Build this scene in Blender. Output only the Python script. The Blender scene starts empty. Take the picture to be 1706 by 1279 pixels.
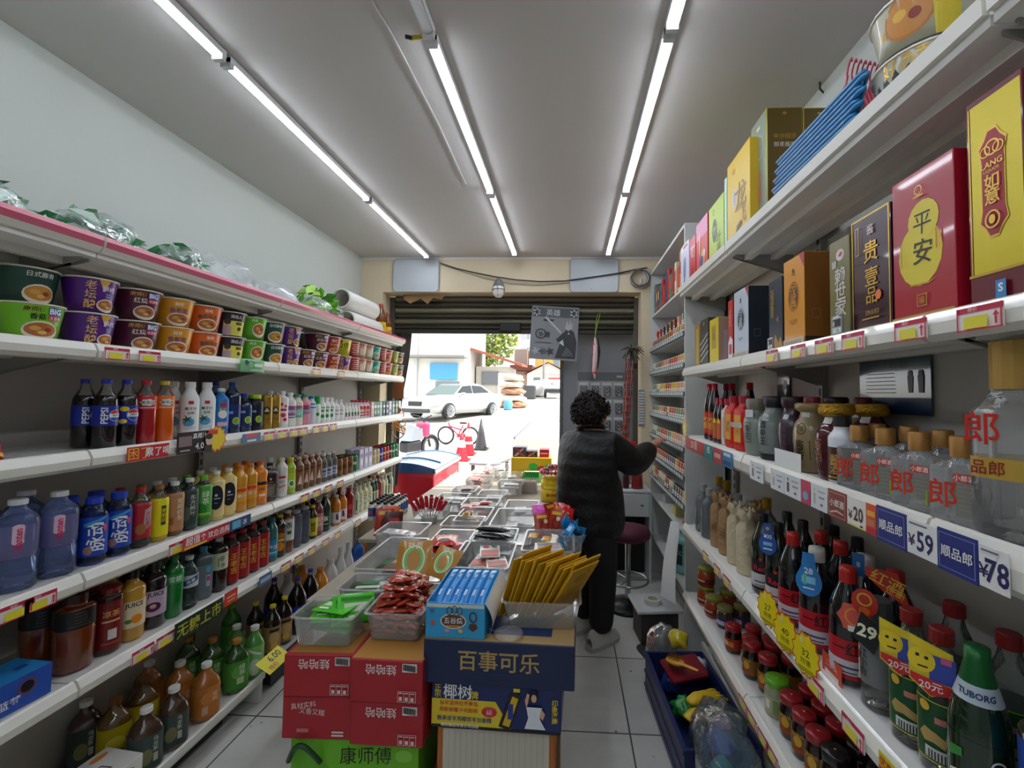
import bpy, bmesh, math, random
from mathutils import Vector, Matrix, Euler
PI = math.pi
sc = bpy.context.scene
COL = sc.collection
RND = random.Random(7)

# ------------------------------------------------------------------ camera
F, VPX, VPY, PPX, PPY, ROLL, CAMZ = 740.0, 948.0, 656.5, 913.0, 624.0, 0.010, 1.58
dY = Vector(((VPX - PPX) / F, (VPY - PPY) / F, 1)).normalized()
dX = Vector((1, ROLL, 0)); dX.z = -(dX.x * dY.x + dX.y * dY.y) / dY.z; dX.normalize()
dZ = dX.cross(dY)
cam = bpy.data.cameras.new('camera')
cam.sensor_width = 36; cam.lens = F / 1706 * 36; cam.clip_start = .02; cam.clip_end = 300
cam.shift_x = (853 - PPX) / 1706; cam.shift_y = (PPY - 639.5) / 1706
camo = bpy.data.objects.new('camera', cam); COL.objects.link(camo)
R3 = Matrix(((dX.x, -dX.y, -dX.z), (dY.x, -dY.y, -dY.z), (dZ.x, -dZ.y, -dZ.z)))
camo.matrix_world = Matrix.Translation((0, 0, CAMZ)) @ R3.to_4x4()
sc.camera = camo
sc.view_settings.view_transform = 'Standard'; sc.view_settings.look = 'None'
sc.view_settings.gamma = 1; sc.view_settings.use_curve_mapping = False
sc.view_settings.exposure = 0.88
sc.cycles.use_denoising = True
sc.cycles.max_bounces = 8; sc.cycles.transparent_max_bounces = 20; sc.cycles.transmission_bounces = 4
sc.cycles.diffuse_bounces = 6; sc.cycles.caustics_reflective = False; sc.cycles.caustics_refractive = False
sc.cycles.sample_clamp_indirect = 6
# ------------------------------------------------------------------ light
w = bpy.data.worlds.new('sky'); sc.world = w; w.use_nodes = True
bg = w.node_tree.nodes['Background']; bg.inputs[0].default_value = (.93, .97, 1, 1); bg.inputs[1].default_value = 1.5
sun = bpy.data.lights.new('sun', 'SUN'); sun.energy = 4.5; sun.angle = .02; sun.color = (1, .97, .9)
suno = bpy.data.objects.new('sun', sun); COL.objects.link(suno)
suno.rotation_euler = Vector((-.62, -.10, -.78)).to_track_quat('-Z', 'Y').to_euler(); suno.location = (8, 9, 14)
TUBE_STRENGTH = 15

# ------------------------------------------------------------------ pixel rays of the photograph, used once for the layout
def ray(u, v):
    d = Vector(((u - PPX) / F, (v - PPY) / F, 1))
    return Vector((d.dot(dX), d.dot(dY), d.dot(dZ)))
def atz(u, v, z):
    r = ray(u, v); t = (z - CAMZ) / r.z; return Vector((r.x * t, r.y * t, z))
def aty(u, v, y):
    r = ray(u, v); t = y / r.y; return Vector((r.x * t, y, CAMZ + r.z * t))
def atx(u, v, x):
    r = ray(u, v); t = x / r.x; return Vector((x, r.y * t, CAMZ + r.z * t))
def yat(u, x, z):      # depth of the point of the vertical plane X=x seen in column u at height z
    v = VPY
    for _ in range(4):
        p = atx(u, v, x)
        v = VPY - F * (z - CAMZ) / p.y
    return p.y

# ------------------------------------------------------------------ materials
def srgb(h):
    if not isinstance(h, str): return tuple(h[:3]) + (1,)
    c = [int(h[i:i + 2], 16) / 255 for i in (0, 2, 4)]
    return tuple((x / 12.92 if x <= .04045 else ((x + .055) / 1.055) ** 2.4) for x in c) + (1,)
_M = {}
def mat(h, rough=.5, metal=0., kind='p', **k):
    key = (h, rough, metal, kind, tuple(sorted(k.items())))
    if key in _M: return _M[key]
    m = bpy.data.materials.new(kind + '_' + str(h)); m.use_nodes = True; _M[key] = m
    nt = m.node_tree; N = nt.nodes; L = nt.links; b = N['Principled BSDF']; out = N['Material Output']
    c = srgb(h)
    if kind in 'pf':
        b.inputs['Base Color'].default_value = c; b.inputs['Roughness'].default_value = rough; b.inputs['Metallic'].default_value = metal
        if 'coat' in k: b.inputs['Coat Weight'].default_value = k['coat']; b.inputs['Coat Roughness'].default_value = .05
        if 'trans' in k: b.inputs['Transmission Weight'].default_value = k['trans']
        if 'spec' in k: b.inputs['Specular IOR Level'].default_value = k['spec']
        if 'alpha' in k: b.inputs['Alpha'].default_value = k['alpha']
        if kind == 'f' or 'var' in k or 'bump' in k:
            tc = N.new('ShaderNodeTexCoord'); nz = N.new('ShaderNodeTexNoise'); nz.inputs['Scale'].default_value = k.get('scale', 60)
            nz.inputs['Detail'].default_value = k.get('detail', 3); L.new(tc.outputs['Object'], nz.inputs['Vector'])
            if 'var' in k:
                mx = N.new('ShaderNodeMix'); mx.data_type = 'RGBA'; mx.blend_type = 'MULTIPLY'; mx.inputs[0].default_value = 1
                rp = N.new('ShaderNodeMapRange'); rp.inputs[3].default_value = 1 - k['var']; rp.inputs[4].default_value = 1 + k['var']
                L.new(nz.outputs[0], rp.inputs[0]); mx.inputs[6].default_value = c; L.new(rp.outputs[0], mx.inputs[7]); L.new(mx.outputs[2], b.inputs['Base Color'])
            if kind == 'f' or 'bump' in k:
                bp = N.new('ShaderNodeBump'); bp.inputs['Strength'].default_value = k.get('bump', .5); bp.inputs['Distance'].default_value = k.get('dist', .01)
                L.new(nz.outputs[0], bp.inputs['Height']); L.new(bp.outputs[0], b.inputs['Normal'])
    elif kind == 'e':
        e = N.new('ShaderNodeEmission'); e.inputs[0].default_value = c; e.inputs[1].default_value = k.get('s', 1); L.new(e.outputs[0], out.inputs[0])
    elif kind in 'gc':   # clear plastic or glass: see-through tint, milky share, Fresnel gloss
        tr = N.new('ShaderNodeBsdfTransparent'); tr.inputs[0].default_value = c
        df = N.new('ShaderNodeBsdfDiffuse'); df.inputs[0].default_value = srgb(k.get('milk', 'e8ecec'))
        gl = N.new('ShaderNodeBsdfGlossy'); gl.inputs[0].default_value = (1, 1, 1, 1); gl.inputs[1].default_value = rough
        m1 = N.new('ShaderNodeMixShader'); m1.inputs[0].default_value = k.get('milkw', .05)
        L.new(tr.outputs[0], m1.inputs[1]); L.new(df.outputs[0], m1.inputs[2])
        m2 = N.new('ShaderNodeMixShader'); lw = N.new('ShaderNodeFresnel'); lw.inputs[0].default_value = 1.35
        ml = N.new('ShaderNodeMath'); ml.operation = 'MULTIPLY'; ml.inputs[1].default_value = k.get('gl', 1.0)
        L.new(lw.outputs[0], ml.inputs[0]); L.new(ml.outputs[0], m2.inputs[0])
        L.new(m1.outputs[0], m2.inputs[1]); L.new(gl.outputs[0], m2.inputs[2])
        if kind == 'c':
            tc = N.new('ShaderNodeTexCoord'); nz = N.new('ShaderNodeTexNoise'); nz.inputs['Scale'].default_value = k.get('scale', 30)
            L.new(tc.outputs['Object'], nz.inputs['Vector'])
            bp = N.new('ShaderNodeBump'); bp.inputs['Strength'].default_value = k.get('bump', .3); bp.inputs['Distance'].default_value = .02
            L.new(nz.outputs[0], bp.inputs['Height'])
            for s in (gl, df, lw): L.new(bp.outputs[0], s.inputs['Normal'])
        L.new(m2.outputs[0], out.inputs[0])
    return m
WHITE = mat('e9e9e4', .4)
def pm(h, rough=.35, **k): return mat(h, rough, **k)

# ------------------------------------------------------------------ mesh builder
_TX = {}
def text_geo(s, bold=0., sx=1.):
    if any(ord(c) > 0x2E80 for c in s): bold = min(bold, .011)
    key = (s, bold)
    if key not in _TX:
        c = bpy.data.curves.new('t', 'FONT'); c.body = s; c.size = 1; c.align_x = 'CENTER'; c.align_y = 'CENTER'; c.resolution_u = 2; c.offset = bold; c.space_line = .86
        o = bpy.data.objects.new('t', c); COL.objects.link(o); bpy.context.view_layer.update()
        me = bpy.data.meshes.new_from_object(o.evaluated_get(bpy.context.evaluated_depsgraph_get()))
        vs = [(v.co.x, v.co.y) for v in me.vertices]; fs = [tuple(p.vertices) for p in me.polygons]
        COL.objects.unlink(o); bpy.data.objects.remove(o); bpy.data.curves.remove(c); bpy.data.meshes.remove(me)
        if vs:   # centre on its own outline, keep em size
            x0 = min(v[0] for v in vs); x1 = max(v[0] for v in vs); y0 = min(v[1] for v in vs); y1 = max(v[1] for v in vs)
            vs = [(x - (x0 + x1) / 2, y - (y0 + y1) / 2) for x, y in vs]
        _TX[key] = (vs, fs)
    return _TX[key]
def ell(x, y, rx, ry, n=16, a0=0): return [(x + rx * math.cos(a0 + 2 * PI * i / n), y + ry * math.sin(a0 + 2 * PI * i / n)) for i in range(n)]
def star(x, y, r, k, n=12, sy=1): return [(x + (r if i % 2 else r * k) * math.cos(PI * i / n), y + sy * (r if i % 2 else r * k) * math.sin(PI * i / n)) for i in range(2 * n)]
# art items: ('r',x,y,w,h,mat) ('e',x,y,rx,ry,mat) ('p',pts,mat) ('t',text,x,y,size,mat[,bold[,rot]])
def art_shapes(items):
    for it in items:
        k = it[0]
        if k == 'r':
            _, x, y, w_, h_, m = it; yield [(x - w_ / 2, y - h_ / 2), (x + w_ / 2, y - h_ / 2), (x + w_ / 2, y + h_ / 2), (x - w_ / 2, y + h_ / 2)], [(0, 1, 2, 3)], m
        elif k == 'e':
            _, x, y, a, b_, m = it; p = ell(x, y, a, b_); yield p, [tuple(range(len(p)))], m
        elif k == 'p':
            yield list(it[1]), [tuple(range(len(it[1])))], it[2]
        elif k == 'fr':     # outline frame x,y,w,h,thickness
            _, x, y, w_, h_, t, m = it
            for q in (('r', x, y + h_ / 2 - t / 2, w_, t, m), ('r', x, y - h_ / 2 + t / 2, w_, t, m), ('r', x - w_ / 2 + t / 2, y, t, h_, m), ('r', x + w_ / 2 - t / 2, y, t, h_, m)):
                yield from art_shapes([q])
        elif k == 'ring':
            _, x, y, a, b_, t, m = it; n = 24; o = ell(x, y, a, b_, n); i = ell(x, y, a - t, b_ - t, n)
            yield o + i, [(j, (j + 1) % n, n + (j + 1) % n, n + j) for j in range(n)], m
        elif k == 't':
            _, s, x, y, sz, m = it[:6]; bold = it[6] if len(it) > 6 else 0; rot = it[7] if len(it) > 7 else 0; kx = it[8] if len(it) > 8 else 1
            vs, fs = text_geo(s, bold); c, s_ = math.cos(rot), math.sin(rot)
            yield [(x + sz * (a * kx * c - b_ * s_), y + sz * (a * kx * s_ + b_ * c)) for a, b_ in vs], fs, m
class MB:
    def __init__(s): s.v = []; s.f = []; s.m = []; s.s = []; s.mats = []
    def mi(s, m):
        if m not in s.mats: s.mats.append(m)
        return s.mats.index(m)
    def add(s, vs, fs, m, smooth=False, T=None):
        b = len(s.v); k = s.mi(m)
        s.v += [tuple(T @ Vector(p)) for p in vs] if T is not None else [tuple(p) for p in vs]
        for f in fs: s.f.append(tuple(b + i for i in f)); s.m.append(k); s.s.append(smooth)
        return s
    def box(s, c, d, m, bev=0, T=None, seg=1, taper=1.):
        x, y, z = (q / 2 for q in d)
        vs = [(c[0] + a * x * (taper if e < 0 else 1), c[1] + b_ * y * (taper if e < 0 else 1), c[2] + e * z) for a in (-1, 1) for b_ in (-1, 1) for e in (-1, 1)]
        fs = [(0, 1, 3, 2), (4, 6, 7, 5), (0, 4, 5, 1), (2, 3, 7, 6), (0, 2, 6, 4), (1, 5, 7, 3)]
        if bev:
            bm = bmesh.new(); V = [bm.verts.new(p) for p in vs]
            for f in fs: bm.faces.new([V[i] for i in f])
            bmesh.ops.bevel(bm, geom=bm.edges[:], offset=bev, segments=seg, affect='EDGES', profile=.5)
            bm.verts.index_update(); vs = [v.co.copy() for v in bm.verts]; fs = [tuple(v.index for v in f.verts) for f in bm.faces]; bm.free()
        return s.add(vs, fs, m, False, T)
    def lathe(s, prof, m, seg=16, sq=0, sy=1., c=(0, 0, 0), smooth=True, ms=None, T=None, a0=0., arc=2 * PI):
        full = arc > 6.28; n = seg; cols = n if full else n + 1
        vs = []
        for r, z in prof:
            for i in range(cols):
                a = a0 + arc * i / n + PI / n * (1 if full else 0); ca, sa = math.cos(a), math.sin(a)
                k = 1.
                if sq: k = 1 / (abs(ca) ** (2 + sq) + abs(sa) ** (2 + sq)) ** (1 / (2 + sq))
                vs.append((c[0] + r * k * ca, c[1] + r * k * sa * sy, c[2] + z))
        for j in range(len(prof) - 1):
            fs = []
            for i in range(n):
                i2 = (i + 1) % cols
                fs.append((j * cols + i, j * cols + i2, (j + 1) * cols + i2, (j + 1) * cols + i))
            mm = ms[j] if ms else m
            if j == 0: base = len(s.v); s.v += [tuple(T @ Vector(p)) if T is not None else p for p in vs]
            k = s.mi(mm)
            for f in fs: s.f.append(tuple(base + q for q in f)); s.m.append(k); s.s.append(smooth)
        return s
    def tube(s, pts, r, m, seg=8, T=None, closed=False, caps=True):
        pts = [Vector(p) for p in pts]; n = len(pts); vs = []; up = None
        for i, p in enumerate(pts):
            t = (pts[(i + 1) % n] - pts[i - 1]) if closed else (pts[min(i + 1, n - 1)] - pts[max(i - 1, 0)])
            t.normalize()
            if up is None: up = Vector((0, 0, 1)) if abs(t.z) < .9 else Vector((1, 0, 0))
            a = t.cross(up); a.normalize(); b_ = a.cross(t); b_.normalize(); up = b_
            rr = r[i] if isinstance(r, (list, tuple)) else r
            vs += [p + a * (rr * math.cos(2 * PI * k / seg)) + b_ * (rr * math.sin(2 * PI * k / seg)) for k in range(seg)]
        fs = []
        for i in range(n if closed else n - 1):
            j = (i + 1) % n
            fs += [(i * seg + k, i * seg + (k + 1) % seg, j * seg + (k + 1) % seg, j * seg + k) for k in range(seg)]
        s.add(vs, fs, m, True, T)
        if caps and not closed: s.add(vs[:seg][::-1], [tuple(range(seg))], m, False, T); s.add(vs[-seg:], [tuple(range(seg))], m, False, T)
        return s
    def prism(s, poly, d, m, T=None, smooth=False):     # polygon in local xz, extruded along y by d
        n = len(poly); vs = [(x, 0, z) for x, z in poly] + [(x, d, z) for x, z in poly]
        fs = [tuple(range(n)), tuple(range(2 * n - 1, n - 1, -1))] + [(i, n + i, n + (i + 1) % n, (i + 1) % n) for i in range(n)]
        return s.add(vs, fs, m, smooth, T)
    def grid(s, fn, nu, nv, m, smooth=True, T=None):
        vs = [fn(i / nu, j / nv) for j in range(nv + 1) for i in range(nu + 1)]
        fs = [(j * (nu + 1) + i, j * (nu + 1) + i + 1, (j + 1) * (nu + 1) + i + 1, (j + 1) * (nu + 1) + i) for j in range(nv) for i in range(nu)]
        return s.add(vs, fs, m, smooth, T)
    def art(s, items, fn, dx=0):     # fn(x, y, layer) -> 3D ; dx: cut faces at this step in x so they can bend
        for li, (vs, fs, m) in enumerate(art_shapes(items)):
            if dx:
                bm = bmesh.new(); V = [bm.verts.new((x, y, 0)) for x, y in vs]
                for f in fs:
                    try: bm.faces.new([V[i] for i in f])
                    except ValueError: pass
                x0 = min(p[0] for p in vs); x1 = max(p[0] for p in vs); k = math.floor(x0 / dx) + 1
                while k * dx < x1:
                    bmesh.ops.bisect_plane(bm, geom=bm.verts[:] + bm.edges[:] + bm.faces[:], plane_co=(k * dx, 0, 0), plane_no=(1, 0, 0)); k += 1
                bm.verts.index_update(); vs = [(v.co.x, v.co.y) for v in bm.verts]; fs = [tuple(v.index for v in f.verts) for f in bm.faces]; bm.free()
            s.add([fn(x, y, li + 1) for x, y in vs], fs, m)
        return s
    def mesh(s, name):
        me = bpy.data.meshes.new(name); me.from_pydata(s.v, [], s.f)
        for m in s.mats: me.materials.append(m)
        me.polygons.foreach_set('material_index', s.m); me.polygons.foreach_set('use_smooth', s.s); me.update()
        return me
def wrap(r, E=.0002):      # art bent round a cylinder, middle at local -Y; r number or function of z
    R = r if callable(r) else (lambda z: r)
    def fn(x, y, k):
        q = R(y) + E * k; a = x / R(y) - PI / 2; return (q * math.cos(a), q * math.sin(a), y)
    return fn
def flat_y(y, E=.0005): return lambda x, z, k: (x, y - E * k, z)             # on a face looking to -Y
def flat_x(x, E=.0005, sgn=1): return lambda a, z, k: (x + sgn * E * k, a * sgn, z)   # on a face looking to +X (sgn 1) or -X
def flat_z(z, E=.0005): return lambda x, y, k: (x, y, z + E * k)

# ------------------------------------------------------------------ objects
def link(name, me, parent=None, loc=None, rot=None, scale=None):
    o = bpy.data.objects.new(name, me); COL.objects.link(o)
    if parent is not None: o.parent = parent
    if loc is not None: o.location = loc
    if rot is not None: o.rotation_euler = rot if isinstance(rot, (tuple, list, Euler)) else (0, 0, rot)
    if scale is not None: o.scale = scale if isinstance(scale, (tuple, list)) else (scale,) * 3
    return o
def tag(o, label, cat, group=None, kind=None):
    o['label'] = label; o['category'] = cat
    if group: o['group'] = group
    if kind: o['kind'] = kind
    return o
def struct(name, mb, parent=None):
    o = link(name, mb.mesh(name), parent)
    if parent is None: o['kind'] = 'structure'
    return o
class Kind:      # one kind of thing: its own mesh, its parts and sub-parts; put() links one individual
    def __init__(s, name, cat, root, parts=(), desc=''):
        s.name, s.cat, s.desc = name, cat, desc; s.root = root.mesh(name) if isinstance(root, MB) else root
        s.parts = [(p[0], p[1].mesh(p[0]), [(q[0], q[1].mesh(q[0])) for q in (p[2] if len(p) > 2 else ())], p[3] if len(p) > 3 else None) for p in parts]
    def put(s, label, loc, rot=None, scale=None, group=None):
        o = link(s.name, s.root, None, loc, rot, scale); tag(o, label, s.cat, group)
        for n, me, subs, lb in s.parts:
            c = link(n, me, o)
            if lb: c['label'] = lb
            for n2, m2 in subs: link(n2, m2, c)
        return o
def one(name, cat, label, root, parts=(), loc=None, rot=None, group=None, scale=None):
    return Kind(name, cat, root, parts).put(label, loc, rot, scale, group)
ORD = 'zeroth first second third fourth fifth sixth seventh eighth ninth tenth eleventh twelfth thirteenth fourteenth fifteenth sixteenth seventeenth eighteenth nineteenth twentieth'.split()
def nth(i):
    if i < len(ORD): return ORD[i]
    return ['twenty', 'thirty', 'forty', 'fifty'][i // 10 - 2] + ('-' + ORD[i % 10] if i % 10 else 'th')
# ------------------------------------------------------------------ the room
WX0, WX1, WY0, WY1, CZ = -2.0, 1.03, -3.4, 4.13, 2.865
paint = mat('c4c8c1', .75, var=.05, scale=1.3, bump=.06, dist=.01); paintc = mat('c9c5c1', .8, var=.04, scale=1.1, bump=.05)
cream = mat('e3d3b4', .75, var=.08, scale=2.2)
concrete = mat('8d8f90', .8, var=.12, scale=3)
def slab(name, c, d, m): return struct(name, MB().box(c, d, m))
# floor tiles with dirty grout
mf = mat('b9b8b2', .35, var=.0); nt = mf.node_tree; N = nt.nodes; L = nt.links; b = N['Principled BSDF']
tc = N.new('ShaderNodeTexCoord'); br = N.new('ShaderNodeTexBrick'); br.offset = 0; br.inputs['Scale'].default_value = 1
br.inputs['Brick Width'].default_value = .6; br.inputs['Row Height'].default_value = .6; br.inputs['Mortar Size'].default_value = .004
br.inputs[1].default_value = srgb('d2d1cb'); br.inputs[2].default_value = srgb('cbcac4'); br.inputs[3].default_value = srgb('4c4a46')
mp = N.new('ShaderNodeMapping'); mp.inputs['Location'].default_value = (-.3, .24, 0); L.new(tc.outputs['Object'], mp.inputs[0]); L.new(mp.outputs[0], br.inputs['Vector'])
nz = N.new('ShaderNodeTexNoise'); nz.inputs['Scale'].default_value = 5; nz.inputs['Detail'].default_value = 8; L.new(tc.outputs['Object'], nz.inputs[0])
rp = N.new('ShaderNodeMapRange'); rp.inputs[1].default_value = .35; rp.inputs[2].default_value = .7; rp.inputs[3].default_value = .88; rp.inputs[4].default_value = 1.03; L.new(nz.outputs[0], rp.inputs[0])
vo = N.new('ShaderNodeTexVoronoi'); vo.inputs['Scale'].default_value = 9; L.new(tc.outputs['Object'], vo.inputs['Vector'])
sp = N.new('ShaderNodeMapRange'); sp.inputs[1].default_value = .05; sp.inputs[2].default_value = .075; sp.inputs[3].default_value = .25; sp.inputs[4].default_value = 1; L.new(vo.outputs['Distance'], sp.inputs[0])
m1 = N.new('ShaderNodeMath'); m1.operation = 'MULTIPLY'; L.new(rp.outputs[0], m1.inputs[0]); L.new(sp.outputs[0], m1.inputs[1])
mx = N.new('ShaderNodeMix'); mx.data_type = 'RGBA'; mx.blend_type = 'MULTIPLY'; mx.inputs[0].default_value = 1; L.new(br.outputs[0], mx.inputs[6]); L.new(m1.outputs[0], mx.inputs[7]); L.new(mx.outputs[2], b.inputs['Base Color'])
slab('floor', ((WX0 + WX1) / 2, (WY0 + 4.45) / 2, -.05), (WX1 - WX0 + .4, 4.45 - WY0, .1), mf)
slab('ceiling', ((WX0 + WX1) / 2, (WY0 + 4.45) / 2, CZ + .06), (WX1 - WX0 + .4, 4.45 - WY0, .12), paintc)
slab('wall_left', (WX0 - .1, (WY0 + 4.45) / 2, CZ / 2), (.2, 4.45 - WY0, CZ), paint)
slab('wall_right', (WX1 + .1, (WY0 + 4.45) / 2, CZ / 2), (.2, 4.45 - WY0, CZ), paint)
slab('wall_rear', ((WX0 + WX1) / 2, WY0 - .1, CZ / 2), (WX1 - WX0 + .4, .2, CZ), paint)
# lintel over the doorway, piers either side
DX0, DX1, LZ = -1.79, .66, 2.535
slab('wall_front_lintel', ((WX0 + WX1) / 2, WY1 + .16, (LZ + CZ) / 2), (WX1 - WX0, .32, CZ - LZ), cream)
slab('wall_front_pier_left', ((WX0 + DX0) / 2, WY1 + .16, LZ / 2), (DX0 - WX0, .32, LZ), cream)
slab('wall_front_pier_right', ((WX1 + DX1) / 2, WY1 + .16, LZ / 2), (WX1 - DX1, .32, LZ), cream)
slab('trim_ceiling', ((WX0 + WX1) / 2, WY1 - .006, CZ - .012), (WX1 - WX0, .012, .024), mat('e4e2dc', .6))
# grey partition that closes the right end of the doorway
slab('wall_partition_grey', (.33, WY1 + .34, 1.1), (.78, .04, 2.2), mat('8b9095', .6, var=.06, scale=4))
slab('trim_partition_edge', (-.075, WY1 + .35, 1.1), (.035, .07, 2.2), mat('5d6164', .5))

# ------------------------------------------------------------------ LED tube lamps
def led(name, label, x, y0, y1, lit=True):
    z = CZ - .004
    t = MB().box((0, (y1 - y0) / 2, -.012), (.042, y1 - y0, .024), mat('e6e8ea', .35))
    d = MB().lathe([(.0, 0), (.016, .0), (.016, y1 - y0 - .04), (0, y1 - y0 - .04)], mat('eaf2ff', kind='e', s=TUBE_STRENGTH) if lit else mat('d4d8dc', .3), 10)
    for i, p in enumerate(d.v): d.v[i] = (p[0], .02 + p[2], -.026 - p[1] * .8)
    caps = [('end_cap', MB().box((0, q, -.024), (.04, .02, .036), mat('d8dadc', .4))) for q in (.01, y1 - y0 - .01)]
    return one(name, 'ceiling light', label, t, [('diffuser', d)] + caps, (x, y0, z), group='LED tube lamps on the ceiling')
for x, nm, ys in ((-1.33, 'over the drinks rack', (-.86, .36, 1.58, 2.80)), (-.504, 'down the middle', (-.93, .29, 1.51, 2.76)), (.338, 'beside the liquor rack', (-.92, .3, 1.52, 2.74))):
    if x < -1: ys = (-2.07, -.85, .37, 1.59, 2.81)  # first tube is unseen, added behind the camera to light the shelf fronts
    if x > -1: ys = (-2.15, -.93, .29, 1.51, 2.74)  # first tube of both rows likewise added out of view for more shelf light
    for i, y in enumerate(ys):
        off = x == -.504 and y == .29; led('tube_lamp', f'{"unlit" if off else "glowing"} white ceiling tube {nm}, {nth(len(ys) - i)} from the doorway', x, y, y + 1.2, not off)

# ------------------------------------------------------------------ shelving racks
steel = mat('d9d8d2', .42, .0, var=.04, scale=5); steel_d = mat('9a9791', .5); panelm = mat('c6c2bb', .6, var=.05, scale=2.5); dark = mat('191a1b', .6)
tagw = mat('f0e8e0', .35); tagr = mat('cf2f50', .35); tagy = mat('e8dc3c', .35); red = mat('c81f26', .35); clearrail = mat('eef2f2', .12, kind='g', milkw=.12)
_TAG = []
def price_tag_mesh(w_=.082, h_=.04):
    m = MB().box((0, 0, 0), (w_, .0012, h_), tagw)
    m.art([('r', 0, h_ * .38, w_, h_ * .24, tagr), ('fr', 0, 0, w_, h_, .003, tagr), ('r', -w_ * .06, -h_ * .16, w_ * .52, h_ * .5, tagy), ('p', [(w_ * .36, -h_ * .35), (w_ * .41, -h_ * .35), (w_ * .41, 0), (w_ * .45, 0), (w_ * .385, h_ * .2), (w_ * .32, 0), (w_ * .36, 0)], tagr),
           ('t', '特价', -w_ * .1, h_ * .375, .009, tagw)], flat_y(-.0006))
    return m.mesh('price_tag')
def lip_profile(h, style):
    # cross-section of the front rail in (out, z); out is towards the aisle
    if style == 'pink': return [(0, -.004), (.012, -.004), (.026, .014), (.03, .034), (.022, .05), (.008, .055), (0, .055)]
    if style == 'thin': return [(0, 0), (.012, 0), (.014, h), (0, h)]
    return [(0, -h * .9), (.004, -h * .95), (.022, -h * .72), (.024, -h * .3), (.012, .006), (.004, .01), (0, .004)]
def rack(name, label, sgn, xf, xb, secs, levels, ytop, slots=True):
    """sgn +1: the aisle is towards +X. levels: (deck z, front x, rail height, style, sections or None, tags)"""
    root = link(name, None, None, (xf, secs[0], 0)); tag(root, label, 'shelf rack')
    y0, y1 = secs[0], secs[-1]; ox, oy = xf, y0
    for i in range(len(secs) - 1):
        a, b_ = secs[i] - oy, secs[i + 1] - oy
        m = MB()
        z = .12
        while z < ytop - .02:
            h = min(.4, ytop - z); m.box((xb - ox + sgn * .008, (a + b_) / 2, z + h / 2), (.012, b_ - a - .03, h - .004), panelm); z += h
        link('back_panel', m.mesh('back_panel'), root)
    for i, y in enumerate(secs):
        m = MB().box((xb - ox + sgn * .02, y - oy, ytop / 2), (.036, .03, ytop), steel_d)
        if slots:
            for k in range(int(ytop / .05)): m.box((xb - ox + sgn * .0386, y - oy, .05 + k * .05), (.002, .012, .028), dark)
        link('upright', m.mesh('upright'), root)
    for (z, fx, h, style, ss, tags) in levels:
        ss = ss or secs
        for i in range(len(ss) - 1):
            a, b_ = ss[i] - oy, ss[i + 1] - oy; f0 = fx - ox; bx = xb - ox + sgn * .04
            m = MB().box(((f0 + bx) / 2, (a + b_) / 2, z - .01), (abs(f0 - bx), b_ - a - .006, .02), mat('e2e1dc', .38))
            for q in (.3, .7): m.box((f0 + (bx - f0) * q, (a + b_) / 2, z - .032), (.03, b_ - a - .02, .024), steel)   # folded stiffeners under the deck
            sh = link('shelf', m.mesh('shelf'), root)
            pr = lip_profile(h, style); n = len(pr)
            vs = [(f0 + sgn * p, y, z + q) for y in (a + .004, b_ - .004) for p, q in pr]
            r = MB(); fs = [(j, (j + 1) % n, n + (j + 1) % n, n + j) for j in range(n)] + [tuple(range(n)), tuple(range(2 * n - 1, n - 1, -1))]
            if style == 'pink':
                r.add(vs, fs[:2] + fs[4:], mat('ddd9d0', .4)); r.add(vs, fs[2:4], mat('c65a72', .28, coat=.4))
            else: r.add(vs, fs, mat('e4e2d8', .32, coat=.3))
            link('price_rail', r.mesh('price_rail'), sh)
            for y in (a + .012, b_ - .012):      # hooked arm under each end of the deck
                br_ = MB(); br_.add([(bx, y + d_, z - .02) for d_ in (-.002, .002)] + [(bx, y + d_, z - .11) for d_ in (-.002, .002)] + [(bx + (f0 - bx) * .25, y + d_, z - .085) for d_ in (-.002, .002)] + [(bx + (f0 - bx) * .9, y + d_, z - .03) for d_ in (-.002, .002)] + [(bx + (f0 - bx) * .9, y + d_, z - .02) for d_ in (-.002, .002)],
                        [(0, 2, 4, 6, 8), (9, 7, 5, 3, 1), (0, 1, 3, 2), (2, 3, 5, 4), (4, 5, 7, 6), (6, 7, 9, 8)], steel_d)
                link('bracket', br_.mesh('bracket'), sh)
            for ty in tags:
                if ss[i] < ty < ss[i + 1]:
                    if not _TAG: _TAG.append(price_tag_mesh())
                    link('price_tag', _TAG[0], sh, (f0 + sgn * .0262, ty - oy, z - h * .42), (-.0 if sgn > 0 else 0, 0, PI / 2 * sgn), (1, 1, h / .05))
    return root
LX, LB, RX, RB = -1.55, -1.97, .70, 1.02
LS = (.46, 1.365, 2.27, 3.145, 4.05)
RS = (-.01, .89, 1.79, 2.70)
# deck heights
L1, L2, L3, L4, L5, L6 = 2.028, 1.718, 1.372, .985, .652, .115
Q0, Q1, Q2, Q3, Q4 = 2.225, 1.735, 1.345, .82, .43
def ys(us, x, z): return [yat(u, x, z) for u in us]
rack('drinks_shelving_rack', 'long white steel rack of drinks along the wall under the pink top rail', 1, LX, LB, LS, [
    (L1, LX, .05, 'pink', None, ()),
    (L2, LX, .05, 'lip', None, ys((182, 237, 520, 562), LX, 1.7)),
    (L3, LX, .055, 'lip', None, ys((440, 462, 482, 497, 520, 534, 548), LX, 1.34)),
    (L4, LX, .055, 'lip', None, ys((10, 50, 285, 335, 500, 520, 540, 560), LX, .95)),
    (L5, LX, .055, 'lip', None, ys((225, 265, 468, 490, 512, 535, 555, 590), LX, .62)),
    (L6, LX, .03, 'thin', (.46, 1.365, 2.27), ())], 2.0)
_r = bpy.data.objects['drinks_shelving_rack']
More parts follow.
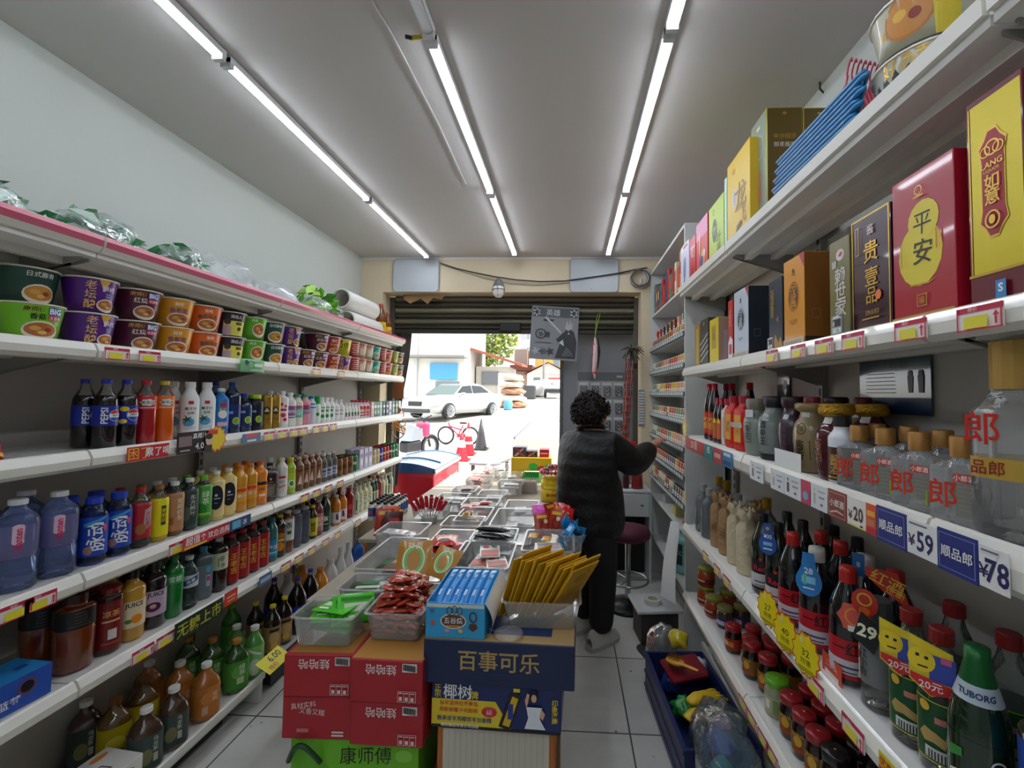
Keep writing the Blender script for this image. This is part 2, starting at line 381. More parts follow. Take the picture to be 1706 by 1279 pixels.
for y in (1.36, 2.255): link('base_foot', MB().box((-.2, y - .46, .048), (.4, .02, .094), steel).mesh('base_foot'), _r)
one('dark_box', 'box', 'black plastic box pushed under the lowest drinks shelf', MB().box((0, 0, .034), (.26, .5, .066), mat('17181a', .5), .006), [], (-1.75, 1.85, .001))
rack('liquor_shelving_rack', 'white steel rack of liquor along the wall opposite the drinks', -1, RX, RB, RS, [
    (Q0, RX, .034, 'thin', (-.01, .75, 1.99, 2.84), ()),
    (Q1, RX, .05, 'lip', None, ys((1300, 1345, 1390, 1440, 1540, 1660), RX, 1.72)),
    (Q2, RX, .075, 'lip', None, ()),
    (Q3, RX, .055, 'lip', None, ys((1185, 1205, 1222, 1375, 1440), RX, .8)),
    (Q4, RX, .045, 'lip', None, ys((1250, 1265, 1285, 1300), RX, .4)),
    (.12, RX + .1, .03, 'thin', None, ())], 2.2)

pts = [atz(620, 2, CZ - .006), atz(655, 60, CZ - .006), atz(690, 128, CZ - .006), atz(730, 205, CZ - .006), atz(776, 306, CZ - .006)]
one('ceiling_wire', 'wire', 'thin white wire running along the ceiling beside the middle tubes', MB().tube([p - pts[0] for p in pts], .003, mat('dcdad6', .5), 6), [], pts[0])
p = atz(700, 62, CZ - .03); one('wire_connector', 'connector', 'small yellow and black wire connector beside the middle ceiling tubes', MB().tube([(-.03, 0, -.01), (0, .01, 0), (.03, -.01, .02)], .008, mat('b8a02a', .5), 6).tube([(-.03, .0, -.01), (-.05, -.01, -.012)], .007, BLK_ if False else mat('1a1a1a', .5), 6), [], (p.x, p.y, CZ - .022))
p = atz(1366, 145, CZ - .02); one('ceiling_hook', 'hook', 'small dark bent hook in the ceiling edge above the liquor rack', MB().tube([(0, 0, .02), (0, 0, -.01), (.02, .01, -.02), (.025, .01, .0)], .004, mat('2a2826', .5), 6), [], (p.x, p.y, CZ - .018))
# ------------------------------------------------------------------ bottles, cups, cans, cartons
CLEAR = mat('fafcfc', .06, kind='g', milkw=.06); CLEARB = mat('a9c4ea', .05, kind='g', milkw=.05, milk='8ea8d8'); CLEARG = mat('cdd6d2', .05, kind='g', milkw=.07)
def liq(h, **k): return mat(h, .12, coat=.6, **k)
KINDS = {}; RAD = {}
def gl(h): return mat(h, .4)
BLK, WHT, GLD, REDP, YLW, GRN, BLU = gl('16151a'), gl('f2f2ee'), gl('e2b23c'), gl('d2232a'), gl('f0d22a'), gl('2f9a3c'), gl('2350b4')
def vtext(s, x, z, size, m, bold=.01, step=1.02):     # characters one below the other
    n = len(s); return [('t', c, x, z + (n - 1) / 2 * size * step - i * size * step, size, m, bold) for i, c in enumerate(s)]
def lines(x, z, w_, n, dz, m, t=.0018): return [('r', x + (w_ * .08 if i % 2 else 0), z - i * dz, w_ * (1 - .16 * (i % 2)), t, m) for i in range(n)]
def prof(H, r, zs, rn, caph, waist=None):
    p = [(0, .003), (r * .82, 0), (r, .008)]
    for z, k in (waist or ()): p.append((r * k, z * H))
    p.append((r, zs * H)); zt = H - caph - .006
    for i in range(1, 6):
        t = i / 5; p.append((rn + (r - rn) * (.5 + .5 * math.cos(PI * t)) ** .85, zs * H + (zt - zs * H) * t))
    p.append((rn, H - caph + .002)); return p
def B(key, desc, H, r, body, cap, label=None, air=None, fill=1., zs=.62, rn=.013, sq=0, sy=1., caph=.016, waist=None, name='drink_bottle', seg=18, cr=None, extra=(), cat='bottle'):
    m = MB(); p = prof(H, r, zs, rn, caph, waist)
    body = liq(body) if isinstance(body, str) else body
    ms = [body if p[i + 1][1] <= fill * H + .001 else (air or CLEAR) for i in range(len(p) - 1)]
    m.lathe(p, body, seg, sq, sy, ms=ms)
    parts = []
    if cap:
        c = MB(); cm = gl(cap) if isinstance(cap, str) else cap; q = cr or rn + .002
        c.lathe([(q * .97, H - caph), (q, H - caph + .001), (q, H - .002), (q * .9, H), (0, H)], cm, 14, smooth=False); parts.append(('cap', c))
    if label:
        z0, z1, lc, art = label[:4]; lc = gl(lc) if isinstance(lc, str) else lc
        def R(z):
            for (r0, a), (r1, b_) in zip(p, p[1:]):
                if a <= z <= b_ and b_ > a: return r0 + (r1 - r0) * (z - a) / (b_ - a)
            return r
        l = MB(); zz = sorted({z0, z1} | {z for _, z in p if z0 < z < z1}); l.lathe([(R(z) + .0007, z) for z in zz], lc, seg, sq, sy)
        if art: l.art(art, flat_y(-(r * sy + .0009)) if sq > 1 else (lambda x, y, k: (lambda v: (v[0], v[1] * sy, v[2]))(wrap(lambda z: R(z) + .0012)(x, y, k))), 0 if sq > 1 else .006)
        parts.append(('label', l))
    parts += list(extra)
    KINDS[key] = Kind(name, cat, m, parts, desc); RAD[key] = (r + .002) * (1 / (2 * .7071 ** (2 + sq)) ** (1 / (2 + sq)) if sq else 1)
# ---- cola shelf
PEP = '1b2f9e'
globe = lambda x, z, s: [('e', x, z, s, s, gl('b9c2d6')), ('p', [(x + s * .9 * math.cos(a), z + s * .9 * math.sin(a)) for a in [PI * i / 10 for i in range(11)]], REDP), ('p', [(x + s * .9 * math.cos(a), z + s * .9 * math.sin(a)) for a in [PI + PI * i / 10 for i in range(11)]], BLU), ('r', x, z, s * 1.8, s * .62, WHT), ('t', 'PEPSI', x, z, s * .5, BLK, .02)]
B('cola', 'dark cola bottle with blue label', .24, .033, '120806', '2a3cb4', (.078, .148, PEP, [('t', 'PEPSI', -.006, .113, .026, WHT, .02, PI / 2)] + globe(.026, .113, .021)), fill=.8, zs=.66)
B('colalemon', 'dark cola bottle with yellow spots on its label', .24, .033, '120806', '2a3cb4', (.078, .148, PEP, [('e', -.012, .134, .014, .009, YLW), ('e', -.016, .09, .013, .008, YLW)] + globe(.016, .113, .022)), fill=.8, zs=.66)
mir = lambda c: [('p', star(0, .156, .026, .8, 7, .55), WHT), ('t', '美年达', 0, .156, .0145, gl('1d4a2a'), .03), ('r', 0, .136, .05, .003, WHT)]
B('redsoda', 'clear bottle of red soda with red label', .24, .033, 'b0141c', 'd22430', (.13, .178, 'd2262a', mir(0)), fill=.78, zs=.72)
B('orangesoda', 'clear bottle of orange soda with yellow cap', .24, .033, 'e8650c', 'f0d020', (.13, .178, 'e87a1c', mir(0)), fill=.78, zs=.72)
palm = [('r', 0, .152, .018, .014, REDP), ('t', '椰子汁', 0, .126, .014, BLK, .02), ('t', '生榨', 0, .108, .012, BLK, .02), ('e', -.006, .07, .02, .018, gl('5fa9d8')), ('p', star(-.012, .082, .02, .3, 5), gl('1e5a34')), ('r', 0, .045, .04, .012, gl('cfe6ee'))]
B('coconut', 'white coconut drink bottle with palm print', .24, .033, gl('eef0ee'), 'f4f4f2', (.03, .165, gl('eef2f0'), palm), zs=.68, rn=.017, caph=.024)
B('bluejuice', 'blue wrapped bottle with white cap', .215, .032, gl('1e7ac4'), 'f2f2f2', (.03, .16, '1e7ac4', [('r', .004, .14, .03, .016, REDP), ('e', 0, .095, .018, .02, WHT), ('r', 0, .05, .04, .018, gl('f0b8c4')), ('t', '乳酸', 0, .118, .014, YLW, .02)]), zs=.74)
lime = [('e', .012, .06, .016, .018, gl('c4dc5a')), ('e', .012, .06, .012, .014, gl('7eb83c')), ('r', -.012, .1, .02, .012, gl('8fb4e8'))]
B('limeblue', 'short deep blue bottle with a lime slice print', .19, .036, liq('0e2250'), '1e3cae', (.03, .12, '13296a', lime), fill=.75, zs=.66, rn=.015, air=CLEARB)
B('talllime', 'tall deep blue bottle with blue cap', .245, .036, liq('0c1c44'), '1e3cae', (.03, .14, '122c70', lime), fill=.8, zs=.7, air=CLEARB)
B('navylime', 'navy bottle with wide lime-green cap', .185, .038, gl('10182e'), 'b4d42a', (.02, .13, '0f1830', lime), zs=.8, rn=.028, caph=.02)
B('goldcan', 'tall gold drink can with a dark emblem', .185, .031, mat('a8842c', .3, .6), None, (.03, .16, mat('b08a30', .3, .5), [('e', 0, .1, .017, .022, gl('4a3a1c')), ('p', [(-.013, .095), (.013, .095), (0, .115)], gl('d8d4c4')), ('r', 0, .055, .036, .004, gl('7a5c18'))]), zs=.92, rn=.027, caph=.004, name='drink_can', cat='can')
B('yogred', 'white yogurt bottle with red spots', .205, .032, gl('f0ecea'), 'f6f4f2', (.02, .165, 'f2eeec', [('e', -.01, .13, .009, .009, REDP), ('e', .012, .12, .008, .008, gl('e0486a')), ('e', 0, .07, .014, .012, gl('d83a5a')), ('r', 0, .1, .034, .012, gl('c82848')), ('e', .01, .045, .01, .01, REDP)]), zs=.78, waist=((.4, .93),))
B('yogpur', 'white bottle with a purple label', .195, .032, gl('ece8e4'), 'f2f0ec', (.05, .12, '8a5a92', [('t', '酸奶', 0, .088, .02, WHT, .02), ('r', 0, .06, .04, .008, gl('d8c8dc'))]), zs=.72)
B('mint', 'cream bottle with a mint and pink label', .185, .031, gl('e8e6d2'), '3aa878', (.05, .12, '6cc0a4', [('r', 0, .112, .05, .014, gl('e04a86')), ('e', 0, .08, .018, .018, gl('b4e4d0'))]), zs=.72, rn=.016)
B('pink', 'pink milk drink bottle with dark pink band', .185, .031, gl('ea9ab0'), '3aa878', (.07, .12, '5a6a84', [('r', 0, .112, .05, .014, gl('d8286a')), ('r', 0, .085, .036, .02, gl('c8a0c0'))]), zs=.72, rn=.016)
B('bluetop', 'small white bottle with blue shoulder', .175, .024, gl('dfe8ee'), '2a86c8', (.1, .13, '2a86c8', [('r', 0, .115, .03, .012, WHT)]), zs=.72)
B('greentop', 'small white bottle with tall green cap', .175, .026, gl('e8efe4'), '1e9a3c', (.03, .1, 'e4efe2', [('p', star(.004, .06, .016, .5, 6), gl('2a8a3a'))]), zs=.66, rn=.02, caph=.05)
B('milkgreen', 'white milk bottle with green leaf print', .165, .026, gl('f2f4f0'), 'f4f4f4', (.02, .11, 'f0f4ee', [('e', 0, .045, .012, .012, gl('2e8a40')), ('e', 0, .08, .01, .008, gl('4a9a58')), ('r', 0, .1, .03, .005, GRN)]), zs=.68)
B('milkwhite', 'plain white milk bottle with pale print', .15, .03, gl('eeece8'), 'eeeeea', (.02, .1, 'f0eeea', [('r', 0, .075, .034, .012, gl('c8b8c0')), ('r', 0, .05, .03, .01, gl('b8a4b4'))]), zs=.66)
B('mini', 'tiny white yogurt drink bottle', .125, .02, gl('eeece8'), 'd8d8d8', (.02, .07, 'eeece8', [('e', 0, .045, .009, .012, gl('3a8a6a')), ('r', 0, .03, .02, .006, REDP)]), zs=.64)
B('redmini', 'small white bottle with red top and red print', .14, .025, gl('ecdcdc'), 'c03048', (.02, .095, 'c84258', [('r', 0, .06, .03, .02, gl('f0d0a0')), ('r', 0, .035, .03, .008, WHT)]), zs=.66)
# ---- water shelf
gan = [('p', [(-.014, .10), (.014, .10), (.018, .185), (-.018, .185)], gl('8a56b0')), ('e', 0, .165, .022, .03, gl('ecc8dc')), ('t', 'Ganten', 0, .15, .022, gl('d81e5a'), .03, PI / 2), ('t', '百岁山', .013, .16, .008, gl('54306e'), .0, PI / 2)]
B('water', 'large clear water bottle with pink and violet label', .262, .046, mat('d0dcfa', .05, kind='g', milkw=.2, milk='a0b4ec'), 'f2f4f8', (.095, .192, mat('c4ccec', .2, kind='g', milkw=.3, milk='b8b4e4'), gan), zs=.76, rn=.018, sq=.8, waist=((.33, .97), (.36, .9), (.4, .97)), cr=.021)
B('maidong', 'blue wide-mouth drink bottle with white lettering', .222, .038, liq('17389a'), '2a48c8', (.03, .16, '1c46b4', [('t', '脉动', .002, .095, .052, WHT, .03, PI / 2)] + [('e', -.018, .05, .012, .014, gl('a87a74')), ('p', [(-.03, .14), (.03, .16), (.03, .152), (-.03, .128)], gl('3aa0e0')), ('e', .026, .12, .006, .012, gl('e04a6a'))]), zs=.74, rn=.021, fill=.72, air=CLEARB, caph=.022)
tea = lambda c, t, tc: [('r', .004, .105, .02, .085, gl(c))] + vtext(t, .004, .105, .019, gl(tc), .02)
B('redtea', 'red labelled black tea bottle with red cap', .218, .035, liq('2a0c08'), 'c8242c', (.035, .165, 'b41e2a', [('p', [(0, .06), (.028, .08), (.03, .15), (.004, .14)], gl('b8a8a8'))] + vtext('冰红茶', .016, .105, .019, REDP, .02) + [('e', -.006, .07, .016, .02, gl('a86a3c'))]), fill=.6, zs=.7)
B('yeltea', 'yellow labelled tea bottle with brown cap', .215, .032, liq('c8a42a'), 'a8742c', (.02, .165, 'ece014', [('r', .008, .1, .017, .075, gl('1e4424'))] + vtext('茉莉花', .008, .1, .018, YLW, .02)), fill=.75, zs=.72)
B('tantea', 'tan labelled tea bottle with white cap', .215, .033, liq('6a4424'), 'f0f0ee', (.02, .17, 'b8845a', vtext('茉莉奶茶', .01, .105, .022, gl('f0dcc0'), .02) + [('r', -.016, .06, .012, .03, gl('8a5a34'))]), fill=.8, zs=.74)
B('darktea', 'dark green bottle of tea with white cap', .215, .033, liq('22342e'), 'f0f0ee', (.02, .17, '33463e', vtext('东方树叶', .01, .105, .022, gl('d8dcd0'), .01) + [('e', -.012, .07, .014, .03, gl('5a6a5a'))]), fill=.8, zs=.74)
B('greentea', 'bright green tea bottle with green cap', .215, .033, liq('3a7a1c'), '7ac824', (.035, .17, '4aa83a', vtext('绿茶', .006, .12, .03, gl('e8f4d8'), .02) + [('e', -.01, .07, .02, .026, gl('2a8a2a')), ('r', 0, .05, .05, .01, gl('9ad84a'))]), fill=.82, zs=.76)
B('blackoval', 'cream drink bottle with a black oval label', .222, .034, liq('e2c878'), 'f4f4f2', (.02, .175, 'ecd490', [('e', 0, .105, .03, .055, gl('17182a')), ('e', 0, .115, .006, .006, gl('c8ccd8')), ('r', .004, .1, .024, .004, gl('c8ccd8')), ('r', 0, .08, .012, .004, gl('8a90a8'))]), zs=.78)
B('yeljuice', 'golden juice bottle with orange cap', .222, .033, liq('d99a1e'), 'f08c1e', (.05, .12, 'e8a428', [('r', 0, .105, .05, .016, gl('d8402a')), ('t', '果汁', 0, .078, .02, WHT, .02)]), zs=.74, waist=((.3, .95), (.56, .95)))
B('orjuice', 'orange juice bottle with orange-red cap', .222, .036, liq('ec8a24'), 'f0682a', (.03, .12, 'ee8c20', [('r', 0, .11, .06, .016, gl('1a1414')), ('t', '100', 0, .08, .022, gl('8a3c14'), .02), ('r', 0, .05, .03, .012, WHT)]), zs=.74, waist=((.58, .94),))
B('browntea', 'dark brown drink bottle with black cap', .2, .04, liq('6e3414'), '1c1412', (.09, .14, '301420', [('p', [(-.006, .122), (.006, .122), (0, .108)], gl('d8d0c0')), ('r', 0, .1, .03, .003, GLD)]), zs=.72, fill=.7)
B('whitemilk', 'white milk tea bottle with red print', .215, .03, gl('e4e2dc'), 'f0f0ee', (.03, .14, 'e8e6e0', [('r', 0, .11, .034, .012, REDP), ('p', [(-.016, .05), (.018, .062), (.018, .07), (-.016, .058)], gl('d87a5a')), ('e', 0, .085, .014, .01, gl('b8c4c8'))]), zs=.74)
B('limesoda', 'lime drink bottle with yellow-green cap', .205, .028, liq('a8c02a'), 'e0dc1e', (.03, .12, 'b8cc34', [('e', 0, .06, .018, .022, gl('e8f4e4')), ('e', 0, .06, .011, .014, gl('2a9a4a'))]), zs=.7, waist=((.62, .9),))
B('cof', 'brown coffee bottle with a pale teardrop label', .2, .03, liq('7a4a2a'), 'c8b0a0', (.03, .14, '8a5c3c', [('p', [(-.012, .04), (.014, .04), (.004, .1)], gl('e6d6c8')), ('r', 0, .12, .03, .01, gl('5a3420'))]), zs=.72)
B('clearlab', 'clear bottle with grey and blue label', .185, .029, mat('c8c0b8', .06, kind='g', milkw=.25, milk='b8b4b0'), 'd8d2ca', (.03, .09, 'b4b8c4', [('r', 0, .07, .04, .014, gl('4a6a9a')), ('r', 0, .05, .03, .006, gl('8a6a5a'))]), zs=.66, waist=((.5, .92),))
B('browncan', 'brown tea can with gold rim', .125, .032, mat('7a5024', .35, .3), None, (.01, .1, '8a5a2a', [('r', 0, .06, .04, .03, gl('5a3414'))]), zs=.9, rn=.027, caph=.003, name='drink_can', cat='can')
B('greencan', 'green and silver drink can', .12, .032, mat('1e8a4a', .35, .3), None, (.012, .1, '1a7a44', [('r', 0, .06, .04, .02, gl('d8e4dc'))]), zs=.9, rn=.027, caph=.003, name='drink_can', cat='can')
for k_, c_, d_ in (('redcan', 'b01e24', 'red drink can'), ('bluecan', '2a3c9a', 'blue drink can'), ('beigecan', 'c8bc94', 'beige drink can'), ('darkcan', '4a1c24', 'dark maroon drink can')):
    B(k_, d_, .12, .03, mat(c_, .35, .3), None, (.012, .1, c_, [('r', 0, .065, .04, .02, gl('e0d4b8')), ('r', 0, .035, .04, .004, GLD)]), zs=.9, rn=.026, caph=.003, name='drink_can', cat='can')
# ---- juice shelf
B('amber', 'big amber drink bottle with black label at its neck', .245, .05, mat('8a3c14', .08, trans=.3, coat=.8), '3a1408', (.14, .2, '141210', lines(0, .19, .06, 5, .01, gl('6a6460'))), zs=.82, rn=.03, fill=1, sq=.4, caph=.03)
B('redbrown', 'red and brown wrapped tea bottle', .225, .038, liq('3a120c'), '8a1c1c', (.02, .18, '7a1a1c', [('t', '凉茶', 0, .14, .024, gl('e8a05a'), .02), ('r', 0, .115, .05, .006, gl('e0b080')), ('r', .004, .07, .024, .034, gl('d8cfc4')), ('r', 0, .04, .05, .006, gl('a85038'))]), zs=.86, rn=.03)
B('jorange', 'bottle of orange juice with a cream label and black cap', .25, .041, liq('c8962a'), '201c1a', (.05, .145, 'ead9b0', [('t', 'JUICE', .002, .13, .022, BLK, .02), ('e', .01, .08, .018, .016, gl('ee8a1c')), ('e', -.014, .075, .01, .008, gl('4a8a3a'))]), zs=.72, rn=.018, caph=.03)
B('jpurple', 'bottle of dark grape juice with a lilac label and black cap', .25, .041, liq('1c0a16'), '141216', (.05, .145, 'c8b0c8', [('t', 'JUICE', .002, .13, .022, BLK, .02), ('e', -.006, .085, .024, .018, gl('4a1c3a')), ('e', -.006, .088, .01, .008, gl('d0a0a0'))]), zs=.72, rn=.018, caph=.03)
B('sprite', 'green lemon soda bottle with green cap', .245, .034, mat('1c9a3c', .08, trans=.3, coat=.7), '1e7a34', (.135, .175, '2aa048', [('t', '雪碧', 0, .155, .024, gl('e4f0e4'), .03)]), zs=.74, fill=1)
B('clearnavy', 'clear water bottle with a navy slanted label', .215, .034, mat('c4d0d2', .06, kind='g', milkw=.12, milk='9aa8ac'), 'eef0f0', (.09, .14, 'c8d0d8', [('p', [(-.03, .095), (.03, .115), (.03, .138), (-.03, .118)], gl('24387a')), ('t', '冰露', 0, .116, .018, WHT, .02, .2)]), zs=.66)
B('greyblue', 'grey square bottle with a light blue cap', .225, .034, mat('5a6a70', .1, coat=.6), '3a9ad0', (.03, .15, '6a7880', [('r', .012, .13, .016, .024, gl('4ab0dc')), ('r', .012, .08, .016, .05, gl('b4bcd8')), ('r', .012, .09, .012, .02, gl('c84a6a'))]), zs=.78, sq=2.5, sy=.85, fill=1)
B('paleleaf', 'dark tea bottle with a pale green flower label', .24, .036, liq('241610'), 'e8e8e0', (.1, .175, 'ccd4b4', [('e', .006, .15, .01, .012, gl('8aa07a')), ('r', -.008, .135, .004, .04, gl('6a7a5a'))] + vtext('茶', .01, .12, .02, gl('5a6a4a'), .01)), zs=.78, fill=.85)
B('herbal', 'red herbal tea bottle with gold characters', .235, .033, liq('3a0c0c'), 'd02430', (.012, .178, 'a81c20', vtext('王老吉', .002, .1, .032, gl('e8c03c'), .008)), zs=.78, fill=.8)
B('teal', 'teal drink bottle with a blue label', .235, .031, liq('1c6a6a'), '1a8a8a', (.03, .12, '2a8ab4', [('t', '海盐', 0, .08, .024, WHT, .02), ('r', 0, .05, .04, .01, gl('8adce4'))]), zs=.7)
B('orbrown', 'brown lemon tea bottle with yellow cap', .23, .033, liq('2a1a10'), 'e4cc24', (.02, .16, '5a3a1c', [('e', 0, .06, .022, .024, gl('e8922a')), ('e', .004, .12, .02, .014, gl('c87a24')), ('r', 0, .095, .04, .014, gl('e8c86a'))]), zs=.74, waist=((.45, .93),))
B('whitetea', 'tea bottle with a white calligraphy label', .235, .034, liq('8a5424'), 'f2f2f0', (.07, .19, 'e6eae2', vtext('茶π', 0, .135, .038, gl('2a4a34'), .03)), zs=.82)
B('squareclr', 'clear square water bottle in grey wrap', .215, .033, mat('8a8e98', .1, kind='g', milkw=.45, milk='8a8e98'), 'b8bcc4', (.04, .15, mat('9a9ea8', .2, kind='g', milkw=.5, milk='8a90a0'), [('r', 0, .1, .02, .06, gl('5a5e70'))]), zs=.86, sq=2.5, rn=.026)
B('yelsmall', 'small yellow labelled bottle with yellow cap', .205, .029, liq('3a2c10'), 'f0d81e', (.02, .13, 'd8cc2a', vtext('蜂蜜', 0, .075, .03, gl('3a3410'), .02)), zs=.66)
B('pinklab', 'plum drink bottle with a pink label', .225, .031, liq('8a3c3c'), 'd8d0cc', (.03, .14, 'c07a80', vtext('酸梅', 0, .085, .034, gl('f4e4e0'), .02)), zs=.72)
B('dkgreen', 'stout dark green bottle with white print', .24, .037, liq('0e3424'), 'c8d0c8', (.03, .14, '144a30', [('p', star(0, .085, .024, .5, 5), gl('d8e0d4')), ('r', 0, .05, .04, .004, WHT)]), zs=.66)
B('orwhite', 'orange drink bottle with a white lower label', .205, .03, liq('d8862a'), 'e8e4de', (.02, .09, 'e4e0e0', [('r', 0, .06, .012, .04, gl('4a3a6a')), ('r', .01, .05, .006, .03, gl('d86a4a'))]), zs=.7)
B('redone', 'red fruit drink bottle with red cap', .215, .033, liq('8a1a1c'), 'b8242c', (.03, .13, '9a2024', [('e', 0, .08, .016, .02, gl('d04a4a'))]), zs=.7)
B('cream', 'cream bottle with round fruit print', .2, .031, gl('d8d4a8'), 'dcdcd2', (.02, .12, 'dcdac0', [('e', 0, .07, .02, .022, gl('7a9a7a')), ('e', 0, .07, .015, .017, gl('e4e2d0')), ('r', 0, .11, .03, .006, gl('c8a43c'))]), zs=.68)
B('pale', 'pale bottle with a leaf-green stripe', .2, .026, gl('cfd0b4'), 'dadada', (.02, .12, 'd2d4b8', [('r', 0, .07, .01, .08, gl('3a7a4a'))]), zs=.66)
B('palegreen', 'slim dark green bottle with cream label', .2, .024, liq('1e4a34'), 'c8ccc8', (.02, .11, 'c8c8a8', [('r', 0, .065, .012, .07, gl('4a6a3a'))]), zs=.62)
# ---- lowest drinks shelf
jug = dict(zs=.62, rn=.016, caph=.02, cr=.02)
B('jugdark', 'square dark herbal tea jug with white cap', .235, .05, mat('4a3428', .1, coat=.7), 'f0eeea', (.02, .145, '3c4c48', [('e', -.012, .07, .02, .03, gl('7a7a4a')), ('r', .016, .06, .014, .03, gl('b8b0a8'))] + vtext('乌龙茶', .014, .11, .018, gl('c8ccc0'), .01)), sq=1.2, fill=1, **jug)
B('jugorange', 'square orange fruit tea jug with white cap', .235, .05, mat('b06a2c', .1, coat=.7), 'f0eeea', (.02, .145, 'cc7c34', [('r', -.016, .05, .022, .034, gl('d8b890')), ('e', -.004, .1, .03, .026, gl('d88a3c'))] + vtext('蜜桃', .02, .1, .02, gl('f0dcc0'), .01)), sq=1.2, fill=1, **jug)
B('jugyellow', 'square tea jug with a yellow label', .235, .05, mat('6a4a1c', .1, coat=.7), '8a5a2a', (.02, .145, 'c8b41e', [('e', 0, .09, .03, .02, gl('e4d44a')), ('r', .01, .05, .03, .02, gl('5a5a1a'))]), sq=1.2, fill=1, **jug)
B('juggreen', 'square green tea jug with a tan cap', .24, .05, mat('2c5420', .1, coat=.7), 'c0843a', (.02, .15, '4a9a34', [('e', 0, .1, .03, .03, gl('6ab84a')), ('r', .006, .06, .03, .03, gl('c8d8b0'))] + vtext('绿茶', .012, .11, .026, gl('e0ecd0'), .02)), sq=1.2, fill=1, **jug)
B('jugbright', 'bright green tea bottle with lime cap', .25, .046, mat('3a8a2c', .1, coat=.7), '8ac832', (.02, .15, '5ab03c', [('e', 0, .1, .028, .03, gl('8ad05a')), ('p', star(0, .06, .02, .5, 6), gl('e8f4dc'))]), fill=1, **jug)
B('juglemon', 'green and white lemon tea bottle with white cap', .25, .044, mat('5a9a4a', .1, coat=.7), 'f0f0ec', (.02, .16, '8ac070', [('e', 0, .06, .026, .04, gl('dce8d4')), ('p', [(-.03, .14), (.03, .11), (.03, .12), (-.03, .155)], gl('e8f4e0'))]), fill=1, **jug)
B('tanyellow', 'yellow-capped dark tea bottle with tan label', .255, .042, liq('20140e'), 'e0cc1e', (.02, .15, '9a7a4a', [('e', 0, .09, .026, .034, gl('c8a46a')), ('r', 0, .13, .05, .014, gl('2a1c10')), ('e', 0, .05, .018, .018, gl('d8b04a'))]), zs=.62)
B('bigcola', 'large dark cola bottle with blue cap', .31, .05, '120806', '2438a4', (.09, .16, PEP, globe(0, .125, .024)), zs=.6, fill=.9)
B('whitejug', 'stout white milk bottle with white cap', .27, .048, gl('dcdad6'), 'eceae6', (.06, .16, 'e4e2de', [('r', 0, .11, .05, .04, gl('b4b0c0'))]), zs=.6, rn=.022, caph=.026)
B('orjug', 'stout orange drink bottle with orange cap', .26, .05, liq('dc8a20'), 'e88a1c', (.05, .14, 'e8981e', [('r', 0, .1, .05, .04, gl('f0c050'))]), zs=.62, rn=.02)
B('spray', 'white cleaner bottle with long tapered neck', .3, .04, gl('e4e4e2'), 'ececec', (.03, .13, 'd4d8e0', [('r', 0, .08, .05, .04, gl('8a9ac0'))]), zs=.45, rn=.016, caph=.04)
B('bluebox', 'blue detergent bottle', .27, .045, gl('2a62c0'), '2a52b4', (.05, .15, '3a74d0', [('r', 0, .1, .05, .04, gl('d8e4f4'))]), zs=.75, sq=2, sy=.6)

def carton_kind(key, desc, w_, d_, h_, col, art=(), name='milk_carton', top=None, cat='carton'):
    m = MB().box((0, 0, h_ / 2), (w_, d_, h_), gl(col), .0015)
    if top: m.art([('r', 0, 0, w_ * .96, d_ * .96, gl(top))], flat_z(h_))
    if art: m.art(art, flat_y(-d_ / 2)); m.art(art, lambda x, z, k: (w_ / 2 + .0005 * k, x * d_ / w_, z)); m.art(art, lambda x, z, k: (-w_ / 2 - .0005 * k, -x * d_ / w_, z))
    KINDS[key] = Kind(name, cat, m, (), desc); RAD[key] = w_ / 2
for k_, c_, d_ in (('c1', 'e8b4bc', 'pink milk carton'), ('c2', '3c7a54', 'green milk carton'), ('c3', '9cc8c0', 'pale teal milk carton'), ('c4', '26405c', 'navy milk carton'), ('c5', 'e4e6ea', 'white milk carton'), ('c6', '8a98a8', 'grey milk carton'), ('c7', '5a9a50', 'leaf-green milk carton')):
    carton_kind(k_, d_, .05, .05, .125, c_, [('r', 0, .085, .036, .02, gl('f0f0ec')), ('e', 0, .04, .014, .016, gl('c8d4c0' if c_ != 'e4e6ea' else '3a5a9a'))])
carton_kind('lilac', 'tall lilac and white drink carton', .062, .05, .15, 'cdc6dc', [('r', 0, .1, .04, .03, gl('8a80b0')), ('r', 0, .05, .03, .04, gl('f0eef4'))], name='drink_carton')

def lrow(shelf, z, items, rows=2, x0=LX - .03, sgn=-1, face=None):
    """items: (kind, column in the photograph, rows or None) in order of depth; the rows behind stand straight behind the front one"""
    last = -9; lr = 0; placed = []
    for it in items:
        k, u = it[0], it[1]; n = it[2] if len(it) > 2 and it[2] else rows; r = RAD[k]
        x = x0 + sgn * (r + .004); y = yat(u, x, z + .06)
        if y < last + lr + r + .002: y = last + lr + r + .002
        last, lr = y, r
        for j in range(n): placed.append((k, j, x + sgn * j * (2 * r + .006), y + (RND.uniform(-.001, .001) if j else 0)))
    cnt = {}
    for k, j, x, y in placed: cnt.setdefault((k, j), []).append(y)
    for k, j, x, y in placed:
        g = sorted(cnt[(k, j)], reverse=True); row = ('front', 'second', 'third', 'fourth')[j]
        lb = KINDS[k].desc + (f', {nth(g.index(y) + 1)} from doorway' if len(g) > 1 else '') + f', {row} row, {shelf}'
        th = math.atan2(abs(x), y) * -sgn; th = th * .75 + (-sgn) * PI / 2 * .25 + RND.uniform(-.15, .15)
        if KINDS[k].name.endswith('carton'): th = PI / 2 * -sgn
        KINDS[k].put(lb, (x, y, z + .0015), th, group=None)
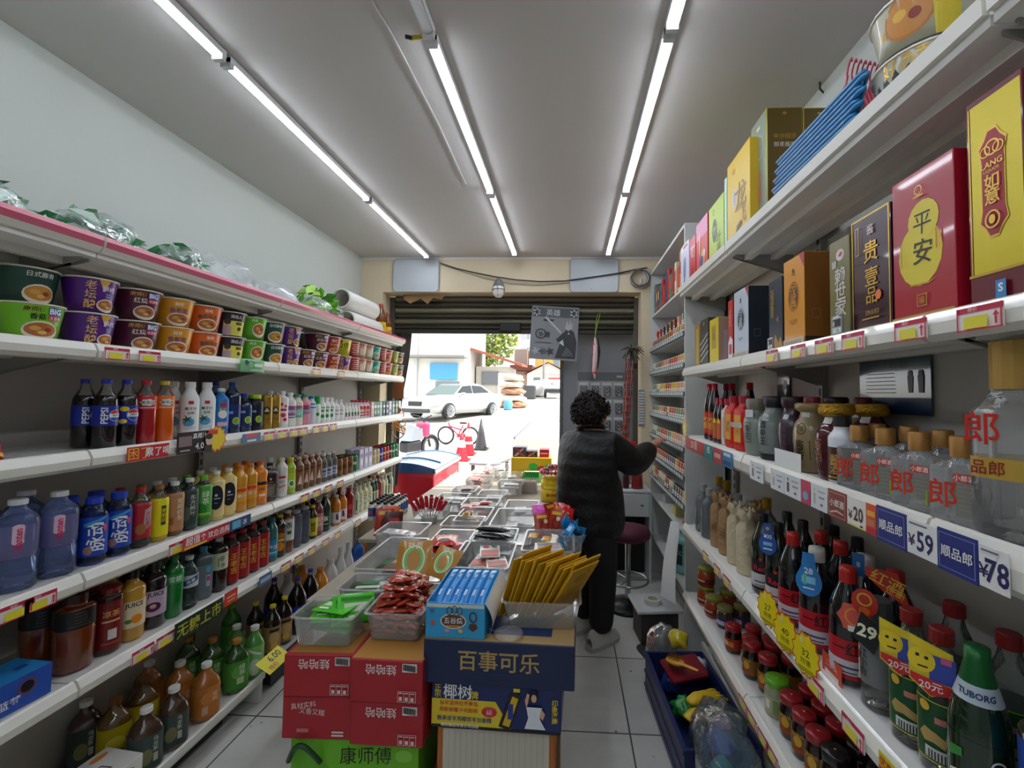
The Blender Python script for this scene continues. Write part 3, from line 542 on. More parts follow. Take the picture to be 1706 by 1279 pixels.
lrow('cola shelf', L3, [('cola', 173), ('colalemon', 207), ('redsoda', 240), ('orangesoda', 271), ('coconut', 314), ('coconut', 342), ('bluejuice', 366), ('talllime', 381), ('limeblue', 397), ('navylime', 420), ('goldcan', 437), ('goldcan', 451),
    ('yogred', 466), ('yogpur', 480), ('mint', 494), ('pink', 507), ('bluetop', 517), ('greentop', 525), ('milkgreen', 534), ('milkgreen', 540), ('milkgreen', 546), ('milkwhite', 552), ('milkwhite', 560)] +
    [('mini', 567 + 4 * i) for i in range(5)] + [('redmini', 590), ('redmini', 597), ('redmini', 604)] + [(k, 614 + 5.3 * i) for i, k in enumerate(('c1', 'c2', 'c2', 'c3', 'c4', 'c4', 'c5', 'c6', 'c7', 'c5'))])
lrow('water shelf', L4, [('water', 22), ('water', 92), ('maidong', 152), ('maidong', 194), ('redtea', 227), ('yeltea', 257), ('tantea', 284), ('darktea', 309), ('greentea', 332), ('blackoval', 355), ('blackoval', 375), ('yeljuice', 392), ('yeljuice', 404), ('orjuice', 424),
    ('browntea', 448), ('whitemilk', 468), ('limesoda', 483), ('cof', 496), ('cof', 505), ('cof', 514), ('cof', 521), ('clearlab', 530), ('clearlab', 541), ('clearlab', 552), ('browncan', 562), ('browncan', 571), ('browncan', 580), ('greencan', 588),
    ('lilac', 597), ('lilac', 605), ('lilac', 612), ('beigecan', 620), ('beigecan', 625), ('bluecan', 631), ('redcan', 636), ('redcan', 641), ('darkcan', 646), ('greencan', 651), ('greencan', 656)])
lrow('juice shelf', L5, [('amber', 120), ('redbrown', 163), ('jorange', 198), ('jpurple', 232), ('sprite', 261), ('clearnavy', 290), ('greyblue', 311), ('paleleaf', 333), ('herbal', 352), ('herbal', 370), ('herbal', 388), ('herbal', 407), ('teal', 425), ('orbrown', 440), ('whitetea', 457),
    ('squareclr', 474), ('squareclr', 488), ('yelsmall', 502), ('pinklab', 520), ('dkgreen', 540), ('orwhite', 559), ('orwhite', 570), ('redone', 581), ('pale', 592), ('cream', 598), ('cream', 606), ('cream', 613), ('palegreen', 619), ('palegreen', 624), ('redone', 629), ('cream', 634), ('pale', 639), ('palegreen', 644), ('pale', 649)])
# ------------------------------------------------------------------ the rest of the drinks rack
GOLDT = gl('e8c84a')
def cup_kind(key, desc, col, art, h=.118, rt=.072, rb=.056, name='noodle_cup'):
    R = lambda z: rb + (rt - rb) * max(0, min(1, z / h))
    m = MB().lathe([(rb * .9, .004), (rb, 0), (R(h * .5), h * .5), (rt, h - .004)], mat(col, .38, coat=.3), 24)
    m.art(art, lambda x, y, k: wrap(R)(x, y * h / .112, k), .008)
    lid = MB().lathe([(rt, h - .005), (rt + .004, h - .004), (rt + .004, h), (rt - .002, h + .001), (0, h + .001)], mat('e8e2d4', .4), 24, smooth=False)
    KINDS[key] = Kind(name, 'noodle cup', m, [('lid', lid)], desc); RAD[key] = rt + .004
def food(x, z, a, b_, c='b46a34'): return [('e', x, z, a, b_, gl('e8dcc8')), ('e', x, z + b_ * .1, a * .88, b_ * .72, gl(c)), ('e', x - a * .3, z + b_ * .2, a * .3, b_ * .25, gl('d8a04a')), ('e', x + a * .35, z + b_ * .1, a * .22, b_ * .22, gl('9a3c22')), ('e', x + a * .05, z - b_ * .2, a * .25, b_ * .2, gl('e0b860'))]
big = [('r', .036, .092, .036, .022, gl('2a58b4')), ('t', 'BIG', .036, .092, .022, WHT, .03), ('r', .036, .072, .036, .014, gl('d23a5a')), ('t', '大食桶', .036, .072, .011, WHT)]
cup_kind('n_green', 'lime-green', '7ac41e', food(.006, .034, .042, .028) + [('t', '康师傅', -.012, .094, .016, gl('7a2a1c'), .02), ('t', '香菇', -.004, .074, .018, BLK, .02)] + big)
cup_kind('n_purple', 'purple', '5a1f86', food(.034, .026, .03, .022) + vtext('老坛酸', -.012, .058, .03, gl('e4b46a'), .04) + [('p', [(.006, .108), (.04, .108), (.02, .07)], gl('d8a84a')), ('t', '藤椒', .036, .08, .02, gl('e4d8f0'), .02), ('t', '菜', .034, .058, .018, gl('8aa0e0'), .03)])
cup_kind('n_maroon', 'maroon', '561830', food(.012, .03, .036, .026, 'a86a4c') + [('t', '康师傅', -.01, .094, .017, gl('d8a43c'), .02), ('t', '红烧', -.004, .072, .02, gl('e8e0d8'), .02)] + big)
cup_kind('n_gold', 'golden yellow', 'e0981c', food(.008, .03, .04, .026) + [('t', '鲜虾', .006, .088, .016, gl('f4ecd8'), .02), ('t', '鱼板面', .006, .064, .021, gl('5a3a8a'), .03)])
cup_kind('n_orange', 'orange', 'dc641e', food(.008, .03, .04, .026) + [('t', '泡椒', .006, .088, .016, gl('f4ecd8'), .02), ('t', '香辣牛肉', .006, .064, .019, gl('3a5a4a'), .03)])
cup_kind('n_black', 'black and yellow', '191a2c', [('r', .012, .038, .1, .066, gl('e2dc5a')), ('e', -.022, .06, .012, .014, gl('caa896')), ('e', -.022, .066, .014, .012, gl('3a302c')), ('r', -.022, .025, .034, .042, gl('b8a8ae')), ('r', .028, .06, .03, .012, gl('5a5420')), ('e', .03, .036, .01, .009, gl('3a3418')), ('t', '汤达人', .014, .09, .017, WHT, .02)])
cup_kind('n_leaf', 'leaf-green', '63b81e', food(.02, .05, .034, .036) + [('t', '鸡汤', -.006, .096, .014, gl('e4f0d0'), .02)])
cup_kind('n_dkgreen', 'dark green', '1e4a3a', food(.008, .034, .04, .03, 'c88a3c') + [('t', '日式豚骨', .006, .092, .017, WHT, .02)])
cup_kind('n_red', 'red', 'b0202a', food(.006, .022, .034, .018, 'd87a3c') + [('t', '香辣', .006, .084, .022, WHT, .02), ('t', '牛肉面', .006, .058, .02, GOLDT, .03)])
cup_kind('n_yellow2', 'yellow', 'd8d41c', [('t', '2倍', .004, .07, .044, BLK, .03), ('e', .0, .03, .03, .018, gl('a8b41c')), ('r', -.03, .095, .03, .012, BLK)])
cup_kind('n_beige', 'beige and red', 'cdb492', [('r', 0, .1, .16, .016, gl('d8524a')), ('r', .006, .05, .03, .05, gl('e8dccc'))], rt=.058, rb=.046)
cup_kind('n_redslim', 'slim red striped', 'c23a34', lines(.004, .09, .05, 6, .014, gl('e8d4c4'), .004), rt=.05, rb=.042)
cup_kind('n_teal', 'teal', '1c9a94', [('p', [(-.04, .04), (.02, .09), (.04, .06), (-.02, .02)], gl('5ac8c0')), ('t', '海鲜', .01, .06, .024, gl('e8dcb0'), .02), ('e', .02, .025, .024, .014, gl('d8a04a'))], rt=.068)
cup_kind('n_olive', 'olive-green', '8a9a34', [('r', .01, .06, .03, .06, gl('a8b84a')), ('e', .02, .03, .02, .016, gl('d8c88a'))], rt=.06, rb=.048)
cup_kind('n_brown', 'brown', '4a3020', food(.004, .04, .03, .026, 'b87a3c') + [('t', '拉面', .004, .09, .018, WHT, .02)], rt=.06, rb=.048)
low = [('n_green', 50), ('n_purple', 145), ('n_maroon', 225), ('n_gold', 282), ('n_orange', 333), ('n_black', 377), ('n_leaf', 411), ('n_dkgreen', 443), ('n_purple', 471), ('n_maroon', 498), ('n_maroon', 520), ('n_red', 540), ('n_purple', 558), ('n_redslim', 574), ('n_beige', 588), ('n_beige', 600), ('n_teal', 613), ('n_redslim', 626), ('n_red', 638), ('n_olive', 650), ('n_brown', 661)]
up = {0: ('n_dkgreen', -.1), 1: ('n_purple', 0), 2: ('n_maroon', 0), 3: ('n_gold', 0), 4: ('n_orange', 0), 5: ('n_black', 0), 6: ('n_leaf', 0), 7: ('n_dkgreen', 0), 8: ('n_purple', 0), 10: ('n_maroon', 0), 11: ('n_red', 0), 12: ('n_yellow2', 0), 13: ('n_redslim', 0), 14: ('n_beige', 0), 15: ('n_beige', 0), 16: ('n_teal', 0), 17: ('n_redslim', 0), 18: ('n_red', 0), 19: ('n_olive', 0), 20: ('n_brown', 0)}
spots, last, lr = [], -9, 0
for k, u in low:
    x = LX - .05 - RAD[k]; y = max(yat(u, x, L2 + .05), last + lr + RAD[k] + .002); last, lr = y, RAD[k]; spots.append((k, x, y))
cups = [(k, x, y, L2 + .0015, 'lower tier') for k, x, y in spots] + [(k, spots[i][1] + dx, spots[i][2], L2 + .1215, 'upper tier') for i, (k, dx) in up.items()]
cups = [(k, x, y, L2 + .0015 if dx_ else z, t) for (k, x, y, z, t), dx_ in zip(cups, [0] * len(cups))]
# the dark green cup at the camera end stands behind the lime one, raised on a cup of its own row
k, x, y = spots[0]; cups = [c for c in cups if not (c[4] == 'upper tier' and c[2] == y)]
cups += [('n_dkgreen', x - .06, y + .03, L2 + .1215, 'upper tier')]
for i in (2, 4, 6, 9): cups.append((spots[i][0], spots[i][1] - .156, spots[i][2], L2 + .0015, 'back row'))
cnt = {}
for k, x, y, z, t in cups: cnt.setdefault((k, t), []).append(y)
for k, x, y, z, t in cups:
    g = sorted(cnt[(k, t)], reverse=True)
    lb = KINDS[k].desc + ' instant noodle cup' + (f', {nth(g.index(y) + 1)} from doorway' if len(g) > 1 else '') + f', {t} of noodle shelf'
    th = math.atan2(abs(x), y) * .6 + PI / 2 * .4 + RND.uniform(-.12, .12); KINDS[k].put(lb, (x, y, z), th, group='instant noodle cups')

# lowest shelf, and the bottles on the floor beyond its end
lrow('lowest drinks shelf', L6, [('jugdark', 240, 1), ('jugdark', 283, 1), ('jugorange', 341, 2), ('juggreen', 392, 3), ('juglemon', 418, 2)], rows=2, x0=LX - .01)
for k, x, y, z, w_ in (('jugyellow', -1.79, 1.74, L6, 'behind the dark herbal jugs'), ('jugyellow', -1.80, 1.87, L6, 'behind the orange jug'), ('jugorange', -1.885, 1.98, L6, 'against the back panel'), ('jugdark', -1.89, 1.72, L6, 'deepest on the shelf')):
    KINDS[k].put(f'{KINDS[k].desc} {w_}, lowest drinks shelf', (x, y, z + .0015), .9)
fl = [('jugbright', -1.83, 2.40, 'behind the tan-capped jugs'), ('tanyellow', -1.60, 2.40, 'first in front'), ('tanyellow', -1.71, 2.42, 'second row'), ('tanyellow', -1.60, 2.50, 'second in front'), ('bigcola', -1.6, 2.62, 'first in front'), ('bigcola', -1.73, 2.6, 'behind another'), ('bigcola', -1.6, 2.75, 'second in front'), ('whitejug', -1.75, 2.76, 'behind the cola'),
      ('orjug', -1.62, 2.9, 'beside the cola'), ('orjug', -1.76, 2.92, 'second row'), ('whitejug', -1.63, 3.04, 'beside the orange jugs'), ('spray', -1.62, 3.16, 'first of two'), ('spray', -1.62, 3.27, 'second of two'), ('bluebox', -1.62, 3.42, 'first of two'), ('orjug', -1.62, 3.6, 'nearest the doorway'), ('bluebox', -1.62, 3.76, 'second of two')]
cr = MB().box((-1.735, 3.17, .15), (.35, 1.64, .02), mat('d0cfca', .5)).box((-1.57, 3.17, .08), (.012, 1.64, .12), mat('2a2a2c', .6)).box((-1.735, 2.36, .08), (.34, .012, .12), mat('2a2a2c', .6)).box((-1.735, 3.98, .08), (.34, .012, .12), mat('2a2a2c', .6))
one('base_platform', 'platform', 'low dark-sided platform on the floor under the far end of the drinks rack', cr)
for k, x, y, w_ in fl: KINDS[k].put(f'{KINDS[k].desc}, {w_}, platform at rack end'.replace('nearest the doorway', 'last before the doorway'), (x, y, .1615), .9)

# ---- top shelf: packed artificial leaves, plastic bags, rolls, oil
FILM = mat('f4f8f8', .2, kind='c', milkw=.5, milk='f0f4f4', scale=22, bump=.5, gl=.35); FILM2 = mat('f8fbfb', .2, kind='c', milkw=.14, milk='f0f4f2', scale=28, bump=.4, gl=.3)
def lump(sx, sy, sz, m, seed, amp=.22, n=22, flatb=True):
    r = random.Random(seed); ks = [(r.uniform(2, 7), r.uniform(2, 7), r.uniform(0, 6), r.uniform(0, 6)) for _ in range(5)]
    def fn(u, v):
        a, b_ = 2 * PI * u, PI * v; q = 1 + amp * sum(math.sin(k[0] * a * 1 + k[2] if False else round(k[0]) * a + k[2]) * math.sin(k[1] * b_ + k[3]) for k in ks) / 2.5 * math.sin(b_)
        z = math.cos(b_) * sz * q
        return (sx * q * math.sin(b_) * math.cos(a), sy * q * math.sin(b_) * math.sin(a), max(z, -sz * .55) + sz * .55 if flatb else z)
    return MB().grid(fn, n, n // 2, m)
def leaves(n, sx, sy, sz, cols, seed, size=.03):
    r = random.Random(seed); m = MB(); ms = [mat(c, .45) for c in cols]
    for _ in range(n):
        while 1:
            p = Vector((r.uniform(-1, 1), r.uniform(-1, 1), r.uniform(0, 1)))
            if p.length < 1: break
        T = Matrix.Translation((p.x * sx, p.y * sy, p.z * sz + .035)) @ Euler((r.uniform(-1, 1), r.uniform(-1, 1), r.uniform(0, 6.28))).to_matrix().to_4x4(); s = size * r.uniform(.7, 1.3)
        m.add([(0, -s, 0), (s * .55, -s * .2, s * .15), (s * .3, s * .6, s * .1), (0, s, 0), (-s * .3, s * .6, s * .1), (-s * .55, -s * .2, s * .15), (0, 0, -s * .08)], [(6, 0, 1), (6, 1, 2), (6, 2, 3), (6, 3, 4), (6, 4, 5), (6, 5, 0)], r.choice(ms), False, T)
    return m
GR = ('2f8a50', '5ab078', 'b8d8c0', '2a7a4a', 'dff0e4'); GR2 = ('6cc41e', '8ad83a', '4a9a1c', 'b8e46a')
for i, (y, sy, cols, lb) in enumerate(((1.12, .2, GR, 'at the camera end'), (1.52, .19, GR, 'beside another pack'), (1.86, .13, GR, 'beside the clear bags'))):
    one('leaf_garland_pack', 'artificial plant', f'plastic-wrapped pack of green artificial leaves {lb} on the top rack shelf', lump(.14, sy * .84, .12, FILM2, 10 + i), [('leaves', leaves(210, .13, sy * .95, .15, cols, i, .036))], (-1.75, y, L1 + .002))
for i, (y, sy, sz, lb) in enumerate(((2.12, .2, .14, 'crumpled clear plastic bag bundle beside the leaf packs on the top shelf'), (2.5, .2, .12, 'long clear plastic bag bundle in the middle of the top shelf'), (2.86, .13, .13, 'clear plastic bag bundle behind the bright leaves on the top shelf'))):
    one('plastic_bag_bundle', 'plastic bag', lb, lump(.15, sy * .78, sz, FILM, 30 + i, .3), [], (-1.77 - (.1 if i == 2 else 0), y, L1 + .002))
one('leaf_garland_pack', 'artificial plant', 'clear bag with sprigs of bright yellow-green artificial leaves on the top shelf', lump(.11, .2, .1, FILM2, 55, .3), [('leaves', leaves(80, .1, .2, .2, GR2, 8, .042))], (-1.66, 2.82, L1 + .002))
for i, (x, y, z, r, lb) in enumerate(((-1.655, 3.05, L1 + .225, .074, 'white hollow plastic film roll resting on top of another roll'), (-1.64, 3.1, L1 + .076, .072, 'lower white plastic film roll on the top shelf by the doorway'))):
    m = MB().lathe([(r * .82, .004), (r * .82, .5), (r * .98, .5), (r, .495), (r, .005), (r * .98, 0), (r * .82, 0), (r * .82, .02)], mat('e6e4de', .45), 26)
    m.v = [(p[0], p[2], p[1]) for p in m.v]; m.f = [f[::-1] for f in m.f]
    one('film_roll', 'roll', lb, m, [], (x, y + .06, z), group='rolls of plastic film')
B('oil', '', .31, .045, mat('8a4a1c', .08, trans=.3, coat=.8), 'd84a3a', (.05, .15, 'e8c81e', [('r', 0, .1, .05, .03, gl('d23a2a')), ('t', '花生油', 0, .1, .018, YLW, .03)]), zs=.62, rn=.016, waist=((.52, .92),), name='oil_bottle')
KINDS['oil'].put('amber cooking oil bottle with yellow label beside the rolls on the top shelf', (-1.63, 3.74, L1 + .0015), .6, group='cooking oil bottles')
KINDS['oil'].put('smaller amber oil bottle with orange label last on the top shelf', (-1.62, 3.86, L1 + .0015), 1.1, .84, group='cooking oil bottles')

# ---- loose packs and boxes on the drinks rack
def pillow(w_, h_, t, m, art=(), n=12, seed=0, frill=.012):
    """a puffed snack bag lying in local xz, front to -Y"""
    r = random.Random(seed); mb = MB()
    for s in (-1, 1):
        def fn(u, v, s=s):
            x, z = (u - .5) * 2, (v - .5) * 2; b_ = max(0, (1 - x ** 4) * (1 - z ** 2)) ** .5
            return (x * w_ / 2 * (1 - .06 * b_), s * (t / 2 * b_ + .0008), z * h_ / 2)
        k = MB().grid(fn, n, n, m)
        if s > 0: k.f = [f[::-1] for f in k.f]
        mb.add(k.v, k.f, m, True)
    def am(x, z, k):
        X, Z = max(-1, min(1, x / w_ * 2)), max(-1, min(1, z / h_ * 2)); b_ = max(0, (1 - X ** 4) * (1 - Z ** 2)) ** .5
        return (x * (1 - .06 * b_), -(t / 2 * b_ + .0015 + .0003 * k), z)
    if art: mb.art(art, am, .01)
    return mb
one('snack_bag', 'snack bag', 'red snack bag with chips picture lying at the camera end of the cola shelf',
    pillow(.26, .2, .07, mat('b01c20', .3, coat=.5), [('e', .03, -.03, .09, .05, gl('c87a3c')), ('e', .0, -.02, .04, .025, gl('e4b46a')), ('e', .06, -.04, .04, .025, gl('e8c88a')), ('t', '薯片', -.03, .05, .04, WHT, .03), ('r', .03, -.085, .2, .012, GLD)]), [], (-1.665, 1.07, L3 + .09), (math.radians(-32), 0, math.radians(70)))
def carton(w_, d_, h_, faces, base, bev=.002):
    """faces: {'front','left','right','top'} -> art"""
    m = MB().box((0, 0, h_ / 2), (w_, d_, h_), base, bev)
    for k, a in faces.items():
        fn = {'front': flat_y(-d_ / 2, .0004), 'right': lambda x, z, q: (w_ / 2 + .0004 * q, x, z), 'left': lambda x, z, q: (-w_ / 2 - .0004 * q, -x, z), 'top': flat_z(h_, .0004), 'back': lambda x, z, q: (-x, d_ / 2 + .0004 * q, z)}[k]
        m.art(a, fn)
    return m
spot = lambda x, z, c: [('e', x, z, .016, .016, gl('16182a')), ('p', star(x, z, .026, .7, 8), gl(c))][::-1]
one('drink_box', 'box', 'blue printed cardboard box lying at the camera end of the juice shelf',
    carton(.24, .13, .09, {'front': [('r', 0, .045, .238, .088, gl('2a58b8'))] + spot(-.07, .03, '6a8ad8') + spot(.06, .055, '7a4a5a') + [('t', '蓝莓', .02, .03, .026, WHT, .02)], 'top': [('r', 0, 0, .238, .128, gl('2a8ad0')), ('e', -.07, .02, .04, .03, gl('a8c83a')), ('e', .02, .03, .04, .02, gl('4a7a2a')), ('e', -.02, -.03, .02, .014, gl('7a2a4a')), ('r', .08, -.01, .03, .02, gl('2a4a9a'))], 'right': [('r', 0, .045, .12, .08, gl('20489a'))]}, gl('24509e')), [], (-1.645, 1.21, L5 + .0015), math.radians(86))
one('gift_carton', 'box', 'white carton with orange peach print on the lowest drinks shelf',
    carton(.3, .16, .12, {'top': [('r', 0, 0, .298, .158, gl('e4e2dc')), ('t', '桂圆', .03, -.02, .05, BLK, .02, .1), ('e', -.07, .03, .04, .014, gl('e88a3c')), ('e', .1, .05, .03, .012, gl('e88a3c')), ('r', -.05, -.02, .04, .03, gl('9a9a94'))],
     'right': [('p', [(-.08, .002), (.08, .002), (.08, .05), (-.08, .02)], gl('2a8a3a')), ('e', -.02, .07, .024, .026, gl('ec8a5a')), ('e', .03, .08, .022, .022, gl('f0a070'))], 'front': [('p', [(-.15, .002), (.15, .002), (.15, .05), (-.15, .02)], gl('2a8a3a')), ('e', -.05, .06, .034, .03, gl('ec7a4a')), ('e', .02, .075, .03, .026, gl('f0a070')), ('e', .09, .09, .03, .014, gl('e8923c'))]}, gl('ece9e2')), [], (-1.655, 1.49, L6 + .0015), math.radians(84))
m = MB()
rr = random.Random(5)
for _ in range(420):
    a = rr.uniform(0, 6.28); q = rr.random() ** .5; x, y = q * .1 * math.cos(a), q * .13 * math.sin(a); h = .1 * (1 - q * q) ** .5
    p = Vector((x, y, h * rr.uniform(.7, 1) + .004)); d = Vector((rr.uniform(-1, 1), rr.uniform(-1, 1), rr.uniform(-.4, .4))).normalized() * .03
    m.tube([p - d, p + d * .2 + Vector((0, 0, .003)), p + d], .0016, mat(rr.choice(('b8a070', 'a08858', 'c8b484', '8a7448')), .8), 4, caps=False)
one('straw_bundle', 'dried straw', 'heap of tan dried straw at the camera end of the lowest drinks shelf', lump(.1, .13, .09, mat('9a8458', .9), 3, .1), [('straw', m)], (-1.825, 1.49, L6 + .018), None, None, .72)
# ---- signs clipped to the rails of the drinks rack
def card(name, label, x, u0, u1, z, h, col, art, out=.03, tilt=0, cat='shelf sign'):
    a, b_ = yat(u0, x, z), yat(u1, x, z); w_ = abs(b_ - a)
    m = MB().box((0, 0, 0), (w_, .0016, h), gl(col)); m.art(art(w_, h), flat_y(-.0008, .0003))
    return one(name, cat, label, m, [], (x + out * (1 if x < 0 else -1), (a + b_) / 2, z), (tilt, 0, PI / 2 * (1 if x < 0 else -1)))
card('shelf_sign', 'red strip sign with yellow and white characters on the cola shelf rail', LX, 197, 268, L3 - .02, .05, 'c8242c', lambda w_, h: [('t', '困了', -w_ * .22, 0, .045, GLD, .04), ('t', '累了喝', w_ * .22, 0, .034, WHT, .03)])
card('price_sign', 'black price card reading 4.0 on the cola shelf rail', LX, 281, 335, L3 - .004, .085, '1a1616', lambda w_, h: [('t', '4.0', w_ * .2, -.018, .036, WHT, .01), ('t', '真椰汁', w_ * .2, .024, .024, WHT, .02), ('r', -w_ * .26, .006, w_ * .4, .04, gl('8a7474')), ('r', -w_ * .26, -.03, w_ * .3, .006, gl('b8b0a8'))], .032)
m = MB(); pts = star(0, 0, .058, .82, 13, 1.); m.prism(pts, .0016, gl('e87a2a'))
m.art([('p', star(0, 0, .05, .84, 13), YLW), ('r', -.02, .03, .05, .02, gl('d8342a')), ('e', -.04, .0, .018, .024, gl('e0c0a8')), ('e', -.04, .014, .018, .012, gl('1a1614')), ('r', -.044, -.036, .04, .03, gl('3a2a2a'))], flat_y(0, .0003))
one('promotion_sign', 'shelf sign', 'yellow starburst sign clipped beside the black price card on the cola shelf', m, [], (LX + .036, yat(347, LX, L3), L3 - .002), PI / 2)
card('shelf_sign', 'blue and red product tag on the cola shelf rail', LX, 393, 424, L3 - .02, .045, '4a7aa4', lambda w_, h: [('r', 0, .012, w_ * .7, .018, gl('d84a5a')), ('r', 0, -.012, w_ * .5, .01, WHT)])
card('shelf_sign', 'red strip sign with arrow on the water shelf rail', LX, 290, 333, L4 - .02, .05, 'd8384a', lambda w_, h: [('t', '超值↑', 0, .006, .036, WHT, .03), ('r', 0, -.018, w_ * .9, .008, YLW)], .034)
card('shelf_sign', 'red strip sign with small white characters on the water shelf rail', LX, 334, 371, L4 - .02, .05, 'c42436', lambda w_, h: [('t', '欢迎选购', 0, 0, .03, WHT, .03)])
card('shelf_sign', 'blue product strip on the water shelf rail', LX, 372, 407, L4 - .02, .05, '2a4a7a', lambda w_, h: [('r', -w_ * .2, 0, w_ * .4, .034, gl('6ab4d8')), ('t', '冰', w_ * .2, 0, .03, WHT, .02)])
card('shelf_sign', 'dark green strip sign with yellow characters hung before the juice shelf', LX, 276, 358, L5 - .02, .075, '16301e', lambda w_, h: [('t', '无糖上市', 0, 0, .056, gl('c8c43c'), .03)], .034)
card('shelf_sign', 'small orange-red tag on the juice shelf rail', LX, 361, 383, L5 - .005, .06, 'd8402a', lambda w_, h: [('r', 0, .004, w_ * .7, .008, gl('f0b89a')), ('r', 0, -.012, w_ * .6, .006, gl('f0b89a'))], .034)
card('shelf_sign', 'blue tag on the juice shelf rail', LX, 421, 442, L5 - .02, .05, '4a6a94', lambda w_, h: [('r', 0, 0, w_ * .8, .02, gl('a8bcd4'))], .032)
card('price_sign', 'yellow price card lying out past the end of the lowest drinks shelf', -1.5, 437, 474, .2, .09, 'e4d41e', lambda w_, h: [('t', '6.00', .02, .016, .05, BLK, .01), ('t', '特价', -.03, -.024, .03, gl('c8302a'), .02)], 0, math.radians(-60))
one('label_pillow', 'shelf sign', 'green puffed label strip hanging on the noodle shelf rail', pillow(.16, .062, .016, mat('7ab87a', .35), [('e', -.02, .004, .03, .02, gl('4a9a4a')), ('e', -.05, .014, .012, .012, gl('1e3a6a')), ('r', .03, .004, .06, .014, gl('d8ecd8')), ('r', .02, -.02, .1, .01, gl('a8d8c8'))]), [], (LX + .04, yat(407, LX, L2 - .02), L2 - .022), PI / 2)
# ------------------------------------------------------------------ the stacks of boxes and the candy tables in the aisle
KR = 'b0202c'; krm = mat(KR, .45); DK = gl('e9d9d4')
def marks(x, z, m, s=1.):       # the row of handling pictograms
    out = [('fr', x, z, .062 * s, .034 * s, .0014, m), ('r', x, z + .011 * s, .058 * s, .0014, m)]
    for i in (-1, 0, 1): out += [('r', x + (.0103 + i * .02) * s * (1 if i < 1 else 0) if i < 1 else x + .0103 * s, z, .0012, .034 * s, m), ('r', x + i * .02 * s, z - .005 * s, .01 * s, .012 * s, m), ('r', x + i * .02 * s, z + .0135 * s, .01 * s, .003 * s, m)]
    return out
def bars(x, z, w_, h): return [('r', x, z, w_, h, gl('e4e4de'))] + [('r', x - w_ * .42 + w_ * .84 * i / 16, z + h * .06, w_ * (.03 if i % 3 else .045), h * .72, BLK) for i in range(17)]
def red_box(kind, w_):
    if kind == 'logo': a = [('t', '娃哈哈', -.02, .108, .036, DK, .01, PI), ] + bars(w_ * .32, .118, .05, .028) + marks(w_ * .3, .03, DK)
    else: a = [('t', '真材实料', -.05, .112, .022, DK, 0, .14), ('t', '又香又糯', -.02, .092, .022, DK, 0, -.1), ('r', -.05, .03, .04, .012, gl('c87a78')), ('r', .07, .026, .04, .006, DK), ('r', .07, .016, .04, .006, DK)]
    return carton(w_, .36, .14, {'front': a, 'top': [('r', 0, 0, w_ * .98, .35, gl('b8823c' if kind == 'logo' else KR))] if w_ > .246 else [('r', 0, 0, w_ * .9, .34, gl('a87434'))]}, krm, .003)
def stackbox(label, m, x, y, z, rz=0, group=None, parts=()): return one('cardboard_box', 'box', label, m, parts, (x, y, z), rz, group)
plain = mat('a07c50', .8, var=.08, scale=8)
stackbox('plain brown carton on the floor at the bottom of the red stacks', carton(.46, .36, .158, {}, plain), -.71, 1.70, 0)
gbox = carton(.44, .36, .243, {'front': [('t', '康师傅', .04, .19, .06, BLK, .0, .03), ('r', .12, .12, .002, .24, gl('a8d860')), ('e', .17, .19, .03, .02, gl('8ad04a')), ('p', [(-.22, .24), (.1, .24), (.22, .243), (.22, .02), (.1, .02)], gl('6ebc1e'))][::-1], 'top': []}, mat('62b01c', .4), .003)
stackbox('bright green noodle carton with black characters under the red stacks', gbox, -.72, 1.71, .159, .02, parts=[('carry_cord', MB().tube([(-.22 + .11 * t, -.19 - .03 * math.sin(PI * t), .17 + .075 * math.sin(PI * t)) for t in [i / 10 for i in range(11)]], .008, gl('1e4a2a'), 7))])
stackbox('red carton, lower of the two under the green-bag tub', red_box('text', .243), -.845, 1.695, .404, .03, 'red drink cartons')
stackbox('red carton with torn corner patches, directly under the green-bag tub', red_box('logo', .242), -.845, 1.69, .5465, .05, 'red drink cartons')
stackbox('red carton, lower of the two under the candy tub', red_box('logo', .248), -.595, 1.68, .404, -.01, 'red drink cartons')
stackbox('red carton with tan open top directly under the candy tub', red_box('logo', .247), -.595, 1.675, .5465, -.02, 'red drink cartons')
stackbox('plain brown carton on the floor at the bottom of the cola stack', carton(.42, .34, .2, {}, plain), -.23, 1.70, 0)
stackbox('cream carton with orange edge strips under the coconut drink carton', carton(.4, .34, .25, {'front': [('r', 0, .125, .36, .236, mat('cfc8b8', .7))] + [('r', -.16 + .02 * i, .125, .002, .23, gl('b8b0a0')) for i in range(17)]}, mat('b8692c', .5), .003), -.235, 1.71, .201)
NAVY = gl('1d2c66'); ylb = gl('e8cf2c')
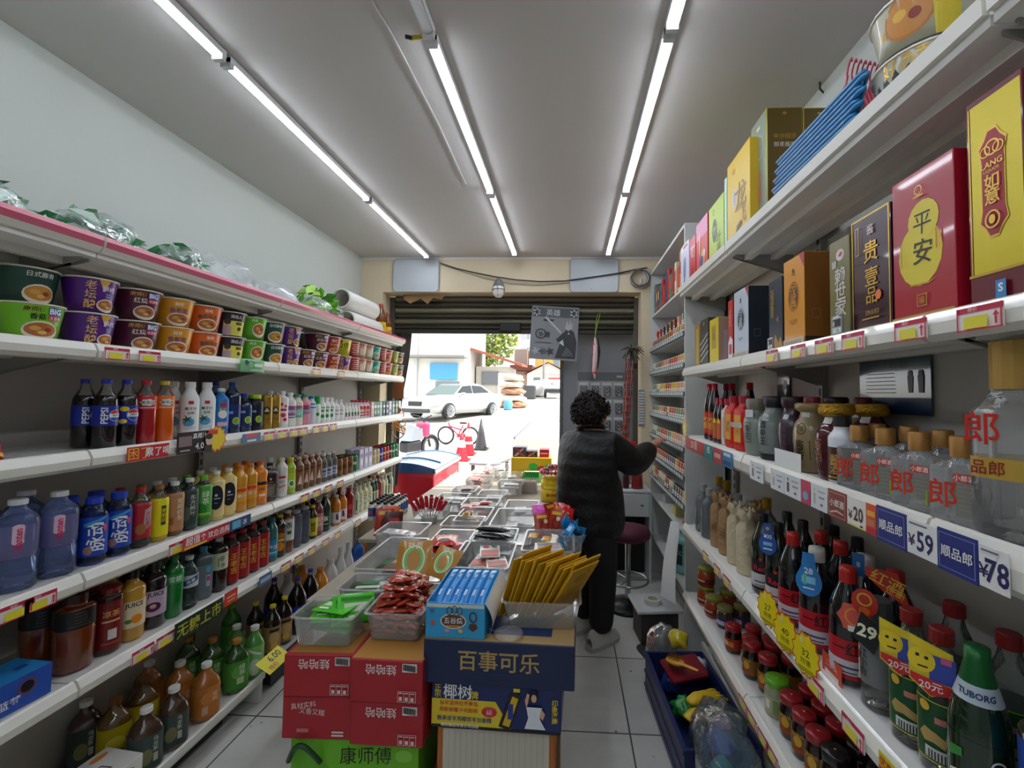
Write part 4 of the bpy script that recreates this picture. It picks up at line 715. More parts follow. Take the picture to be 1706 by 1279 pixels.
coco = carton(.44, .34, .15, {'front': [('p', [(-.218, .002), (.06, .002), (-.0, .095), (-.218, .095)], ylb), ('r', 0, .006, .436, .01, BLK), ('t', '正\n宗', -.198, .12, .024, ylb, .01), ('t', '椰树', -.13, .121, .05, WHT, .022), ('t', '牌', -.072, .112, .03, ylb, .03), ('t', '36年坚持在海南岛', -.125, .084, .0165, REDP, .02), ('t', '用新鲜椰子肉鲜榨', -.125, .062, .0165, REDP, .02), ('t', '敢承诺不用椰浆不加香精', -.105, .034, .017, gl('1a2c7a'), .03), ('t', '椰树集团有限公司出品', -.12, .013, .013, WHT, .02),
     ('e', -.02, .062, .026, .016, REDP), ('t', '正宗\n鲜榨', -.02, .062, .01, WHT),
     ('p', [(.012, .02), (.05, .008), (.088, .118), (.066, .135), (.05, .128)], gl('1a1814')), ('p', [(.025, .026), (.048, .02), (.078, .112), (.058, .12)], gl('d8b41e')), ('r', .052, .07, .018, .05, gl('2c3a8a')), ('r', .072, .14, .022, .012, ylb),
     ('e', .13, .122, .014, .02, gl('1a1412')), ('e', .13, .118, .009, .013, gl('d8a88c')), ('p', [(.105, .09), (.158, .09), (.15, .055), (.17, .02), (.1, .02), (.112, .055)], gl('e8eaf2')), ('p', [(.155, .088), (.168, .07), (.16, .05), (.15, .06)], gl('d8a88c')), ('p', [(.105, .088), (.1, .11), (.108, .135), (.115, .13), (.11, .1)], gl('d8a88c')),
     ('t', '印\n象\n海\n南', .2, .08, .022, ylb, .02)], 'right': [('r', 0, .075, .33, .14, gl('24368a'))], 'top': []}, NAVY, .003)
stackbox('blue and yellow coconut drink carton under the dark blue cola carton', coco, -.23, 1.695, .4525, -.035)
pepb = carton(.51, .36, .145, {'front': [('t', '百事可乐', .002, .082, .07, gl('b89a58'), .03), ('r', 0, .04, .17, .008, gl('1a2a5a')), ('r', -.05, .03, .1, .006, gl('1a2a5a'))], 'top': [('r', 0, 0, .505, .355, gl('b89a68')), ('r', .01, -.03, .33, .2, gl('24386a')), ('ring', -.02, -.04, .055, .075, .008, gl('8a98b8'))], 'right': [('r', 0, .12, .35, .045, gl('b89a68'))]}, mat('18264e', .45), .003)
stackbox('dark blue cola carton with gold characters on top of the middle stack', pepb, -.222, 1.69, .6045, -.03)

wood = mat('a89e8c', .55, var=.12, scale=6); legm = mat('8a8d90', .4, .6)
def table(label, x0, x1, y0, y1, z):
    t = MB().box(((x0 + x1) / 2, (y0 + y1) / 2, z - .012), (x1 - x0, y1 - y0, .024), wood, .003)
    one('folding_table', 'table', label, t, [('leg', MB().tube([(x, y, z - .024), (x, y, 0)], .014, legm)) for x in (x0 + .08, x1 - .08) for y in (y0 + .1, y1 - .1)] + [('apron', MB().box(((x0 + x1) / 2, y0 + .03, z - .05), (x1 - x0 - .1, .02, .05), legm))])
TZ = .668
table('wooden table under the candy tubs behind the stacked boxes', -1.14, .04, 1.93, 2.70, TZ)
table('long wooden table carrying the candy tubs out through the doorway', -1.3, -.12, 2.74, 5.1, TZ)

TUB = mat('ffffff', .14, kind='g', milkw=.2, milk='f4f6f6', gl=.8)
def tub_mesh(w_, d, h, col=TUB):
    m = MB(); k = .88; t = .0025; ls = []
    def ring(q, z, e=0):
        a, b_ = w_ / 2 * q + e, d / 2 * q + e; r = min(.02, a * .5)
        out = []
        for cx, cy, a0 in ((a - r, b_ - r, 0), (-a + r, b_ - r, PI / 2), (-a + r, -b_ + r, PI), (a - r, -b_ + r, 1.5 * PI)):
            out += [(cx + r * math.cos(a0 + PI / 6 * i), cy + r * math.sin(a0 + PI / 6 * i), z) for i in range(4)]
        return out
    rs = [ring(k, .001), ring(1, h - .004), ring(1, h - .003, .007), ring(1, h, .007), ring(1, h, -t), ring(k, .001 + t, -t)]
    n = len(rs[0])
    for i in range(5): m.add(rs[i] + rs[i + 1], [(j, (j + 1) % n, n + (j + 1) % n, n + j) for j in range(n)], col, False)
    m.add(rs[0], [tuple(range(n))[::-1]], col)
    return m
def tub(label, u0, u1, vf, vb, z=.79, h=.12, col=TUB, name='plastic_tub', rz=0):
    """an open tub whose front rim runs from column u0 to u1 at height vf in the photograph and whose rear rim shows at vb"""
    a, b_, c = atz(u0, vf, z), atz(u1, vf, z), atz((u0 + u1) / 2, vb, z)
    w_, d = abs(b_.x - a.x), max(.1, c.y - (a.y + b_.y) / 2)
    x, y = (a.x + b_.x) / 2, (a.y + b_.y) / 2 + d / 2
    one(name, 'plastic tub', label, tub_mesh(w_ - .016, d - .012, h, col), [], (x, y, z - h + .0005), rz)
    return x, y, w_ * .86, d * .86, z - h + .006
def packet(key, name, cat, w_, h_, t, col, art=(), rough=.3, n=8):
    KINDS[key] = Kind(name, cat, pillow(w_, h_, t, mat(col, rough, coat=.4), art, n), ())
FOIL = mat('c8c8cc', .2, .9)
def lay(kind, box, n, label, group, seed=0, tilt=.25, dz=.012, top=None, spread=.32, flat=True, sc_=1):
    x, y, w_, d, z = box; r = random.Random(seed)
    bb = KINDS[kind].root.vertices; pw, ph, pt = [max(v.co[q] for v in bb) for q in (0, 2, 1)]; dz = max(dz, 2.05 * pt + .002); tilt *= .25
    for i in range(n):
        a = r.uniform(-.25, .25) + (PI / 2 if (pw < ph) == (w_ > d) and max(pw, ph) * 2 < max(w_, d) else 0); sx, sy = (ph, pw) if a > 1 else (pw, ph)
        p = (x + r.uniform(-1, 1) * max(0, w_ / 2 - sx * 1.15), y + r.uniform(-1, 1) * max(0, d / 2 - sy * 1.15), z + .012 + (.03 if n < 4 else .01) + i * dz)
        e = Euler((-PI / 2 + r.uniform(-tilt, tilt), r.uniform(-tilt, tilt), 0)).to_matrix().to_4x4()
        e = (Euler((0, 0, a)).to_matrix().to_4x4() @ e).to_euler()
        KINDS[kind].put(label, p, e, sc_, group)
packet('p_green', 'snack_pack', 'snack pack', .14, .1, .012, '4ac81e', [('r', 0, 0, .1, .03, gl('dfe8d0')), ('r', 0, .03, .12, .012, gl('1e8a1c')), ('r', -.03, -.032, .04, .01, WHT)])
packet('p_candy', 'candy_pack', 'candy', .075, .05, .02, 'b8402a', [('r', 0, 0, .034, .03, mat('c8b4a8', .2, .8)), ('e', .02, .0, .01, .01, gl('e8c8a0'))], .22, 6)
packet('p_noodle', 'snack_pack', 'snack pack', .13, .15, .02, 'b8822a', [('e', 0, 0, .04, .05, gl('6ac86a')), ('ring', 0, 0, .045, .055, .006, gl('d8e8c0')), ('t', '拌面', 0, .055, .03, gl('f0e0c0'), .02)])
packet('p_shiny', 'snack_pack', 'snack pack', .12, .16, .03, 'd0181e', [('t', '辣条', 0, .03, .05, GLD, .03), ('e', .0, -.04, .03, .02, gl('5a2414'))], .2)
packet('p_pink', 'snack_pack', 'snack pack', .1, .15, .01, 'd8d8d0', [('r', 0, -.03, .09, .07, gl('d86a5a')), ('e', -.02, .045, .018, .018, REDP), ('r', .024, .05, .03, .02, gl('4a5a5a'))] + lines(0, 0, .08, 5, .014, gl('e8a89a'), .004))
packet('p_brown', 'snack_pack', 'snack pack', .1, .15, .012, '6a3c28', [('r', 0, .02, .07, .04, gl('b88a6a'))])
packet('p_black', 'snack_pack', 'snack pack', .035, .2, .03, '15201c', [('r', 0, .0, .02, .12, gl('24382e'))], .15)
packet('p_white', 'snack_pack', 'snack pack', .08, .13, .012, 'dcdcda', [('r', 0, .02, .05, .03, gl('b8b0b4')), ('r', 0, -.03, .04, .02, gl('d8a8a8'))])
packet('p_dkgreen', 'snack_pack', 'snack pack', .15, .12, .02, '1e4a28', [('r', 0, -.02, .1, .02, gl('c8d4c0')), ('e', 0, .02, .04, .02, gl('2a7a38'))])
packet('p_maroon', 'snack_pack', 'snack pack', .1, .14, .015, '4a1418', [('r', 0, .02, .06, .03, gl('b83a3a'))])
packet('p_yellow', 'snack_pack', 'snack pack', .05, .08, .014, 'e8b41e', [('r', 0, 0, .03, .03, gl('d85a2a'))])
packet('p_red', 'snack_pack', 'snack pack', .07, .11, .016, 'c8202a', [('r', 0, .01, .04, .04, gl('e8c8a0'))])
packet('p_blue', 'snack_pack', 'snack pack', .06, .07, .016, '1e9ae0', [('r', 0, 0, .03, .03, gl('c8e8f8'))])
packet('p_magenta', 'snack_pack', 'snack pack', .13, .1, .03, 'd828b0', [('e', 0, 0, .04, .02, gl('e86ad0'))])
packet('p_redbrown', 'snack_pack', 'snack pack', .1, .15, .025, 'b03020', [('e', .01, -.01, .03, .04, gl('6a3018')), ('r', 0, .05, .07, .02, GLD), ('e', .02, .02, .014, .014, gl('e8d8b0'))])
packet('p_orange', 'snack_pack', 'snack pack', .09, .13, .014, 'e0703a', [('r', 0, 0, .06, .04, gl('f0c8a0'))])
packet('wafer', 'wafer_pack', 'wafer pack', .03, .2, .024, '1c8ad8', [('r', .003, .05, .012, .02, gl('9cc8e8')), ('r', -.004, -.05, .01, .03, gl('b8d8f0')), ('r', 0, .0, .012, .05, gl('3aa4e4'))], .2)
# front tubs
b1 = tub('clear tub of bright green packs on the red carton stack', 477, 590, 1031, 990, .79, .1)
lay('p_green', b1, 5, 'bright green snack pack in the front tub on the red stack', 'green snack packs in the front tub', 1, .2, .013)
for i, (dx, rx) in enumerate(((.05, .5), (.07, .62))): KINDS['p_green'].put('bright green snack pack in the front tub on the red stack', (b1[0] + dx, b1[1] + .03, b1[4] + .07 + .01 * i), (-rx, .2, .8), 1, 'green snack packs in the front tub')
b2 = tub('clear tub heaped with orange-red candy twists on the red cartons', 601, 704, 1024, 968, .79, .1)
r = random.Random(4)
lay_ = [(4, 5, 1.), (4, 5, 1.), (4, 5, 1.), (4, 5, 1.), (4, 4, .92), (3, 4, .8), (3, 3, .7), (2, 2, .5)]
for k, (nx, ny, q) in enumerate(lay_):
    for a in range(nx):
        for c in range(ny):
            p = (b2[0] + ((a + .5) / nx - .5 + r.uniform(-.03, .03)) * b2[2] * .86 * q, b2[1] + ((c + .5) / ny - .5 + r.uniform(-.03, .03)) * b2[3] * .86 * q, b2[4] + .016 + .0225 * k + r.uniform(-.003, .003))
            KINDS['p_candy'].put('small orange-red foil candy pack heaped in the tub on the red cartons', p, (-PI / 2 + r.uniform(-.45, .45) * (1 if k > 3 else .3), r.uniform(-.5, .5) * (1 if k > 3 else .3), r.uniform(-.5, .5)), .82, 'orange-red candy packs in the tub')
KINDS['p_noodle'].put('tan noodle snack pack with green picture leaning behind the candy heap', (b2[0] - .03, b2[1] + .17, b2[4] + .17), (-.6, 0, .15), 1.1)
KINDS['p_noodle'].put('tan noodle snack pack lying flatter beside another behind the candy heap', (b2[0] + .1, b2[1] + .17, b2[4] + .165), (-.8, .15, -.3), .9)
# blue wafer box
cyan = mat('2fa2d8', .4); bw, bd, bh = .2, .3, .115
m = MB()
for c, d_ in (((0, -bd / 2, bh / 2), (bw, .003, bh)), ((0, bd / 2, bh / 2), (bw, .003, bh)), ((-bw / 2, 0, bh / 2), (.003, bd, bh)), ((bw / 2, 0, bh / 2), (.003, bd, bh)), ((0, 0, .0015), (bw, bd, .003))): m.box(c, d_, cyan)
bn = gl('5a3420')
m.art([('r', 0, .106, .198, .012, gl('d8e0d8')), ('e', -.006, .056, .045, .026, gl('e8e0cc')), ('e', -.006, .056, .041, .022, bn), ('t', '五谷烧', -.006, .058, .022, WHT, .02), ('r', -.006, .04, .05, .005, gl('d88a3c')), ('ring', -.02, .09, .01, .014, .003, bn), ('ring', -.002, .094, .01, .014, .003, bn), ('ring', .016, .09, .01, .014, .003, bn), ('ring', .062, .072, .014, .018, .005, bn), ('p', [(.05, .05), (.074, .05), (.078, .036), (.062, .024), (.046, .036)], bn), ('e', -.076, .05, .007, .008, gl('d84a3a')), ('e', -.08, .09, .007, .007, gl('5a5aa0')), ('e', -.026, .026, .008, .006, gl('e08aa0')), ('e', .02, .026, .008, .006, GLD)], flat_y(-bd / 2 - .0015, .0003))
fl_ = MB().grid(lambda u, v: (bw / 2 + .003 + .05 * math.sin(u * PI) * .4 + u * .01, -bd / 2 + v * bd, bh - u * .11), 6, 2, mat('e4e2dc', .6))
B_ = (-.375, 1.675, .7515)
one('wafer_box', 'box', 'open sky-blue box of wafers with a brown printed emblem on the cola carton', m, [('flap', fl_)], B_, -.02)
for k in range(6):
    for j in range(2):
        KINDS['wafer'].put('sky-blue wafer pack lying slanted in the open blue box', (B_[0] - .078 + k * .031, B_[1] - .02 + j * .035, B_[2] + .06 + j * .042), (-PI / 2 + .22, 0, -.12 if j else .05), (1, .9, 1), 'blue wafer packs in the box')
# tub of yellow envelopes
YEN = mat('d8a81c', .32, coat=.3)
b3 = tub('clear tub full of yellow envelopes on the cola carton', 832, 970, 1006, 955, .845, .095)
env = MB().box((0, 0, .11), (.15, .006, .24), YEN, .002)
env.art([('e', 0, .17, .03, .022, gl('c0881c')), ('r', 0, .12, .08, .004, gl('b8781c')), ('r', .03, .2, .012, .012, gl('8a6a1c')), ('r', -.02, .07, .06, .05, gl('c89420'))], flat_y(-.003, .0003))
KINDS['env'] = Kind('yellow_envelope', 'snack pack', env, [])
r = random.Random(9)
NE = 15
for i in range(NE):
    t = i / (NE - 1); lean = .42 + .26 * t
    Wd = Vector((.66, .75, 0)).normalized(); A = Vector((math.sin(lean), -.05, math.cos(lean))); A = (A - Wd * A.dot(Wd)).normalized(); Nn = A.cross(Wd)
    M = Matrix((Wd, Nn, A)).transposed()
    KINDS['env'].put('flat yellow snack envelope leaning over in the tub on the cola carton', Vector((b3[0] - .11 + .175 * t, b3[1] - .02, b3[4] + .022)) + Wd * (.02 if i % 3 == 1 else 0) + A * (.02 if i % 4 == 1 else 0), M.to_euler(), 1, 'yellow envelopes in the tub')
one('clip_lid', 'lid', 'clear round lid lying on the cola carton beside the envelope tub', MB().lathe([(.05, 0), (.052, .004), (.046, .008), (0, .009)], TUB, 20), [], (-.2, 1.56, .7515))
# tubs on the tables, front to back: label, front rim columns, front and rear rim rows, what is in it
T = [('clear tub with a flat dark green pack beside the green-bag tub', 556, 642, 983, 953, [('p_dkgreen', 3, 'flat dark green snack pack in the second tub')]),
 ('clear tub with brown and dark packs beside the drinks rack', 581, 668, 948, 893, [('p_dkgreen', 1, 'dark green snack pack under brown ones'), ('p_brown', 2, 'brown snack pack in the tub beside the drinks rack')]),
 ('clear tub of white sachets by the drinks rack', 618, 700, 890, 868, [('p_white', 6, 'white sachet in the tub near the drinks rack')]),
 ('clear tub of shiny red packs in the middle of the table', 686, 766, 931, 880, [('p_shiny', 5, 'shiny red snack pack in the middle tub')]),
 ('clear tub with pink striped packets behind the wafer box', 742, 848, 946, 900, [('p_brown', 2, 'brown snack packet lying behind the pink striped packets'), ('p_pink', 4, 'white packet with pink stripes behind the wafer box')]),
 ('clear tub of black sausage packs', 779, 858, 900, 878, [('p_black', 5, 'long glossy black sausage pack in a tub')]),
 ('clear tub of white wrappers behind the yellow envelopes', 866, 958, 918, 882, [('p_white', 5, 'white wrapper pack behind the yellow envelopes'), ('p_yellow', 2, 'small yellow pack among the white wrappers')]),
 ('low empty clear tub behind the shiny red packs', 730, 800, 876, 858, []),
 ('clear tub of yellow and pink sweets', 752, 810, 868, 843, [('p_yellow', 7, 'small yellow sweet pack in a tub'), ('p_red', 2, 'small red sweet pack among yellow ones')]),
 ('grey tub with a yellow rim edge', 812, 890, 876, 846, [('p_white', 2, 'white sachet at the bottom of the yellow-rimmed tub')]),
 ('clear tub heaped with red snack bags beside the woman', 900, 962, 882, 862, []),
 ('empty clear tub beside the lollipop sticks', 680, 742, 842, 827, [('p_white', 3, 'white sachet in the tub behind the fan of sticks')]),
 ('clear tub with a red parcel', 765, 828, 842, 828, [('p_red', 4, 'red snack pack beside a red parcel')]),
 ('clear tub in front of the acrylic box', 838, 896, 846, 832, [('p_white', 3, 'pale sachet in front of the acrylic box')]),
 ('clear tub left of the dark packs', 722, 776, 831, 820, [('p_white', 3, 'pale sachet in the tub by the red freezer')]),
 ('clear tub of dark maroon packs near the freezer', 748, 792, 818, 808, [('p_maroon', 5, 'dark maroon snack pack near the freezer')]),
 ('clear tub of pale packs between the dark packs and the acrylic box', 793, 842, 825, 815, [('p_white', 4, 'pale pack between dark packs and acrylic box')]),
 ('clear tub of orange packs by the freezer', 772, 818, 800, 791, [('p_orange', 5, 'orange snack pack by the freezer')]),
 ('clear tub in front of the green stick packs', 826, 872, 806, 798, [('p_white', 3, 'white pack in front of the green sticks')]),
 ('second clear tub before the yellow candy box', 826, 868, 793, 785, [('p_white', 3, 'white pack before the yellow candy box')]),
 ('clear tub of pink packs at the far end of the table', 783, 820, 787, 780, [('p_red', 4, 'red pack at the far end of the table')]),
 ('clear tub of blue-white packs at the far end', 806, 848, 778, 771, [('p_white', 4, 'white pack at the far end of the table')])]
for i, (lb, u0, u1, vf, vb, cs) in enumerate(T):
    b = tub(lb, u0, u1, vf, vb, .79, .12 if vf > 845 else .1); z = b[4]
    k = 0
    for kk, n, l2 in cs:
        lay(kk, (b[0], b[1], b[2], b[3], z + k * .016), n, l2, l2 + 's' if n > 1 else None, i * 7 + k, .18, .016, spread=.22); k += n
# heap of snack bags beside the woman
hb = [atz(925, 862, .8), atz(950, 862, .8)]
for i, (dx, dy, dz, rx, rz, k, lb) in enumerate(((-.02, -.03, .0, -.5, .4, 'p_redbrown', 'red-brown snack bag standing at the front of the heap beside the woman'), (.06, -.02, .02, -.3, -.5, 'p_redbrown', 'red-brown snack bag leaning outward on the heap beside the woman'), (-.03, .1, .06, -1.1, .2, 'p_magenta', 'magenta snack bag lying on top of the heap beside the woman'), (.03, .06, .04, -.4, .9, 'p_redbrown', 'red-brown snack bag at the back of the heap under the magenta one'), (.12, .02, .02, -.2, -.9, 'p_shiny', 'bright red snack bag at the outer edge of the heap beside the woman'), (.09, .1, .03, -.6, -.2, 'p_shiny', 'bright red snack bag behind another on the heap beside the woman'))):
    KINDS[k].put(lb, (hb[0].x + dx - .05, hb[0].y + dy - .14, .80 + dz), (rx, 0, rz), .95)
bb = tub('small clear tub of bright blue packets at the table edge', 932, 974, 893, 878, .79, .1)
r = random.Random(3)
for i in range(14): KINDS['p_blue'].put('bright blue packet piled in the small tub at the table edge', (bb[0] + r.uniform(-.05, .05), bb[1] + r.uniform(-.05, .05), bb[4] + .03 + i * .009), (r.uniform(-1.5, -.3), r.uniform(-.5, .5), r.uniform(0, 6)), 1, 'blue packets at the table edge')
# fan of red and white sticks
st = MB().tube([(0, 0, 0), (0, 0, .17)], .0035, gl('d8dcd4'), 6).box((0, 0, .14), (.024, .008, .08), gl('b81c2c'), .002)
KINDS['stick'] = Kind('candy_stick', 'candy stick', st, [])
c0 = atz(715, 872, TZ)
one('plastic_cup', 'plastic cup', 'clear cup holding the fan of red candy sticks', MB().lathe([(.0, .002), (.05, 0), (.056, .05), (.053, .05), (.047, .004), (0, .005)], TUB, 18), [], (c0.x, c0.y, TZ + .001))
for i in range(11):
    a = -1.0 + 2.0 * i / 10; KINDS['stick'].put('red-headed candy stick fanned out in a clear cup', (c0.x + .022 * math.sin(a), c0.y - .022 + .022 * (i % 3), TZ + .012), (.1 - .1 * (i % 3), a * .62, 0), 1, 'candy sticks in the clear cup')
# snack bags and black-capped bottles between the table and the drinks rack
B('mini_black', '', .13, .022, gl('d8d4cc'), '1a1a1c', (.03, .09, '2a5a9a', [('r', 0, .06, .03, .02, REDP)]), zs=.7, rn=.012, name='sauce_bottle')
g0 = atz(670, 842, .79)
for i in range(6):
    for j in range(4): KINDS['mini_black'].put('small white bottle with a black cap packed in rows by the freezer', (g0.x - .22 + j * .05 - .02, g0.y + .05 + i * .05, TZ + .0015), 0, 1, 'black-capped bottles by the freezer')
for i, (u, v, k, lb) in enumerate(((640, 868, 'p_redbrown', 'red-brown snack bag standing between candy tubs and rack, first from the boxes'), (652, 860, 'p_orange', 'orange snack bag standing between candy tubs and rack'), (664, 852, 'p_yellow', 'yellow snack bag standing between candy tubs and rack'), (655, 872, 'p_maroon', 'maroon snack bag leaning in front of the orange one'))):
    p = atz(u, v, .76); KINDS[k].put(lb, (p.x, p.y, .755 if k != 'p_yellow' else .73), (-.25, .1, .5), 1.1)
# acrylic box of sticks, lollipop bucket, green stick packs
p = atz(872, 832, TZ); m = MB()
for c, d_ in (((0, -.07, .06), (.2, .003, .12)), ((0, .07, .06), (.2, .003, .12)), ((-.1, 0, .06), (.003, .14, .12)), ((.1, 0, .06), (.003, .14, .12)), ((0, 0, .002), (.2, .14, .004))): m.box(c, d_, TUB)
one('acrylic_box', 'box', 'clear acrylic box of pinkish sticks beside the lollipop bucket', m, [], (p.x, p.y + .3, TZ))
KINDS['pst'] = Kind('biscuit_stick', 'biscuit stick', MB().box((0, 0, .05), (.012, .03, .1), gl('a8887c'), .002))
for i in range(12):
    for j in range(3): KINDS['pst'].put('pinkish biscuit stick standing in the acrylic box', (p.x - .082 + i * .015, p.y + .3 - .04 + j * .04, TZ + .005), 0, 1, 'biscuit sticks in the acrylic box')
p = atz(922, 834, TZ); YB = mat('e4bc0c', .35, coat=.3)
bk = MB().lathe([(0, .002), (.09, 0), (.1, .01), (.1, .1), (.096, .105), (.1, .11), (.1, .17), (.085, .19), (.095, .2), (.07, .215), (0, .215)], YB, 28)
bk.art([('t', '棒棒糖', 0, .06, .03, REDP, .03), ('r', 0, .125, .16, .02, gl('f0d84a')), ('e', -.04, .06, .012, .014, gl('3a8a3a'))], wrap(.1005), .008)
one('lollipop_bucket', 'bucket', 'round yellow bucket full of lollipops beside the woman', bk, [], (p.x - .01, p.y + .02, TZ + .001))
for kx, c in (('lolr', 'c8243c'), ('lolp', 'd8607a'), ('lolv', '6a4a7a')):
    KINDS[kx] = Kind('lollipop', 'lollipop', MB().tube([(0, 0, 0), (0, 0, .07)], .002, gl('f0ece0'), 5), [('candy', MB().lathe([(0, .06), (.013, .066), (.018, .078), (.013, .09), (0, .096)], mat(c, .15, coat=.8), 12))])
r = random.Random(8)
for i in range(26):
    ring_ = 0 if i < 7 else 1; a = 2 * PI * i / (7 if not ring_ else 19); q = .03 if not ring_ else .072
    KINDS[('lolr', 'lolr', 'lolp', 'lolv')[(i * 3) % 4]].put({'lolr': 'red', 'lolp': 'pink', 'lolv': 'violet'}[('lolr', 'lolr', 'lolp', 'lolv')[(i * 3) % 4]] + ' lollipop stuck in the yellow bucket', (p.x - .01 + q * math.cos(a), p.y + .02 + q * math.sin(a), TZ + (.21 if not ring_ else .175)), (-.35 * math.sin(a) * ring_, .35 * math.cos(a) * ring_, 0), 1, 'lollipops in the yellow bucket')
p = atz(886, 806, TZ)
KINDS['gst'] = Kind('green_stick_pack', 'stick pack', MB().box((0, 0, .06), (.018, .018, .12), gl('2a9a3a'), .003).box((0, 0, .122), (.017, .017, .006), gl('e8e8e0')))
for i in range(8):
    for j in range(2): KINDS['gst'].put('green stick pack with a white top in the row behind the acrylic box', (p.x - .07 + i * .0195, p.y + j * .0195, TZ + .001), 0, 1, 'green stick packs')
for i in range(6):
    for j in range(2): KINDS['mini_black'].put('small bottle behind the green stick packs', (p.x - .1 + i * .046, p.y + .2 + j * .046, TZ + .0015), 0, 1.15, 'small bottles behind the green sticks')
# yellow box with candy pictures, dark and red boxes on it
p = aty(885, 780, 4.6)
ybx = carton(.42, .3, .25, {'front': [('p', [(-.16, .002), (.21, .002), (.21, .14), (.1, .15), (-.04, .1)], gl('9ac41e')), ('p', [(-.16, .002), (-.12, .002), (.0, .1), (-.02, .11)], gl('1e6a2a')), ('e', .02, .16, .05, .035, gl('2ab03a')), ('e', .11, .14, .05, .03, REDP), ('e', .17, .15, .04, .035, gl('3ac04a')), ('t', '益达', .06, .06, .06, WHT, .02), ('t', '青', -.06, .11, .03, gl('2a8a3a'))]}, mat('dcb41c', .4), .003)
one('candy_display_box', 'box', 'tall yellow box with green and red candy pictures at the table end', ybx, [], (p.x, p.y + .16, TZ + .001))
for dx, w_, h_, col, lb in ((-.13, .14, .1, '4a4450', 'dark grey patterned box on top of the yellow candy box'), (.0, .11, .06, '2a2024', 'low black box between two others on the yellow candy box'), (.13, .1, .08, 'b81c2c', 'red box on top of the yellow candy box')):
    one('small_box', 'box', lb, carton(w_, .14, h_, {'front': [('p', [(-w_ * .4, .01), (-w_ * .2, .01), (w_ * .4, h_ - .01), (w_ * .2, h_ - .01)], gl('c8a0a8')), ('p', [(w_ * .4, .01), (w_ * .2, .01), (-w_ * .4, h_ - .01), (-w_ * .2, h_ - .01)], gl('a83a44'))] if h_ != .08 else [('r', 0, .04, w_ * .8, .012, gl('e8c8c8'))]}, gl(col)), [], (p.x + dx, p.y + .12, TZ + .2525))
# ------------------------------------------------------------------ the liquor rack
FR = -PI / 2      # turns a front that looks to -Y towards the aisle (-X)
def shelf_box(label, u0, u1, x, z, h, d, base, faces, set_back=0, name='liquor_box', tilt=0, parts=(), group=None):
    """a box whose aisle face spans columns u0 (far) .. u1 (near) of the photograph on the plane X=x"""
    x += set_back; a, b_ = yat(u0, x, z + .1), yat(u1, x, z + .1); w_ = a - b_ - .004
    f = {k: v(w_, d, h) if callable(v) else v for k, v in faces.items()}
    return one(name, 'box', label, carton(w_, d, h, f, base if not isinstance(base, str) else mat(base, .3, coat=.4), .0015), parts, (x + d / 2, (a + b_) / 2, z + .0015), (0, 0, FR), group)
gd = mat('c8a24a', .3, .7); INK = gl('1c1820'); WINE = '7c1420'
def edge(w_, h, m, t=.005): return [('fr', 0, h / 2, w_ - .002, h - .002, t, m)]
X1 = RX + .03
ROUND = [(.3, .42), (.15, .5), (-.15, .5), (-.3, .42), (-.5, .36), (-.42, .24), (-.42, -.24), (-.5, -.36), (-.3, -.42), (-.15, -.5), (.15, -.5), (.3, -.42), (.5, -.36), (.42, -.24), (.42, .24), (.5, .36)]
shelf_box('tall yellow and maroon liquor box with an oval red emblem', 1614, 1712, X1, Q1, .385, .12, mat('6a1220', .3, coat=.4), {
    'front': lambda w_, d, h: [('r', .004, h * .57, w_ * .9, h * .8, mat('d8c22a', .32, .2)), ('r', -w_ * .44, h * .57, .003, h * .8, gd), ('r', 0, h * .165, w_, .005, gd),
        ('p', [(q[0] * w_ * .52, h * .57 + q[1] * h * .5) for q in ROUND], gd), ('p', [(q[0] * w_ * .47, h * .57 + q[1] * h * .48) for q in ROUND], gl('a81c2c')), ('ring', 0, h * .73, .014, .014, .003, gd), ('ring', -.012, h * .72, .01, .01, .002, gd), ('ring', .012, h * .72, .01, .01, .002, gd),
        ('t', 'LANG', 0, h * .655, .015, gd, .02), ('t', 'LIQUOR', 0, h * .625, .008, gd), ('t', '如\n意', 0, h * .54, .03, gd, .02), ('ring', 0, h * .40, .014, .016, .003, gd), ('e', 0, h * .40, .006, .008, gd), ('r', .012, h * .08, .018, .03, gl('3a8ac8')), ('t', 'S', .012, h * .085, .02, WHT, .03)]})
shelf_box('red liquor box with a yellow gourd patch and black brush characters', 1488, 1594, X1, Q1, .325, .11, mat('b01c2e', .28, coat=.5), {
    'front': lambda w_, d, h: [('e', -.005, h * .45, w_ * .36, h * .21, gl('e4cf3a')), ('e', .006, h * .66, w_ * .25, h * .13, gl('e4cf3a')), ('t', '平', .004, h * .64, .052, INK, .0, -.05), ('t', '安', .004, h * .46, .056, INK, .0, -.1), ('p', [(-.03, h * .25), (.02, h * .24), (.04, h * .27), (.02, h * .25), (-.03, h * .262)], gd), ('fr', .002, h * .145, .026, .026, .002, gd), ('t', '福', .002, h * .145, .016, gd), ('r', 0, h * .03, w_, h * .06, gd), ('ring', 0, h * .86, .01, .01, .002, gd), ('r', 0, h * .82, .026, .003, gd), ('r', -w_ * .3, h * .46, .003, .05, gl('c88a2a')), ('r', w_ * .28, h * .5, .004, .04, gl('d8862a'))]})
